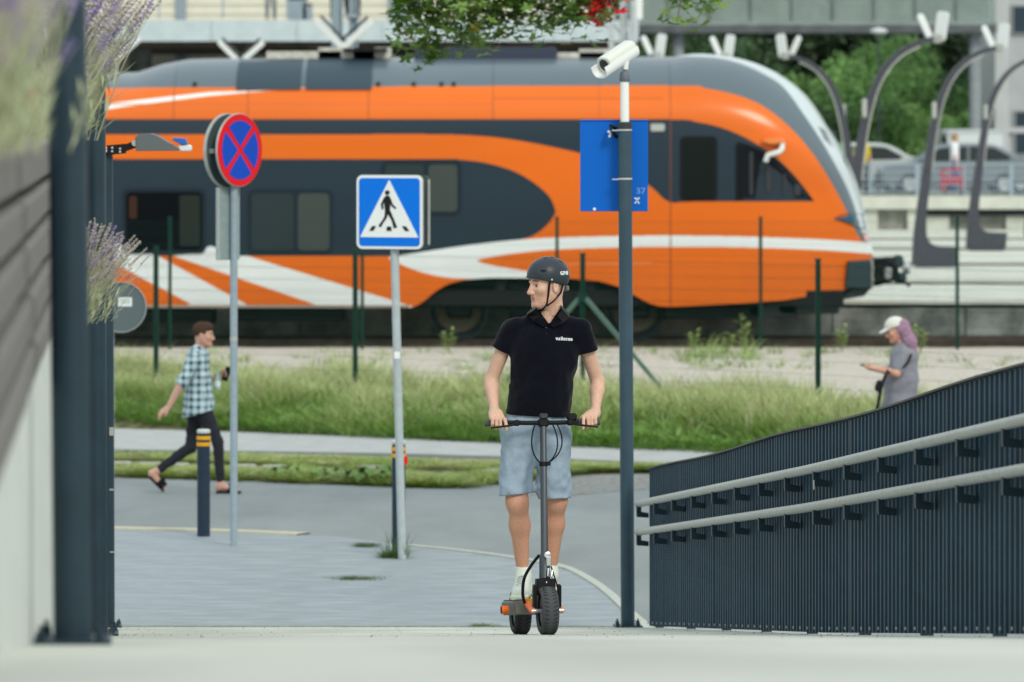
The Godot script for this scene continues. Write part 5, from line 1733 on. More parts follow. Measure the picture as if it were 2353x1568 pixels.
func make_bollard(label: String, where: Vector3) -> Node3D:
	var t := thing("bollard", label, "bollard", where, 0.0, "bollards at the forecourt edge")
	piece("shaft", Mb.new().lathe([Vector2(0.0, 0.0), Vector2(0.059, 0.0), Vector2(0.059, 0.925), Vector2(0.0, 0.926)], 28), worn(0.016, 0.032, 0.055, 0.1, 0.6, 0.5), t)
	for y in [0.825, 0.882]:
		piece("yellow_band", Mb.new().lathe([Vector2(0.0605, y), Vector2(0.0645, y), Vector2(0.0645, y + 0.034), Vector2(0.0605, y + 0.034)], 28), M.yellow_band, t)
	piece("cap", Mb.new().lathe([Vector2(0.0595, 0.94), Vector2(0.061, 0.942), Vector2(0.061, 0.965), Vector2(0.05, 0.975), Vector2(0.0, 0.978)], 28), plain(0.55, 0.6, 0.58, 0.5), t)
	piece("neck", Mb.new().lathe([Vector2(0.056, 0.92), Vector2(0.056, 0.945)], 28), M.black, t)
	return t


# ---------------------------------------------------------------- plants
func tuft_mesh(n: int, seed_: int, wide: float) -> ArrayMesh:
	var r := RandomNumberGenerator.new()
	r.seed = seed_
	var mb := Mb.new()
	for i in n:
		var a := r.randf() * TAU
		var o := Vector3(cos(a), 0, sin(a)) * r.randf() * 0.16
		var lean := Vector3(cos(a + r.randfn() * 0.8), 0, sin(a + r.randfn() * 0.8)) * r.randf_range(0.05, 0.45)
		var h := r.randf_range(0.5, 1.0)
		var w := Vector3(-sin(a), 0, cos(a)) * wide * r.randf_range(0.6, 1.3)
		var m := o + Vector3(0, h * 0.55, 0) + lean * 0.35
		var t := o + Vector3(0, h, 0) + lean
		var g := r.randf_range(0.75, 1.25)
		mb.tint(Color(g, g, g))
		mb.flat()
		mb.quad(o - w, o + w, m + w * 0.8, m - w * 0.8, Vector3(cos(a), 0.3, sin(a)))
		mb.tri(m - w * 0.8, m + w * 0.8, t, Vector3(cos(a), 0.3, sin(a)))
	return mb.done()


func build_plants() -> void:
	var grass := tinted(0.75, Color(0.5, 0.5, 0.25))
	var tuft := tuft_mesh(11, 4, 0.009)
	# tall grass on the bank
	var patch := FastNoiseLite.new()
	patch.seed = 5
	patch.frequency = 0.35
	var xf := []
	var cols := []
	while xf.size() < 12000:
		var x := rng.randf_range(-9.0, 9.5)
		var edge := lerpf(64.4, 59.3, clampf((x + 5.0) / 7.0, -0.5, 1.5))
		var t := rng.randf()
		var d := edge + t * (70.5 - edge)
		var n := patch.get_noise_2d(x, d)
		var into := d - edge
		if n < -0.20 and into > 0.6 and rng.randf() < 0.8:
			continue
		if into > 2.4 and rng.randf() < 0.25 + (into - 2.4) * 0.22 - n * 0.6:
			continue
		var y := 0.28 * clampf(into / 2.6, 0, 1)
		var h := lerpf(0.12, 0.36, clampf(into / 2.0, 0, 1)) * rng.randf_range(0.6, 1.35) * (1.0 + 0.7 * n)
		var b := Basis(Vector3.UP, rng.randf() * TAU).scaled(Vector3(0.9, h, 0.9))
		xf.append(Transform3D(b, Vector3(x, y, -d)))
		var dry := clampf(into / 2.2 - 0.15 + n * 0.9 + rng.randfn() * 0.25, 0, 1)
		var c := Color(0.19, 0.36, 0.07).lerp(Color(0.50, 0.57, 0.29), dry) * rng.randf_range(0.8, 1.2)
		cols.append(c)
	var g := scatter("tall_grass", tuft, grass, xf, cols, self)
	g.set_meta("label", "tall green and straw coloured grass on the bank")
	# flowering stalks standing above it
	xf = []
	cols = []
	for i in 900:
		var x := rng.randf_range(-8.0, 8.5)
		var edge := lerpf(64.4, 59.3, clampf((x + 5.0) / 7.0, -0.5, 1.5))
		var d := edge + rng.randf_range(1.0, 5.0)
		if patch.get_noise_2d(x, d) < -0.1:
			continue
		xf.append(Transform3D(Basis(Vector3.UP, rng.randf() * TAU).scaled(Vector3(0.5, rng.randf_range(0.4, 0.8), 0.5)), Vector3(x, 0.2, -d)))
		cols.append(Color(0.52, 0.54, 0.34).lerp(Color(0.34, 0.24, 0.17), rng.randf() * 0.6) * rng.randf_range(0.8, 1.1))
	scatter("grass_stalks", tuft_mesh(4, 9, 0.007), grass, xf, cols, self).set_meta("label", "dry flowering grass stalks above the bank")
	# verge
	xf = []
	cols = []
	while xf.size() < 7000:
		var px := rng.randf_range(120, 1560)
		var tt := rng.randf()
		var near_py := lerpf(1096, 1121, clampf((px - 300) / 700.0, 0, 1)) if px < 1080 else lerpf(1118, 1086, clampf((px - 1080) / 260.0, 0, 1))
		var far_py := lerpf(1040, 1074, clampf((px - 265) / 1200.0, 0, 1))
		var py := lerpf(near_py, far_py + 3, tt)
		var bare := patch.get_noise_2d(px * 0.02, tt * 3.0)
		if absf(tt - 0.55) < 0.13 and bare < 0.3 or bare < -0.28:
			continue
		var q := on_road(px, py, 0.0)
		var h := rng.randf_range(0.03, 0.085) * (1.7 if tt < 0.2 and bare > 0.0 else 1.0)
		xf.append(Transform3D(Basis(Vector3.UP, rng.randf() * TAU).scaled(Vector3(0.8, h, 0.8)), q))
		cols.append(Color(0.25, 0.38, 0.07).lerp(Color(0.50, 0.50, 0.25), clampf(rng.randf() * 0.9 - bare, 0, 1)) * rng.randf_range(0.8, 1.2))
	scatter("verge_grass", tuft, grass, xf, cols, self).set_meta("label", "short green grass on the verge by the road")
	# old kerb stones in the verge
	var kerb_at := [[268, 1072, 60], [345, 1074, 50], [412, 1076, 44], [560, 1079, 52], [628, 1081, 50], [860, 1083, 60], [900, 1090, 40], [1140, 1090, 40]]
	for i in kerb_at.size():
		var q: Array = kerb_at[i]
		var o := on_road(q[0], q[1])
		var st := piece("kerb_stone", Mb.new().cbox(Vector3(0, 0.012, 0), Vector3(q[2] / 190.0, 0.08, 0.30), 0.02), worn(0.33, 0.34, 0.29, 0.25, 0.7, 0.9), self)
		st.position = o
		st.rotation.y = 0.05 * (i % 3)
		tag(st, ["worn kerb stone in the verge beside the far left post", "worn kerb stone behind the walking person's rear leg", "worn kerb stone left of the bollard", "worn kerb stone just right of the left sign pole", "worn kerb stone second to the right of the left sign pole", "pale kerb stone behind the broad-leaved weeds", "pale kerb stone just left of the crossing sign's pole", "pale kerb stone left of the rider's shorts"][i], "kerb stone", "old kerb stones in the verge")
	# weeds on the gravel
	xf = []
	cols = []
	for i in 125:
		var px := rng.randf_range(240, 2360) if i < 95 else rng.randf_range(1570, 1740)
		var d := rng.randf_range(72.5, 79.0)
		xf.append(Transform3D(Basis(Vector3.UP, rng.randf() * TAU).scaled(Vector3(0.9, rng.randf_range(0.08, 0.24 if i < 95 else 0.45), 0.9)), Vector3(spot(px, 0, d).x, 0.3, -d)))
		cols.append(Color(0.24, 0.34, 0.11) * rng.randf_range(0.7, 1.4))
	scatter("gravel_weeds", tuft, grass, xf, cols, self).set_meta("label", "sparse weeds growing in the gravel by the track")
	for q in [[1595, 78.2, 0.36, "pale weed on the gravel right of the camera post, leftmost of the tall ones"], [1672, 78.0, 0.30, "tall weed with a pale top on the gravel, between two others"], [1712, 77.5, 0.62, "tallest leafy weed on the gravel below the train's cab"], [1935, 78.5, 0.42, "leafy weed on the gravel right of the green fence post"], [1030, 78.6, 0.36, "yellowish weed at the track edge between the sign pole and the rider"], [2115, 77.5, 0.5, "leafy weed behind the person with the white cap"]]:
		var wd := thing("tall_weed", q[3], "weed", Vector3(spot(q[0], 0, q[1]).x, 0.3, -q[1]), q[0], "tall weeds on the gravel")
		var st := Mb.new()
		var lf := Mb.new()
		for k in 4:
			var a := k * 1.7
			var tip := Vector3(cos(a) * 0.08, q[2] * (1.0 - 0.12 * k), sin(a) * 0.08)
			st.tube([Vector3.ZERO, tip * Vector3(0.3, 0.5, 0.3), tip], [0.008, 0.006, 0.004], 5)
			for j in 9:
				var b := a + j * 2.1
				var o := tip * (0.3 + 0.08 * j)
				var v := Vector3(cos(b), 0.35, sin(b)) * 0.13
				var w := Vector3(-sin(b), 0, cos(b)) * 0.025
				lf.tint(Color(0.24, 0.33, 0.09) * (0.8 + 0.05 * j))
				lf.flat()
				lf.quad(o, o + v * 0.5 + w, o + v, o + v * 0.5 - w, Vector3.UP)
		piece("stems", st, plain(0.18, 0.24, 0.08), wd)
		piece("leaves", lf, M.leaf, wd, "stuff")
	# broad-leaved weeds at the road edge
	for q in [[655, 1100, 0.8, "broad-leaved weed at the road edge, leftmost of three"], [760, 1106, 0.85, "broad-leaved weed at the road edge, middle of three"], [860, 1112, 1.15, "largest broad-leaved weed at the road edge, beside the bollard"]]:
		var t := thing("broad_leaved_weed", q[3], "weed", on_road(q[0], q[1]), q[0], "broad-leaved weeds at the road edge")
		for k in 16:
			var a := k * 2.39996
			var rad: float = 0.03 + 0.014 * k
			var l: float = rng.randf_range(0.10, 0.17) * q[2]
			var dir := Vector3(cos(a), 0, sin(a))
			var o = dir * rad + Vector3(0, 0.14 - 0.006 * k, 0) * q[2]
			var rows := []
			for i in 5:
				var s := i / 4.0
				var w := sin(s * PI * 0.92 + 0.08) * l * 0.42
				var c = o + dir * l * s + Vector3(0, l * (0.5 * s - 0.75 * s * s), 0)
				var sd := Vector3(-sin(a), 0, cos(a)) * w
				rows.append([c - sd + Vector3(0, w * 0.3, 0), c, c + sd + Vector3(0, w * 0.3, 0)])
			piece("leaf", Mb.new().grid(rows, Vector3.UP), [M.weed_a, M.weed_b, M.weed_c][k % 3] if M.has("weed_a") else weed_materials(k), t)
	# weeds in the paving
	var tw := thing("weed_tuft", "weed tuft at the foot of the crossing sign's pole", "weed", on_road(912, 1283))
	var tx_ := []
	var tc := []
	for i in 40:
		tx_.append(Transform3D(Basis(Vector3.UP, rng.randf() * TAU).scaled(Vector3(0.35, rng.randf_range(0.06, 0.34) if i < 8 else rng.randf_range(0.04, 0.12), 0.35)), Vector3(rng.randfn() * 0.05 - 0.02, 0, rng.randfn() * 0.04)))
		tc.append(Color(0.09, 0.16, 0.04) * rng.randf_range(0.7, 1.3))
	scatter("blades", tuft, grass, tx_, tc, tw)
	for q in [[820, 1331, 0.14, "flat weed patch in the paving nearest the ramp, left of the rider"], [838, 1256, 0.07, "small weed patch near the kerb left of the crossing sign's pole"], [1108, 1444, 0.05, "small dry weed at the foot of the ramp just left of the rider"]]:
		var w2 := thing("weed_patch", q[3], "weed", on_road(q[0], q[1]))
		tx_ = []
		tc = []
		for i in 40:
			tx_.append(Transform3D(Basis(Vector3.UP, rng.randf() * TAU).scaled(Vector3(0.3, rng.randf_range(0.012, 0.035), 0.3)), Vector3(rng.randfn() * q[2] * 0.6, 0.004, rng.randfn() * 0.09)))
			tc.append(Color(0.13, 0.18, 0.08) * rng.randf_range(0.7, 1.3))
		scatter("blades", tuft, grass, tx_, tc, w2)
	build_lavender()
	build_maple()


func weed_materials(k: int) -> Material:
	M.weed_a = plain(0.10, 0.19, 0.045, 0.6)
	M.weed_b = plain(0.16, 0.27, 0.09, 0.6)
	M.weed_c = plain(0.07, 0.145, 0.03, 0.6)
	return [M.weed_a, M.weed_b, M.weed_c][k % 3]


func lavender_stalk(seed_: int, purple: bool) -> ArrayMesh:
	var r := RandomNumberGenerator.new()
	r.seed = seed_
	var mb := Mb.new()
	mb.tint(Color(0.40, 0.42, 0.27))
	var bend := r.randf_range(0.05, 0.16)
	mb.tube([Vector3.ZERO, Vector3(bend * 0.3, 0.45, 0), Vector3(bend, 0.86, 0), Vector3(bend * 1.35, 1.0, 0)], [0.0045, 0.004, 0.003, 0.002], 4, false)
	for k in 16:
		var y := 0.82 + 0.18 * k / 16.0
		var a := k * 2.4
		var o := Vector3(bend * (0.85 + 0.5 * (y - 0.82) / 0.18), y, 0)
		var v := Vector3(cos(a), 0.5, sin(a)).normalized() * 0.026 * (1.0 - 0.4 * k / 16.0)
		var w := Vector3(-sin(a), 0.1, cos(a)) * 0.012
		var c := Color(0.27, 0.20, 0.50) if purple else Color(0.50, 0.45, 0.45)
		mb.tint(c * r.randf_range(0.6, 1.4))
		mb.flat()
		mb.quad(o - w, o + v * 0.6 + w * 0.2 + Vector3(0, 0.01, 0), o + v + w * 0.5, o + w, v)
		mb.tri(o - w * 0.5, o + v, o + Vector3(0, 0.02, 0), v)
	for k in 7:
		var a := k * 2.1
		var o := Vector3(bend * 0.15 * k / 7.0, 0.05 + 0.4 * k / 7.0, 0)
		var v := Vector3(cos(a), 1.4, sin(a)) * 0.10
		var w := Vector3(-sin(a), 0, cos(a)) * 0.009
		mb.tint(Color(0.42, 0.47, 0.29) * r.randf_range(0.7, 1.25))
		mb.flat()
		mb.quad(o, o + v * 0.5 + w, o + v, o + v * 0.5 - w, Vector3(cos(a), 0, sin(a)))
	return mb.done()


func build_lavender() -> void:
	var mat_ := tinted(0.75, Color(0.3, 0.3, 0.25))
	var stalks := [lavender_stalk(1, true), lavender_stalk(2, false), lavender_stalk(3, false)]
	var b := along()
	# [label, offset, distance, top below the eye, spread across, spread along, stalk length, lean outward, count]
	var list := [
		["nearest lavender bush on the block wall, fully blurred in the top left corner", -0.44, 9.6, 0.06, 0.09, 0.7, 0.42, 0.24, 620],
		["second lavender bush on the block wall, blurred, behind the nearest one", -0.45, 11.4, 0.06, 0.09, 0.8, 0.42, 0.20, 620],
		["lavender bush on the block wall overlapping the nearest dark post", -0.38, 13.0, 0.06, 0.05, 0.4, 0.42, 0.16, 90],
		["lavender bush arching out between the two nearest dark posts", -0.29, 21.6, 0.06, 0.05, 0.6, 0.62, 0.27, 330],
		["lavender bush hanging low on the wall in front of the middle dark post", -0.235, 22.4, 0.86, 0.035, 0.5, 0.40, 0.34, 240]]
	for q in list:
		var t := thing("lavender_bush", q[0], "lavender", Vector3(q[1] + RAMP_TURN * q[2], EYE - q[3], -q[2]), 0.0, "lavender on the retaining wall")
		for v in 3:
			var xf := []
			for i in int(q[8] * ([0.15, 0.42, 0.43] if q[3] > 0.5 else [0.4, 0.3, 0.3])[v]):
				var lean: float = q[7] * rng.randf_range(-0.35, 1.6)
				var h: float = q[6] * rng.randf_range(0.5, 1.15)
				var tilt := Basis(Vector3(0, 0, 1), -lean) * Basis(Vector3.RIGHT, rng.randfn() * 0.22) * Basis(Vector3.UP, rng.randfn() * 0.9)
				xf.append(Transform3D(tilt.scaled(Vector3(h * 1.25, h, h * 1.25)) if false else tilt * Basis.from_scale(Vector3.ONE * h), Vector3(rng.randfn() * q[4], 0, rng.randfn() * q[5] * 0.5)))
			scatter("stalks", stalks[v], mat_, xf, [], t)


# ---------------------------------------------------------------- the maple whose branch hangs into the picture
func build_maple() -> void:
	var d := 45.0
	var t := thing("maple_tree", "tree with green and a few red leaves hanging into the top of the picture", "tree", Vector3(6.6, 0.0, -d))
	var o := Vector3(6.6, 0.0, -d)
	piece("trunk", Mb.new().tube([Vector3.ZERO, Vector3(0.05, 1.5, 0), Vector3(-0.1, 3.2, 0.05), Vector3(-0.2, 5.2, 0), Vector3(0, 7.5, 0)], [0.2, 0.16, 0.14, 0.1, 0.03], 12), M.bark, t)
	var main := []
	for q in [[6.4, 3.2], [5.2, 4.9], [3.4, 5.5], [1.4, 5.35], [0.2, 5.2], [-1.3, 5.05]]:
		main.append(Vector3(q[0], q[1], -d) - o)
	piece("limb", Mb.new().tube(main, [0.09, 0.075, 0.055, 0.04, 0.028, 0.012], 8), M.bark, t)
	var lobed := maple_leaf()
	var xf := []
	var cols := []
	# twigs hang from the limb to these ends: [x, y of the end, leaves, redness]
	var ends := [[905, 40, 26, 0.0], [925, 85, 26, 0.0], [945, 118, 24, 0.0], [962, 132, 18, 0.0], [985, 146, 20, 0.0], [1008, 132, 18, 0.0], [985, 50, 34, 0.0], [1030, 30, 40, 0.0], [1055, 70, 20, 0.0], [1068, 112, 22, 0.0], [1095, 104, 26, 0.05], [1120, 88, 26, 0.12], [1140, 100, 20, 0.15], [1095, 30, 44, 0.0], [1150, 20, 36, 0.05], [1180, 66, 12, 0.0], [1222, 98, 14, 0.0], [1242, 88, 16, 0.0], [1215, 25, 30, 0.0], [1268, 58, 18, 0.0], [1290, 62, 20, 0.0], [1310, 82, 14, 0.0], [1345, 68, 10, 0.0], [1280, 15, 36, 0.0], [1330, 18, 28, 0.25], [1364, 20, 34, 1.0], [1350, 26, 20, 1.0], [1395, 12, 10, 0.1], [1385, 62, 6, 0.0], [1530, 38, 12, -0.6], [1555, 52, 10, -0.6], [1600, 20, 14, -0.5], [1605, 42, 6, -0.4], [1640, 30, 4, -0.3]]
	var twigs := Mb.new()
	for e in ends:
		var dd := d + rng.randfn() * 0.25
		var tip := spot(e[0], e[1], dd) - o
		var root := Vector3(tip.x + 0.25 + rng.randfn() * 0.15, 5.25 + rng.randf() * 0.1, -d) - Vector3(o.x * 0.0, 0, -d) - Vector3(0, 0, 0)
		root = Vector3(tip.x + 0.3 * rng.randf(), 5.2 + clampf((tip.x + 6.0) * 0.05, -0.1, 0.3), 0.0)
		var mid := root.lerp(tip, 0.5) + Vector3(0.06, 0.03, rng.randfn() * 0.05)
		twigs.tube([root, mid, tip], [0.008, 0.006, 0.003], 5, false)
		for i in e[2] * 3:
			var s := pow(rng.randf(), 0.7)
			if e[2] > 28:
				s = rng.randf()
			var c: Vector3 = (root.lerp(mid, s * 2.0) if s < 0.5 else mid.lerp(tip, s * 2.0 - 1.0)) + Vector3(rng.randfn() * 0.085, rng.randfn() * 0.06, rng.randfn() * 0.12)
			var bs := Basis(Vector3(1, 0, 0), rng.randf_range(0.6, 2.4)) * Basis(Vector3(0, 0, 1), rng.randfn() * 1.0)
			bs = Basis(Vector3.UP, rng.randf() * TAU) * bs
			xf.append(Transform3D(bs * Basis.from_scale(Vector3.ONE * rng.randf_range(0.045, 0.085)), c))
			var col := Color(0.06, 0.135, 0.02).lerp(Color(0.16, 0.28, 0.045), rng.randf())
			if e[3] < 0.0:
				col = Color(0.17, 0.30, 0.04) * rng.randf_range(0.8, 1.2)
			elif rng.randf() < e[3]:
				col = Color(0.75, 0.012, 0.02) if e[3] > 0.5 else Color(0.24, 0.11, 0.03)
			elif rng.randf() < 0.05:
				col = Color(0.25, 0.2, 0.03)
			cols.append(col)
	piece("twigs", twigs, M.bark, t, "stuff")
	# the crown above the picture
	for i in 2600:
		var v := Vector3(rng.randfn() * 2.6 - 3.2, 6.9 + rng.randfn() * 0.65, rng.randfn() * 1.3)
		v.y = maxf(v.y, 5.45)
		xf.append(Transform3D(Basis(Vector3(rng.randfn(), rng.randfn(), rng.randfn()).normalized(), rng.randf() * TAU) * Basis.from_scale(Vector3.ONE * rng.randf_range(0.07, 0.12)), v))
		cols.append(Color(0.05, 0.11, 0.02) * rng.randf_range(0.7, 1.4))
	scatter("crown", lobed, M.leaf, xf, cols, t)


func maple_leaf() -> ArrayMesh:
	var mb := Mb.new()
	mb.tint(Color.WHITE)
	var rim := []
	for k in 11:
		var a := -PI / 2 + 0.35 + (TAU - 0.7) * k / 10.0
		var rr := 1.0 if k % 2 == 1 else 0.5
		if k == 5:
			rr = 1.15
		rim.append(Vector3(cos(a) * rr, sin(a) * rr, 0.12 * sin(a * 3.0)))
	mb.flat()
	for k in 10:
		mb.tri(Vector3.ZERO, rim[k], rim[k + 1], Vector3(0, 0, 1))
	mb.tri(Vector3(-0.03, -1.0, 0.0), Vector3(0.03, -1.0, 0), Vector3.ZERO, Vector3(0, 0, 1))
	return mb.done()


# ---------------------------------------------------------------- the scooter
const RIDER := Vector3(0.161, 0.0, -28.0)


func rider_base() -> Vector3:
	return Vector3(RIDER.x, ramp_y(28.0), RIDER.z)


func scooter_frame() -> Transform3D:
	# in the rider's own axes
	return Transform3D(Basis(Vector3.UP, 0.163) * Basis(Vector3.RIGHT, -atan(RAMP_FALL)), Vector3(-0.044, 0.0, 0.0))


func wheel_mesh(r: float, w: float) -> Mb:
	var prof := []
	for q in smooth_line([Vector2(r * 0.66, -w * 0.40), Vector2(r * 0.82, -w * 0.5), Vector2(r * 0.94, -w * 0.40), Vector2(r * 0.99, -w * 0.2), Vector2(r, 0), Vector2(r * 0.99, w * 0.2), Vector2(r * 0.94, w * 0.40), Vector2(r * 0.82, w * 0.5), Vector2(r * 0.66, w * 0.40)], 3):
		prof.append(q)
	return Mb.new().lathe(prof, 40, Transform3D(Basis(Vector3(0, 0, 1), PI / 2), Vector3.ZERO))


func build_scooter() -> void:
	var t := thing("electric_scooter", "dark electric scooter with orange suspension arms, ridden down to the ramp", "scooter", rider_base())
	var f := scooter_frame()
	t.transform = Transform3D(f.basis.scaled(Vector3.ONE * 1.014), t.position + f.origin * 1.014)
	for q in [[0.455, 0.0], [-0.42, 0.0]]:
		var w := piece("wheel", Mb.new().lathe([Vector2(0.0, -0.03), Vector2(0.055, -0.032), Vector2(0.083, -0.028), Vector2(0.083, 0.028), Vector2(0.055, 0.032), Vector2(0.0, 0.03)], 30, Transform3D(Basis(Vector3(0, 0, 1), PI / 2), Vector3.ZERO)), M.dark_metal, t)
		w.position = Vector3(0, 0.127, q[0])
		piece("tyre", wheel_mesh(0.127, 0.092), M.rubber, w)
		var tread := Mb.new()
		for i in 36:
			var a := TAU * i / 36
			var b := Basis(Vector3.RIGHT, a)
			for s in [-1, 1]:
				tread.box(b * Vector3(s * 0.022, 0.1262, 0.0), Vector3(0.026, 0.002, 0.006), b * Basis(Vector3.UP, s * 0.5))
		piece("tread", tread, plain(0.035, 0.038, 0.042, 0.8), w, "stuff")
		piece("axle", Mb.new().lathe([Vector2(0.0, -0.085), Vector2(0.011, -0.085), Vector2(0.011, 0.085), Vector2(0.0, 0.085)], 12, Transform3D(Basis(Vector3(0, 0, 1), PI / 2), Vector3.ZERO)), M.chrome, w)
	var grey := plain(0.13, 0.135, 0.125, 0.5)
	piece("deck", Mb.new().cbox(Vector3(-0.025, 0.145, -0.10), Vector3(0.19, 0.078, 0.44), 0.012), grey, t)
	piece("grip_tape", Mb.new().box(Vector3(-0.025, 0.186, -0.10), Vector3(0.17, 0.003, 0.42)), M.black, t)
	piece("deck_front", Mb.new().cbox(Vector3(-0.04, 0.146, 0.124), Vector3(0.15, 0.07, 0.012), 0.004), plain(0.17, 0.18, 0.165, 0.45), t)
	piece("front_reflector", Mb.new().cbox(Vector3(-0.045, 0.176, 0.135), Vector3(0.05, 0.035, 0.012), 0.005), plain(0.65, 0.33, 0.02, 0.35), t)
	for s in [-1, 1]:
		piece("suspension_arm", Mb.new().tube([Vector3(s * 0.05, 0.165, 0.12), Vector3(s * 0.072, 0.15, 0.30), Vector3(s * 0.075, 0.127, 0.455)], [0.018, 0.016, 0.017], 10), M.orange_part, t)
		piece("suspension_arm", Mb.new().tube([Vector3(s * 0.05, 0.15, -0.32), Vector3(s * 0.072, 0.14, -0.36), Vector3(s * 0.075, 0.127, -0.42)], [0.018, 0.016, 0.017], 10), M.orange_part, t)
		var li := piece("side_light", Mb.new().lathe([Vector2(0.0, -0.018), Vector2(0.021, -0.018), Vector2(0.021, 0.018), Vector2(0.0, 0.018)], 16, Transform3D(Basis(Vector3(0, 0, 1), PI / 2), Vector3(s * 0.128 - 0.025, 0.135, 0.0))), M.orange_part, t)
		piece("light_cap", Mb.new().lathe([Vector2(0.0, -0.012), Vector2(0.018, -0.010), Vector2(0.022, 0.0), Vector2(0.0, 0.003)], 16, Transform3D(Basis(Vector3(0, 0, 1), PI / 2 * -s), Vector3(s * 0.149 - 0.025, 0.135, 0.0))), M.black, li)
		piece("fork_leg", Mb.new().cbox(Vector3(s * 0.066, 0.19, 0.44), Vector3(0.018, 0.15, 0.045), 0.006, Basis(Vector3.RIGHT, 0.12)), M.black, t)
	piece("rear_mudguard", Mb.new().tube([Vector3(0, 0.20, -0.30), Vector3(0, 0.272, -0.37), Vector3(0, 0.275, -0.46), Vector3(0, 0.22, -0.56)], 0.018, 8), M.black, t)
	piece("fork_crown", Mb.new().prism(pv([-0.048, 0.296, 0.050, 0.296, 0.046, 0.205, -0.036, 0.205, -0.056, 0.215]), 0.075, Transform3D(Basis.IDENTITY, Vector3(0, 0, 0.40)), 0.006), M.black, t)
	piece("crown_bolt", Mb.new().lathe([Vector2(0.005, 0), Vector2(0.004, 0.004), Vector2(0, 0.005)], 8, Transform3D(Basis(Vector3.RIGHT, PI / 2), Vector3(0, 0.275, 0.438))), M.chrome, t)
	var foot := Vector3(0.0, 0.29, 0.385)
	var top := Vector3(0.05, 1.125, 0.12)
	var dir := (top - foot).normalized()
	piece("stem", Mb.new().tube([foot, foot + dir * 0.12, foot + dir * 0.15, top], [0.030, 0.028, 0.0195, 0.018], 18), plain(0.045, 0.056, 0.066, 0.4, 0.2), t)
	var la := piece("folding_latch", Mb.new().cbox(foot + dir * 0.10 + Vector3(0.015, 0, 0.036), Vector3(0.026, 0.055, 0.02), 0.006), M.chrome, t)
	piece("lever", Mb.new().tube([foot + dir * 0.06 + Vector3(0.012, 0, 0.045), foot + dir * 0.02 + Vector3(0.010, 0, 0.05), foot + dir * 0.012 + Vector3(0.028, 0.0, 0.05), foot + dir * 0.05 + Vector3(0.032, 0.0, 0.045)], 0.007, 8), M.chrome, la)
	piece("knob", Mb.new().lathe([Vector2(0.0, -0.012), Vector2(0.018, -0.01), Vector2(0.018, 0.008), Vector2(0.0, 0.012)], 14, Transform3D(Basis(Vector3.RIGHT, PI / 2), foot + dir * 0.135 + Vector3(0.010, 0, 0.036))), M.chrome, la)
	piece("stem_clamp", Mb.new().lathe([Vector2(0.019, -0.012), Vector2(0.024, -0.012), Vector2(0.024, 0.012), Vector2(0.019, 0.012)], 18, Transform3D(Basis.IDENTITY, foot.lerp(top, 0.735))).box(foot.lerp(top, 0.735) + Vector3(0.025, 0, 0.01), Vector3(0.02, 0.018, 0.02)), M.black, t)
	var bar := piece("handlebar", Mb.new().tube([top + Vector3(-0.31, 0.0, -0.03), top + Vector3(-0.20, 0.004, -0.01), top + Vector3(-0.09, 0.0, 0), top + Vector3(0.09, 0.0, 0), top + Vector3(0.20, 0.004, -0.01), top + Vector3(0.31, 0.0, -0.03)], 0.0125, 12), M.black, t)
	for s in [-1, 1]:
		piece("grip", Mb.new().tube([top + Vector3(s * 0.31, 0.0, -0.03), top + Vector3(s * 0.19, 0.004, -0.009)], 0.0165, 14), M.rubber, bar)
		piece("brake_lever", Mb.new().tube([top + Vector3(s * 0.15, -0.004, 0.02), top + Vector3(s * 0.18, -0.014, 0.05), top + Vector3(s * 0.29, -0.026, 0.038)], [0.008, 0.006, 0.005], 7), M.black, bar)
		piece("lever_mount", Mb.new().cbox(top + Vector3(s * 0.145, 0.0, 0.008), Vector3(0.035, 0.032, 0.04), 0.008), M.black, bar)
	piece("throttle_display", Mb.new().cbox(top + Vector3(0.155, 0.03, 0.0), Vector3(0.055, 0.04, 0.035), 0.01), M.black, bar)
	piece("clamp", Mb.new().cbox(top + Vector3(0, 0.0, 0.004), Vector3(0.058, 0.045, 0.05), 0.01), M.black, bar)
	piece("headlamp", Mb.new().cbox(top + Vector3(0, 0.035, 0.01), Vector3(0.045, 0.032, 0.04), 0.008), M.dark_metal, bar)
	for q in [[0.03, 0.075, 0.04], [0.02, 0.055, 0.05], [-0.02, -0.058, 0.04]]:
		var a := top + Vector3(q[0] * 2.4, -0.01, 0.02)
		var b := foot.lerp(top, 0.74) + Vector3(signf(q[1]) * 0.02, 0, 0.015)
		var m := a.lerp(b, 0.5) + Vector3(q[1], 0.0, q[2])
		var pts := []
		for i in 13:
			var s := i / 12.0
			pts.append(a.bezier_interpolate(a.lerp(m, 0.7), m + (b - a) * 0.25, b, s))
		piece("cable", Mb.new().tube(pts, 0.0042, 6), M.black, t)
	var cp := []
	for q in smooth_line([Vector2(-0.012, 0.42), Vector2(-0.05, 0.37), Vector2(-0.085, 0.30), Vector2(-0.088, 0.22), Vector2(-0.075, 0.17)], 4):
		cp.append(Vector3(q.x, q.y, 0.30 - (0.42 - q.y) * 0.5))
	piece("power_cable", Mb.new().tube(cp, 0.0085, 8), M.black, t)
	piece("brake_hose", Mb.new().tube([Vector3(0.03, 0.36, 0.41), Vector3(0.055, 0.27, 0.43), Vector3(0.07, 0.18, 0.45)], 0.004, 6), M.black, t)


# ---------------------------------------------------------------- people
func joined(parts: Array) -> ArrayMesh:
	var st := SurfaceTool.new()
	st.begin(Mesh.PRIMITIVE_TRIANGLES)
	for p in parts:
		st.append_from(p[0], 0, p[1])
	return st.commit()


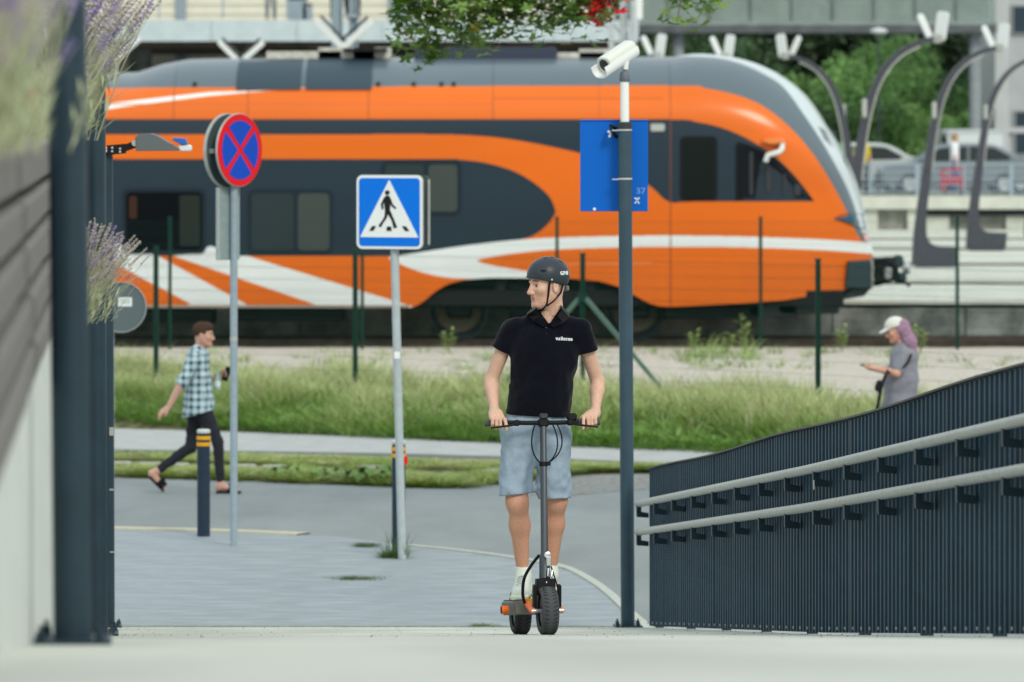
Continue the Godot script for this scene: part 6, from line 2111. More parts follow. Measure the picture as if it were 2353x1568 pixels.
func painted(m: ArrayMesh, how: String) -> ArrayMesh:
	var arrays := m.surface_get_arrays(0)
	var v: PackedVector3Array = arrays[Mesh.ARRAY_VERTEX]
	var cols := PackedColorArray()
	cols.resize(v.size())
	for i in v.size():
		cols[i] = face_paint(v[i]) if how == "face" else Color(0.95, 0.80, 0.73) if how == "legs" and v[i].y < 0.8 else Color.WHITE
	arrays[Mesh.ARRAY_COLOR] = cols
	var out := ArrayMesh.new()
	out.add_surface_from_arrays(Mesh.PRIMITIVE_TRIANGLES, arrays)
	return out


func face_paint(p: Vector3) -> Color:
	var c := Color(1, 1, 1)
	var x := absf(p.x)
	if p.z > 0.07 and absf(p.y + 0.068) < 0.0085 and x < 0.024:
		c = Color(0.78, 0.55, 0.55)                      # lips
	if p.z > 0.055 and absf(p.y - 0.023 - 0.006 * sin(x * 60.0)) < 0.0055 and x > 0.013 and x < 0.052:
		c = Color(0.30, 0.22, 0.16)                      # eyebrows
	if p.z > 0.066 and Vector2(x - 0.032, (p.y - 0.001) * 1.5).length() < 0.0125:
		c = Color(0.62, 0.60, 0.60) if absf(x - 0.032) > 0.0065 else Color(0.12, 0.09, 0.08)   # eyes
	if p.z > 0.05 and x < 0.05 and x > 0.02 and p.y < -0.02 and p.y > -0.055:
		c = Color(1.0, 0.88, 0.85)
	if p.y < -0.045 and p.z > -0.02 and c == Color(1, 1, 1):
		c = Color(0.93, 0.87, 0.84)
	if p.z > 0.10:
		c = Color(1.0, 0.86, 0.82)
	return c


# x to the person's left, y up, z forward; the centre lies at eye height
func head_mesh() -> ArrayMesh:
	if M.has("head"):
		return M.head
	var h := Body.new(Vector3(-0.105, -0.165, -0.125), Vector3(0.105, 0.14, 0.135), 0.0036)
	h.blob(Vector3(0, 0.030, -0.012), Vector3(0.076, 0.096, 0.098), 0.01)
	h.blob(Vector3(0, -0.040, 0.030), Vector3(0.060, 0.085, 0.062), 0.04)
	for s in [-1, 1]:
		h.limb(Vector3(s * 0.055, -0.055, -0.005), Vector3(s * 0.024, -0.106, 0.062), 0.020, 0.017, 0.03)
		h.blob(Vector3(s * 0.044, -0.022, 0.058), Vector3(0.022, 0.018, 0.022), 0.025)
	h.blob(Vector3(0, -0.107, 0.072), Vector3(0.022, 0.018, 0.018), 0.025)
	h.limb(Vector3(-0.036, 0.022, 0.076), Vector3(0.036, 0.022, 0.076), 0.012, 0.012, 0.02)
	for s in [-1, 1]:
		h.blob(Vector3(s * 0.032, 0.000, 0.094), Vector3(0.018, 0.012, 0.016), 0.012, Basis.IDENTITY, true)
		h.blob(Vector3(s * 0.032, 0.000, 0.070), Vector3(0.013, 0.011, 0.012), 0.004)
	h.limb(Vector3(0, 0.012, 0.086), Vector3(0, -0.036, 0.109), 0.008, 0.0125, 0.014)
	for s in [-1, 1]:
		h.blob(Vector3(s * 0.011, -0.041, 0.096), Vector3(0.009, 0.008, 0.012), 0.01)
	h.limb(Vector3(-0.018, -0.0635, 0.083), Vector3(0.018, -0.0635, 0.083), 0.0075, 0.0075, 0.010)
	h.limb(Vector3(-0.016, -0.0755, 0.081), Vector3(0.016, -0.0755, 0.081), 0.0080, 0.0080, 0.008)
	h.limb(Vector3(0, -0.06, -0.025), Vector3(0, -0.165, -0.03), 0.055, 0.057, 0.035)
	for s in [-1, 1]:
		h.blob(Vector3(s * 0.080, -0.010, -0.012), Vector3(0.009, 0.033, 0.021), 0.012, Basis(Vector3.UP, s * 0.35))
		h.blob(Vector3(s * 0.091, -0.006, -0.007), Vector3(0.007, 0.020, 0.010), 0.006, Basis(Vector3.UP, s * 0.35), true)
	M.head = painted(h.done(), "face")
	return M.head


# a hand closed over a bar at g; u points along the bar towards the middle of it
func gripping_hand(g: Vector3, u: Vector3, wrist: Vector3) -> ArrayMesh:
	var lo := g.min(wrist) - Vector3(0.075, 0.065, 0.05)
	var hi := g.max(wrist) + Vector3(0.075, 0.05, 0.085)
	var h := Body.new(lo, hi, 0.0036)
	var v := Vector3.UP
	var w := Vector3(-u.z, 0, u.x)
	if w.z < 0:
		w = -w
	var k := g + v * 0.022 - w * 0.004
	h.limb(wrist, wrist.lerp(k, 0.35), 0.029, 0.029, 0.01)
	for o in [-0.026, -0.009, 0.009, 0.026]:
		h.limb(wrist.lerp(k, 0.3) + u * o * 0.7, k + u * o * 1.15, 0.021, 0.0135, 0.012)
	var lens := [1.0, 1.12, 1.05, 0.85]
	for i in 4:
		var o: float = [0.031, 0.0105, -0.0105, -0.031][i]
		var b := k + u * o
		var p1 = b + (w * 0.034 - v * 0.004) * lens[i]
		var p2 = b + (w * 0.040 - v * 0.032) * lens[i]
		var p3 = b + (w * 0.022 - v * 0.048) * lens[i]
		if i == 0:   # the first finger lies on the brake lever
			p1 = b + w * 0.040 - v * 0.006 + u * 0.004
			p2 = b + w * 0.060 - v * 0.034 + u * 0.008
			p3 = b + w * 0.062 - v * 0.056 + u * 0.010
		h.limb(b, p1, 0.0105, 0.0098, 0.005)
		h.limb(p1, p2, 0.0098, 0.0090, 0.004)
		h.limb(p2, p3, 0.0090, 0.0078, 0.004)
	var tb := k + u * 0.030 - w * 0.030 - v * 0.004
	h.limb(wrist.lerp(k, 0.4) + u * 0.018, tb, 0.019, 0.0135, 0.012)
	h.limb(tb, g + u * 0.052 - w * 0.008 - v * 0.014, 0.0125, 0.0110, 0.006)
	h.limb(g + u * 0.052 - w * 0.008 - v * 0.014, g + u * 0.050 + w * 0.018 - v * 0.020, 0.0110, 0.0088, 0.004)
	return painted(h.done(), "plain")


# an open, relaxed hand: from the wrist along d, palm facing n
func open_hand(wrist: Vector3, d: Vector3, n: Vector3, curl := 0.4) -> ArrayMesh:
	var e := Vector3.ONE * 0.03
	var h := Body.new(wrist.min(wrist + d * 0.2) - e * 2.2, wrist.max(wrist + d * 0.2) + e * 2.2, 0.0045)
	var s := d.cross(n).normalized()
	var k := wrist + d * 0.085
	h.limb(wrist, wrist + d * 0.03, 0.027, 0.027, 0.01)
	for o in [-0.03, -0.01, 0.01, 0.03]:
		h.limb(wrist + d * 0.02 + s * o * 0.6, k + s * o, 0.018, 0.013, 0.012)
	for i in 4:
		var o: float = [0.031, 0.0105, -0.0105, -0.031][i]
		var l: float = [0.9, 1.0, 0.95, 0.75][i]
		var b := k + s * o
		var p1 := b + (d + n * curl * 0.4).normalized() * 0.040 * l
		var p2 := p1 + (d + n * curl * 1.2).normalized() * 0.028 * l
		var p3 := p2 + (d + n * curl * 2.2).normalized() * 0.022 * l
		h.limb(b, p1, 0.0100, 0.0092, 0.005)
		h.limb(p1, p2, 0.0092, 0.0086, 0.004)
		h.limb(p2, p3, 0.0086, 0.0075, 0.004)
	var tb := wrist + d * 0.035 + s * 0.032 + n * 0.01
	h.limb(wrist + d * 0.015 + s * 0.012, tb, 0.019, 0.0135, 0.012)
	h.limb(tb, tb + (d + s * 0.7 + n * 0.3).normalized() * 0.034, 0.0125, 0.0105, 0.005)
	h.limb(tb + (d + s * 0.7 + n * 0.3).normalized() * 0.034, tb + (d + s * 0.7 + n * 0.3).normalized() * 0.034 + (d + n * 0.5).normalized() * 0.026, 0.0105, 0.0085, 0.004)
	return painted(h.done(), "plain")


func folds(freq: float, seed_: int) -> FastNoiseLite:
	var n := FastNoiseLite.new()
	n.seed = seed_
	n.frequency = freq
	n.fractal_octaves = 2
	return n


# depth of the front surface at x, y
func front_of(b: Body, x: float, y: float) -> float:
	var i := clampi(roundi((x - b.o.x) / b.c), 0, b.nx - 1)
	var j := clampi(roundi((y - b.o.y) / b.c), 0, b.ny - 1)
	for k in range(b.nz - 1, -1, -1):
		if b.f[(k * b.ny + j) * b.nx + i] < 0.0:
			return b.o.z + k * b.c
	return 0.0


func cloth(r: float, g: float, b: float, spread := 0.12, seed_ := 31) -> StandardMaterial3D:
	var m := worn(r, g, b, spread, 0.25, 0.9, 0.03, 4, 0.0, seed_)
	m.uv1_world_triplanar = false
	m.rim_enabled = true
	m.rim = 0.08
	m.rim_tint = 0.4
	return m


func build_rider() -> void:
	var t := thing("person", "man in dark helmet, black polo shirt and pale blue shorts riding the scooter", "person", rider_base())
	t.scale = Vector3.ONE * 1.014
	var sf := scooter_frame()
	var gl: Vector3 = sf * Vector3(0.05 - 0.245, 1.129, 0.105)
	var gr: Vector3 = sf * Vector3(0.05 + 0.250, 1.129, 0.105)
	var u: Vector3 = sf.basis.x
	var wl := Vector3(-0.252, 1.190, -0.045)
	var wr := Vector3(0.286, 1.178, -0.115)
	var turn := Transform3D(Basis(Vector3.UP, -1.11) * Basis(Vector3.RIGHT, 0.03), Vector3(0.030, 1.862, -0.125))
	# skin: arms, neck and chest, legs in one surface
	var b := Body.new(Vector3(-0.37, 0.17, -0.45), Vector3(0.40, 1.80, 0.10), 0.0105)
	var sl := Vector3(-0.168, 1.618, -0.165)
	var sr := Vector3(0.208, 1.618, -0.165)
	b.limb(Vector3(0.02, 1.56, -0.17), Vector3(0.0, 1.16, -0.18), 0.13, 0.12, 0.05, 0.7)
	b.limb(sl, Vector3(0.02, 1.62, -0.165), 0.045, 0.07, 0.05)
	b.limb(sr, Vector3(0.02, 1.62, -0.165), 0.045, 0.07, 0.05)
	b.blob(Vector3(0.036, 1.665, -0.158), Vector3(0.052, 0.055, 0.052), 0.02)
	b.limb(Vector3(0.034, 1.64, -0.165), turn * Vector3(0, -0.10, -0.02), 0.062, 0.055, 0.05)
	for s in [[sl, Vector3(-0.272, 1.345, -0.20), wl, gl], [sr, Vector3(0.302, 1.335, -0.235), wr, gr]]:
		b.limb(s[0], s[1], 0.044, 0.0365, 0.03)
		b.limb(s[1], s[1].lerp(s[2], 0.28), 0.0365, 0.0375, 0.02)
		b.limb(s[1].lerp(s[2], 0.28), s[2], 0.0375, 0.0245, 0.02)
		b.blob(s[1] + Vector3(0, 0, -0.026), Vector3(0.022, 0.03, 0.02), 0.02)
		b.limb(s[2], s[2].lerp(s[3] + Vector3(0, 0.022, 0), 0.35), 0.029, 0.028, 0.015)
	b.limb(Vector3(-0.118, 1.05, -0.18), Vector3(-0.138, 0.70, -0.12), 0.074, 0.056, 0.04)
	b.limb(Vector3(0.06, 1.05, -0.19), Vector3(0.078, 0.70, -0.22), 0.08, 0.058, 0.04)
	for s in [[Vector3(-0.126, 0.70, -0.12), Vector3(-0.100, 0.30, -0.17), -0.5], [Vector3(0.078, 0.70, -0.22), Vector3(0.050, 0.30, -0.33), 0.5]]:
		var calf: Vector3 = s[0].lerp(s[1], 0.32) + Vector3(0, 0, -0.018)
		b.blob(s[0] + Vector3(0, 0.0, 0.012), Vector3(0.050, 0.060, 0.050), 0.03)
		b.limb(s[0], calf, 0.050, 0.054, 0.03)
		b.limb(calf, s[1], 0.053, 0.030, 0.03)
		b.limb(s[1], s[1] + Vector3(-0.005, -0.06, 0.02), 0.032, 0.036, 0.02)
	piece("body", joined([[painted(b.done(), "legs"), Transform3D.IDENTITY], [head_mesh(), turn], [gripping_hand(gl, u, wl), Transform3D.IDENTITY], [gripping_hand(gr, -u, wr), Transform3D.IDENTITY]]), M.skin, t)
	# polo shirt
	var s := Body.new(Vector3(-0.32, 1.10, -0.38), Vector3(0.36, 1.76, 0.04), 0.0095)
	s.blob(Vector3(0.014, 1.50, -0.17), Vector3(0.190, 0.19, 0.122), 0.03)
	s.blob(Vector3(0.030, 1.60, -0.150), Vector3(0.125, 0.095, 0.090), 0.04)
	s.limb(Vector3(0.01, 1.46, -0.17), Vector3(-0.004, 1.29, -0.17), 0.168, 0.160, 0.06, 0.76)
	s.limb(Vector3(-0.004, 1.29, -0.17), Vector3(-0.028, 1.08, -0.17), 0.160, 0.184, 0.06, 0.76)
	s.limb(Vector3(-0.01, 1.668, -0.165), Vector3(-0.162, 1.628, -0.165), 0.052, 0.050, 0.04)
	s.limb(Vector3(0.075, 1.668, -0.165), Vector3(0.204, 1.628, -0.165), 0.052, 0.050, 0.04)
	s.limb(Vector3(0.034, 1.66, -0.165), Vector3(0.034, 1.715, -0.16), 0.074, 0.066, 0.04)
	s.limb(Vector3(-0.168, 1.620, -0.165), Vector3(-0.246, 1.43, -0.185), 0.054, 0.060, 0.04)
	s.limb(Vector3(0.208, 1.620, -0.165), Vector3(0.274, 1.43, -0.20), 0.054, 0.060, 0.04)
	s.ripple(folds(5.0, 4), 0.010)
	s.ripple(folds(13.0, 5), 0.006)
	s.trim(Vector3(-0.225, 1.515, -0.17), Vector3(-0.42, -0.9, -0.1).normalized(), Vector3(-0.34, 1.34, -0.4), Vector3(-0.178, 1.62, 0.1))
	s.trim(Vector3(0.250, 1.500, -0.17), Vector3(0.22, -0.97, -0.1).normalized(), Vector3(0.205, 1.34, -0.4), Vector3(0.38, 1.60, 0.1))
	s.trim(Vector3(0, 1.160, 0), Vector3(-0.05, -1, 0).normalized())
	s.blob(Vector3(0.036, 1.755, -0.15), Vector3(0.066, 0.060, 0.085), 0.005, Basis.IDENTITY, true)
	s.blob(Vector3(0.036, 1.725, -0.075), Vector3(0.040, 0.066, 0.060), 0.005, Basis.IDENTITY, true)
	var navy := cloth(0.0045, 0.0055, 0.010, 0.2, 32)
	navy.metallic_specular = 0.16
	navy.rim = 0.22
	navy.rim_tint = 0.1
	navy.roughness = 1.0
	var shirt := piece("polo_shirt", s.done(), navy, t)
	# collar: a folded band round the neck, open in front
	var inner := [Vector3(0.038, 1.652, -0.06), Vector3(0.004, 1.698, -0.078), Vector3(-0.032, 1.736, -0.115), Vector3(-0.036, 1.752, -0.175), Vector3(-0.005, 1.760, -0.23), Vector3(0.07, 1.762, -0.235), Vector3(0.104, 1.756, -0.18), Vector3(0.102, 1.742, -0.125), Vector3(0.074, 1.698, -0.08), Vector3(0.042, 1.652, -0.06)]
	var outer := [Vector3(0.016, 1.638, -0.05), Vector3(-0.046, 1.672, -0.07), Vector3(-0.078, 1.702, -0.115), Vector3(-0.082, 1.708, -0.18), Vector3(-0.03, 1.712, -0.262), Vector3(0.09, 1.712, -0.265), Vector3(0.148, 1.706, -0.19), Vector3(0.148, 1.694, -0.11), Vector3(0.118, 1.664, -0.06), Vector3(0.062, 1.636, -0.05)]
	var rows := [[], [], []]
	for i in 10:
		var a: Vector3 = inner[i]
		var c: Vector3 = outer[i]
		if i < 3 or i > 6:
			a.z = maxf(a.z, front_of(s, a.x, a.y) + 0.004)
			c.z = maxf(c.z, front_of(s, c.x, c.y) + 0.010)
		rows[0].append(a - Vector3(0, 0.012, 0.006))
		rows[1].append(a + Vector3(0, 0.006, 0.008 if i < 3 or i > 6 else 0.0))
		rows[2].append(c)
	piece("collar", Mb.new().grid([rows[0], rows[1]], Vector3(0, 0.2, -0.2)).grid([rows[1], rows[2]], Vector3(0, 0.6, 0.4)), navy, shirt)
	for y in [1.635, 1.602]:
		var z := front_of(s, 0.024, y)
		piece("button", Mb.new().lathe([Vector2(0.0055, 0), Vector2(0.005, 0.003), Vector2(0, 0.0035)], 12, Transform3D(Basis(Vector3.RIGHT, PI / 2), Vector3(0.024, y, z + 0.001))), plain(0.06, 0.06, 0.065, 0.3), shirt)
	var tm := TextMesh.new()
	tm.text = "vallerno"
	tm.font = sans()
	tm.font_size = 32
	tm.pixel_size = 0.00078
	tm.depth = 0.014
	var lt := piece("chest_lettering", tm, plain(0.75, 0.76, 0.78, 0.7), shirt)
	lt.position = Vector3(0.118, 1.575, front_of(s, 0.118, 1.575) - 0.001)
	lt.rotation = Vector3(-0.12, 0.42, -0.06)
	# shorts
	var p := Body.new(Vector3(-0.27, 0.68, -0.36), Vector3(0.20, 1.24, 0.02), 0.0095)
	p.limb(Vector3(-0.026, 1.17, -0.17), Vector3(-0.028, 1.07, -0.175), 0.163, 0.172, 0.05, 0.74)
	p.limb(Vector3(-0.122, 1.07, -0.18), Vector3(-0.145, 0.66, -0.12), 0.094, 0.080, 0.04, 1.1)
	p.limb(Vector3(0.062, 1.07, -0.19), Vector3(0.066, 0.64, -0.21), 0.094, 0.094, 0.04, 1.1)
	p.limb(Vector3(-0.03, 1.06, -0.17), Vector3(-0.042, 0.965, -0.17), 0.09, 0.05, 0.04)
	p.ripple(folds(6.0, 8), 0.016)
	p.ripple(folds(16.0, 9), 0.007)
	p.trim(Vector3(-0.14, 0.745, 0), Vector3(0.1, -1, 0.05).normalized(), Vector3(-0.3, 0.6, -0.4), Vector3(-0.04, 0.95, 0.1))
	p.trim(Vector3(0.06, 0.722, 0), Vector3(0.03, -1, 0.05).normalized(), Vector3(-0.04, 0.6, -0.4), Vector3(0.3, 0.95, 0.1))
	var denim := cloth(0.30, 0.395, 0.49, 0.06, 33)
	var sh := piece("shorts", p.done(), denim, t)
	piece("pocket", Mb.new().tube([Vector3(-0.19, 1.10, front_of(p, -0.17, 1.10) - 0.02), Vector3(-0.150, 1.072, front_of(p, -0.150, 1.072) - 0.004), Vector3(-0.10, 1.062, front_of(p, -0.10, 1.062) - 0.004)], 0.004, 6), cloth(0.2, 0.27, 0.35, 0.1, 33), sh)
	# shoes
	for q in [[Vector3(-0.098, 0.215, -0.215), Vector3(-0.122, 0.212, 0.020), Vector3(-0.100, 0.30, -0.17)], [Vector3(0.045, 0.215, -0.385), Vector3(-0.010, 0.212, -0.165), Vector3(0.047, 0.30, -0.33)]]:
		var lo: Vector3 = q[0].min(q[1]).min(q[2]) - Vector3(0.09, 0.08, 0.09)
		var hi: Vector3 = q[0].max(q[1]).max(q[2]) + Vector3(0.09, 0.09, 0.09)
		var f := Body.new(lo, hi, 0.006)
		f.limb(q[0], q[1], 0.043, 0.043, 0.02)
		f.limb(q[0] + Vector3(0, 0.01, 0.02), q[2] + Vector3(0, 0.045, 0), 0.045, 0.043, 0.04)
		f.limb(q[1].lerp(q[0], 0.35) + Vector3(0, 0.015, 0), q[2] + Vector3(0, -0.01, 0.025), 0.036, 0.040, 0.04)
		f.trim(Vector3(0, 0.197, 0), Vector3(0, -1, 0))
		f.trim(q[2] + Vector3(0, 0.052, 0), Vector3(0, 1, 0.1).normalized())
		var shoe := piece("shoe", f.done(), plain(0.66, 0.72, 0.66, 0.7), t)
		var so := Body.new(lo, hi, 0.006)
		so.limb(q[0] + Vector3(0, -0.01, -0.005), q[1] + Vector3(0, -0.01, 0.005), 0.047, 0.048, 0.02)
		so.trim(Vector3(0, 0.188, 0), Vector3(0, -1, 0))
		so.trim(Vector3(0, 0.215, 0), Vector3(0, 1, 0))
		piece("sole", so.done(), plain(0.68, 0.76, 0.62, 0.7), shoe)
		for k in 5:
			var m: Vector3 = q[1].lerp(q[2], 0.35 + 0.13 * k) + Vector3(0, 0.030 - 0.001 * k, 0.030 - 0.002 * k)
			piece("lace", Mb.new().tube([m + Vector3(-0.022, -0.006, 0), m + Vector3(0, 0.004, 0.006), m + Vector3(0.022, -0.006, 0)], 0.0045, 6), plain(0.52, 0.58, 0.57, 0.8), shoe)
	# helmet with straps
	var e := Body.new(Vector3(-0.125, -0.06, -0.15), Vector3(0.125, 0.17, 0.145), 0.0042)
	e.blob(Vector3(0, 0.050, -0.008), Vector3(0.098, 0.104, 0.120), 0.01)
	e.limb(Vector3(-0.03, 0.038, 0.095), Vector3(0.03, 0.038, 0.095), 0.012, 0.012, 0.015)
	e.trim(Vector3(0, 0.014, 0), Vector3(0, -0.965, 0.262))
	e.blob(Vector3(0, 0.030, -0.008), Vector3(0.085, 0.098, 0.106), 0.004, Basis.IDENTITY, true)
	for sx in [-1, 1]:
		e.blob(Vector3(sx * 0.080, 0.078, 0.062), Vector3(0.02, 0.0055, 0.016), 0.003, Basis(Vector3.UP, sx * 0.2), true)
		e.blob(Vector3(sx * 0.030, 0.148, 0.022), Vector3(0.008, 0.02, 0.014), 0.003, Basis.IDENTITY, true)
		e.blob(Vector3(sx * 0.030, 0.152, -0.018), Vector3(0.008, 0.02, 0.014), 0.003, Basis.IDENTITY, true)
		e.blob(Vector3(sx * 0.055, 0.132, -0.06), Vector3(0.008, 0.02, 0.014), 0.003, Basis.IDENTITY, true)
	var hm := piece("helmet", e.done(), plain(0.034, 0.044, 0.055, 0.36), t)
	hm.transform = turn
	var strap = M.black
	for sx in [-1, 1]:
		piece("strap", Mb.new().tube([Vector3(sx * 0.086, 0.020, 0.028), Vector3(sx * 0.073, -0.040, 0.030), Vector3(sx * 0.058, -0.095, 0.034), Vector3(sx * 0.030, -0.128, 0.046), Vector3(0, -0.135, 0.052)], 0.0058, 6), strap, hm)
		piece("strap", Mb.new().tube([Vector3(sx * 0.084, 0.006, -0.052), Vector3(sx * 0.080, -0.040, -0.040), Vector3(sx * 0.064, -0.085, 0.0), Vector3(sx * 0.050, -0.108, 0.032)], 0.0058, 6), strap, hm)
		piece("rivet", Mb.new().lathe([Vector2(0.006, 0), Vector2(0.005, 0.003), Vector2(0, 0.004)], 10, Transform3D(Basis(Vector3(0, 0, 1), -PI / 2 * sx), Vector3(sx * 0.0965, 0.032, 0.020))), M.chrome, hm)
	piece("dial", Mb.new().cbox(Vector3(0, -0.022, -0.112), Vector3(0.05, 0.03, 0.02), 0.006), plain(0.16, 0.17, 0.18, 0.5), hm)
	var hl := TextMesh.new()
	hl.text = "GPW"
	hl.font = sans()
	hl.font_size = 32
	hl.pixel_size = 0.0009
	hl.depth = 0.016
	var hn := piece("helmet_lettering", hl, plain(0.72, 0.74, 0.76, 0.5), hm)
	hn.transform = Transform3D(Basis(Vector3.UP, 0.42) * Basis(Vector3(0, 0, 1), 0.28) * Basis(Vector3(0, 0, -1), Vector3(0, 1, 0), Vector3(1, 0, 0)) , Vector3(0.081, 0.062, -0.058))


func plaid() -> StandardMaterial3D:
	var n := 128
	var im := Image.create(n, n, false, Image.FORMAT_RGB8)
	for y in n:
		for x in n:
			var a := 1.0 if (x % 64) < 30 else 0.0
			var b := 1.0 if (y % 64) < 30 else 0.0
			var c := Color(0.55, 0.70, 0.72).lerp(Color(0.03, 0.075, 0.12), (a + b) * 0.5)
			if x % 64 > 44 and x % 64 < 48 or y % 64 > 44 and y % 64 < 48:
				c = c.lerp(Color(0.08, 0.22, 0.32), 0.6)
			im.set_pixel(x, y, c.linear_to_srgb())
	var m := StandardMaterial3D.new()
	m.albedo_texture = ImageTexture.create_from_image(im)
	m.uv1_triplanar = true
	m.uv1_scale = Vector3.ONE / 0.15
	m.uv1_triplanar_sharpness = 6.0
	m.roughness = 0.9
	return m


func hair_cap(t: Node3D, turn: Transform3D, m: Material) -> void:
	var h := Body.new(Vector3(-0.11, -0.10, -0.135), Vector3(0.11, 0.16, 0.13), 0.006)
	h.blob(Vector3(0, 0.042, -0.016), Vector3(0.083, 0.098, 0.104), 0.02)
	h.blob(Vector3(0, 0.085, 0.045), Vector3(0.055, 0.045, 0.055), 0.03)
	h.ripple(folds(22.0, 3), 0.008)
	h.blob(Vector3(0, -0.040, 0.072), Vector3(0.10, 0.092, 0.074), 0.02, Basis(Vector3.RIGHT, -0.25), true)
	h.blob(Vector3(0, -0.085, 0.020), Vector3(0.12, 0.066, 0.058), 0.02, Basis.IDENTITY, true)
	h.trim(Vector3(0, -0.078, 0), Vector3(0, -1, 0))
	piece("hair", h.done(), m, t).transform = turn


func build_walker() -> void:
	var s := 226.0
	var t := thing("person", "man in blue and white checked shirt, dark trousers and sandals striding right", "person", Vector3((455 - 1176.5) / s, 0.0, -LENS / s))
	var turn := Transform3D(Basis(Vector3.UP, PI / 2 - 0.08) * Basis(Vector3.RIGHT, 0.04), Vector3(0.055, 1.605, 0.0)).scaled_local(Vector3.ONE * 0.97)
	var b := Body.new(Vector3(-0.58, -0.01, -0.32), Vector3(0.50, 1.55, 0.34), 0.0125)
	var se := Vector3(-0.155, 1.125, 0.225)
	var wn := Vector3(-0.285, 0.885, 0.235)
	var fe := Vector3(0.02, 1.10, -0.235)
	var fw := Vector3(0.165, 1.165, -0.16)
	b.limb(Vector3(0, 1.36, 0), Vector3(0.01, 0.9, 0), 0.10, 0.11, 0.05, 1.4)
	b.limb(Vector3(0.0, 1.40, 0), turn * Vector3(0, -0.1, -0.02), 0.06, 0.055, 0.04)
	b.limb(Vector3(-0.03, 1.36, 0.17), se, 0.052, 0.043, 0.03)
	b.limb(se, wn, 0.043, 0.030, 0.02)
	b.limb(Vector3(0.0, 1.36, -0.17), fe, 0.052, 0.043, 0.03)
	b.limb(fe, fw, 0.043, 0.030, 0.02)
	var legs := [[Vector3(0.055, 0.86, 0.09), Vector3(0.205, 0.52, 0.10), Vector3(0.235, 0.12, 0.09)], [Vector3(-0.02, 0.86, -0.09), Vector3(-0.075, 0.465, -0.09), Vector3(-0.41, 0.225, -0.09)]]
	for l in legs:
		b.limb(l[0], l[1], 0.08, 0.052, 0.03)
		b.limb(l[1], l[2], 0.05, 0.033, 0.02)
	b.limb(Vector3(0.225, 0.075, 0.09), Vector3(0.40, 0.035, 0.10), 0.040, 0.026, 0.03, 1.2)
	b.limb(Vector3(0.215, 0.05, 0.09), Vector3(0.235, 0.10, 0.09), 0.036, 0.036, 0.02)
	var heel := Vector3(-0.475, 0.19, -0.09)
	var toe := Vector3(-0.365, 0.045, -0.09)
	b.limb(heel, toe, 0.040, 0.027, 0.03, 1.2)
	b.limb(Vector3(-0.41, 0.225, -0.09), heel, 0.035, 0.036, 0.02)
	piece("body", joined([[painted(b.done(), "plain"), Transform3D.IDENTITY], [head_mesh(), turn], [open_hand(wn, Vector3(-0.80, -0.60, 0.03).normalized(), Vector3(0.5, -0.7, -0.5).normalized(), 0.7), Transform3D.IDENTITY], [open_hand(fw, Vector3(0.75, 0.35, 0.5).normalized(), Vector3(0.3, 0.2, 0.9).normalized(), 1.3), Transform3D.IDENTITY]]), skin_material(0.58, 0.35, 0.27), t)
	hair_cap(t, turn, plain(0.055, 0.032, 0.02, 0.8))
	var c := Body.new(Vector3(-0.30, 0.66, -0.34), Vector3(0.26, 1.52, 0.36), 0.0125)
	c.limb(Vector3(-0.005, 1.37, 0), Vector3(0.0, 1.15, 0), 0.120, 0.122, 0.05, 1.5)
	c.limb(Vector3(0.0, 1.15, 0), Vector3(0.012, 0.74, 0), 0.124, 0.180, 0.05, 1.42)
	c.limb(Vector3(0.0, 1.40, 0), Vector3(0.02, 1.455, 0), 0.08, 0.066, 0.04)
	c.limb(Vector3(-0.03, 1.365, 0.17), Vector3(-0.03, 1.365, 0.17).lerp(se, 0.93), 0.070, 0.063, 0.04)
	c.limb(Vector3(0.0, 1.365, -0.17), fe + Vector3(0.005, 0.0, 0), 0.070, 0.064, 0.04)
	c.ripple(folds(6.0, 12), 0.018)
	c.trim(Vector3(0.0, 0.805, 0), Vector3(0.28, -1, 0).normalized())
	c.blob(Vector3(0.05, 1.50, 0), Vector3(0.06, 0.05, 0.06), 0.01, Basis.IDENTITY, true)
	piece("checked_shirt", c.done(), plaid(), t)
	var p := Body.new(Vector3(-0.52, 0.10, -0.26), Vector3(0.36, 0.98, 0.26), 0.0125)
	p.limb(Vector3(0.0, 0.93, 0), Vector3(0.015, 0.86, 0), 0.10, 0.11, 0.04, 1.3)
	for l in legs:
		p.limb(l[0], l[1], 0.092, 0.060, 0.03)
		p.limb(l[1], l[1].lerp(l[2], 0.94), 0.060, 0.043, 0.02)
	p.ripple(folds(9.0, 14), 0.010)
	piece("trousers", p.done(), cloth(0.022, 0.025, 0.034, 0.2, 35), t)
	for q in [[Vector3(0.19, 0.012, 0.09), Vector3(0.44, 0.012, 0.10)], [Vector3(-0.50, 0.155, -0.09), Vector3(-0.355, 0.012, -0.09)]]:
		var d: Vector3 = q[1] - q[0]
		var n := Vector3(-d.y, d.x, 0).normalized()
		var sole := piece("sandal", Mb.new().bar(q[0], q[1], 0.09, 0.022, n), M.black, t)
		piece("strap", Mb.new().tube([q[0].lerp(q[1], 0.55) + Vector3(0, 0, 0.05), q[0].lerp(q[1], 0.58) + n * 0.075, q[0].lerp(q[1], 0.55) + Vector3(0, 0, -0.05)], 0.026, 6), M.black, sole)
		piece("strap", Mb.new().tube([q[0].lerp(q[1], 0.75) + Vector3(0, 0, 0.05), q[0].lerp(q[1], 0.78) + n * 0.06, q[0].lerp(q[1], 0.75) + Vector3(0, 0, -0.05)], 0.024, 6), M.black, sole)
	var at := t.position
	var bo := thing("bottle", "small green glass bottle held in front of the walking man's chest", "bottle", at + Vector3(0.19, 1.045, -0.10))
	var gl := plain(0.30, 0.50, 0.42, 0.15)
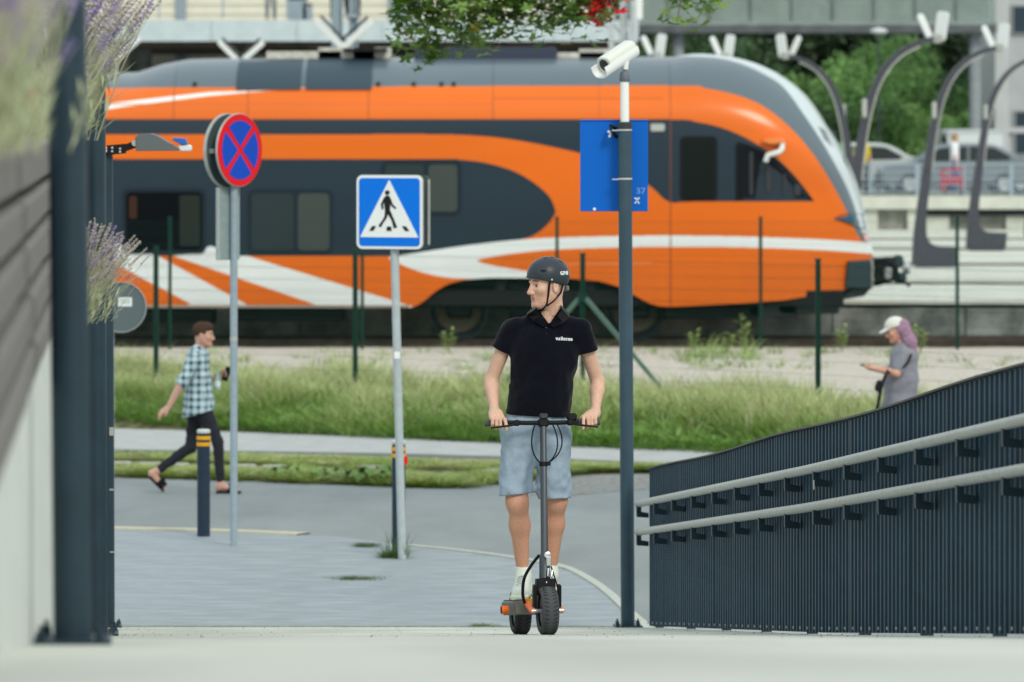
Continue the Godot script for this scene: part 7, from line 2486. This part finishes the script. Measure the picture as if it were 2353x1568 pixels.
	piece("glass_body", Mb.new().lathe([Vector2(0.0, 0.0), Vector2(0.030, 0.0), Vector2(0.032, 0.02), Vector2(0.032, 0.11), Vector2(0.014, 0.16), Vector2(0.013, 0.205), Vector2(0.0, 0.205)], 18), gl, bo)
	piece("label", Mb.new().lathe([Vector2(0.0328, 0.03), Vector2(0.0328, 0.09)], 18), M.white, bo)
	var ph := thing("phone", "black phone in the walking man's raised hand", "phone", at + Vector3(0.285, 1.205, -0.09))
	piece("case", Mb.new().cbox(Vector3.ZERO, Vector3(0.07, 0.15, 0.012), 0.004, Basis(Vector3(0, 0, 1), -0.35) * Basis(Vector3.UP, 0.6)), M.black, ph)


func build_woman() -> void:
	var s := 215.0
	var t := thing("person", "woman with white cap, grey T-shirt and long purple hair behind the ramp fence", "person", Vector3((2065 - 1176.5) / s, 0.0, -LENS / s))
	var turn := Transform3D(Basis(Vector3.UP, -PI / 2 + 0.12) * Basis(Vector3.RIGHT, 0.30), Vector3(-0.035, 1.545, 0.0)).scaled_local(Vector3.ONE * 0.98)
	var b := Body.new(Vector3(-0.40, -0.02, -0.34), Vector3(0.34, 1.50, 0.36), 0.0125)
	var ne := Vector3(-0.04, 1.10, 0.24)
	var nw := Vector3(-0.235, 1.135, 0.12)
	var fe := Vector3(-0.04, 1.10, -0.22)
	var fw := Vector3(-0.235, 1.135, -0.02)
	b.limb(Vector3(0.05, 1.26, 0), Vector3(0.04, 0.85, 0), 0.10, 0.11, 0.05, 1.2)
	b.limb(Vector3(0.05, 1.33, 0), turn * Vector3(0, -0.1, -0.02), 0.06, 0.055, 0.04)
	b.limb(Vector3(0.05, 1.29, 0.16), ne, 0.055, 0.046, 0.03)
	b.limb(ne, nw, 0.046, 0.030, 0.02)
	b.limb(Vector3(0.05, 1.29, -0.16), fe, 0.055, 0.046, 0.03)
	b.limb(fe, fw, 0.046, 0.030, 0.02)
	for z in [-0.1, 0.1]:
		b.limb(Vector3(0.02, 0.78, z), Vector3(0.01, 0.42, z), 0.09, 0.06, 0.03)
		b.limb(Vector3(0.01, 0.42, z), Vector3(0.03, 0.06, z), 0.058, 0.042, 0.02)
		b.limb(Vector3(0.04, 0.04, z), Vector3(-0.12, 0.03, z), 0.045, 0.035, 0.02)
	piece("body", joined([[painted(b.done(), "plain"), Transform3D.IDENTITY], [head_mesh(), turn], [open_hand(nw, Vector3(-0.95, 0.1, -0.2).normalized(), Vector3(0.1, 0.9, -0.3).normalized(), 0.8), Transform3D.IDENTITY], [open_hand(fw, Vector3(-0.95, 0.1, 0.2).normalized(), Vector3(0.1, 0.9, 0.3).normalized(), 0.8), Transform3D.IDENTITY]]), skin_material(0.60, 0.34, 0.25), t)
	var c := Body.new(Vector3(-0.24, 0.62, -0.36), Vector3(0.32, 1.46, 0.38), 0.0125)
	c.limb(Vector3(0.055, 1.26, 0), Vector3(0.035, 1.02, 0), 0.150, 0.168, 0.05, 1.2)
	c.limb(Vector3(0.035, 1.02, 0), Vector3(0.005, 0.62, 0), 0.168, 0.190, 0.05, 1.15)
	c.limb(Vector3(0.04, 1.33, 0), Vector3(0.03, 1.37, 0), 0.09, 0.075, 0.04)
	c.limb(Vector3(0.05, 1.29, 0.16), Vector3(0.05, 1.29, 0.16).lerp(ne, 0.78), 0.085, 0.074, 0.05)
	c.limb(Vector3(0.05, 1.29, -0.16), Vector3(0.05, 1.29, -0.16).lerp(fe, 0.78), 0.085, 0.074, 0.05)
	c.ripple(folds(5.0, 22), 0.02)
	c.trim(Vector3(0, 0.72, 0), Vector3(0.1, -1, 0).normalized())
	piece("t_shirt", c.done(), cloth(0.215, 0.225, 0.26, 0.1, 36), t)
	var p := Body.new(Vector3(-0.2, 0.03, -0.3), Vector3(0.26, 0.9, 0.3), 0.014)
	p.limb(Vector3(0.03, 0.85, 0), Vector3(0.03, 0.78, 0), 0.15, 0.15, 0.04, 1.2)
	for z in [-0.1, 0.1]:
		p.limb(Vector3(0.02, 0.78, z), Vector3(0.01, 0.42, z), 0.105, 0.08, 0.03)
		p.limb(Vector3(0.01, 0.42, z), Vector3(0.03, 0.08, z), 0.078, 0.066, 0.02)
	piece("jeans", p.done(), cloth(0.10, 0.17, 0.33, 0.15, 37), t)
	var h := Body.new(Vector3(-0.16, 1.12, -0.2), Vector3(0.30, 1.72, 0.2), 0.009)
	h.blob(Vector3(0.02, 1.57, 0), Vector3(0.098, 0.11, 0.092), 0.02)
	h.limb(Vector3(0.045, 1.56, 0), Vector3(0.115, 1.42, 0.01), 0.082, 0.078, 0.03, 1.15)
	h.limb(Vector3(0.115, 1.42, 0.01), Vector3(0.175, 1.24, 0.02), 0.078, 0.040, 0.03, 1.3)
	h.ripple(folds(24.0, 6), 0.012)
	h.blob(Vector3(-0.125, 1.50, 0), Vector3(0.095, 0.10, 0.12), 0.01, Basis.IDENTITY, true)
	piece("hair", h.done(), worn(0.29, 0.18, 0.26, 0.3, 0.12, 0.7, 0.03), t)
	var k := Body.new(Vector3(-0.13, -0.03, -0.14), Vector3(0.13, 0.18, 0.24), 0.006)
	k.blob(Vector3(0, 0.055, -0.012), Vector3(0.094, 0.098, 0.115), 0.01)
	k.trim(Vector3(0, 0.045, 0), Vector3(0, -1, -0.05).normalized())
	k.limb(Vector3(-0.03, 0.042, 0.09), Vector3(-0.025, 0.022, 0.165), 0.010, 0.008, 0.01)
	k.limb(Vector3(0.03, 0.042, 0.09), Vector3(0.025, 0.022, 0.165), 0.010, 0.008, 0.01)
	k.limb(Vector3(0, 0.048, 0.09), Vector3(0, 0.028, 0.175), 0.012, 0.008, 0.025)
	k.limb(Vector3(-0.055, 0.044, 0.07), Vector3(-0.045, 0.026, 0.14), 0.010, 0.008, 0.02)
	k.limb(Vector3(0.055, 0.044, 0.07), Vector3(0.045, 0.026, 0.14), 0.010, 0.008, 0.02)
	piece("cap", k.done(), plain(0.62, 0.62, 0.56, 0.8), t).transform = turn
	var at := t.position
	var ph := thing("phone", "dark phone in the hands of the woman with the white cap", "phone", at + Vector3(-0.345, 1.165, 0.05))
	piece("case", Mb.new().cbox(Vector3.ZERO, Vector3(0.14, 0.012, 0.075), 0.004, Basis(Vector3(0, 0, 1), -0.2)), M.black, ph)
	var tl := thing("pole_tool", "black pole with a bulky joint hanging in front of the woman with the white cap", "pole", at + Vector3(-0.42, 0.0, 0.28))  # pole-shaped tool of no known kind
	piece("shaft", Mb.new().tube([Vector3(0.0, 0.0, 0), Vector3(0.17, 0.70, 0), Vector3(0.22, 0.98, 0), Vector3(0.29, 1.14, 0)], [0.016, 0.02, 0.02, 0.014], 10), M.black, tl)
	piece("joint", Mb.new().cbox(Vector3(0.195, 0.965, 0), Vector3(0.085, 0.13, 0.08), 0.025, Basis(Vector3(0, 0, 1), -0.25)), M.black, tl)
	var bg := thing("shoulder_strap", "black bag strap slung across the grey T-shirt", "strap", at)
	piece("band", Mb.new().tube([Vector3(-0.12, 1.10, 0.235), Vector3(0.0, 1.14, 0.262), Vector3(0.08, 1.21, 0.255), Vector3(0.12, 1.30, 0.215)], 0.014, 6), M.black, bg)
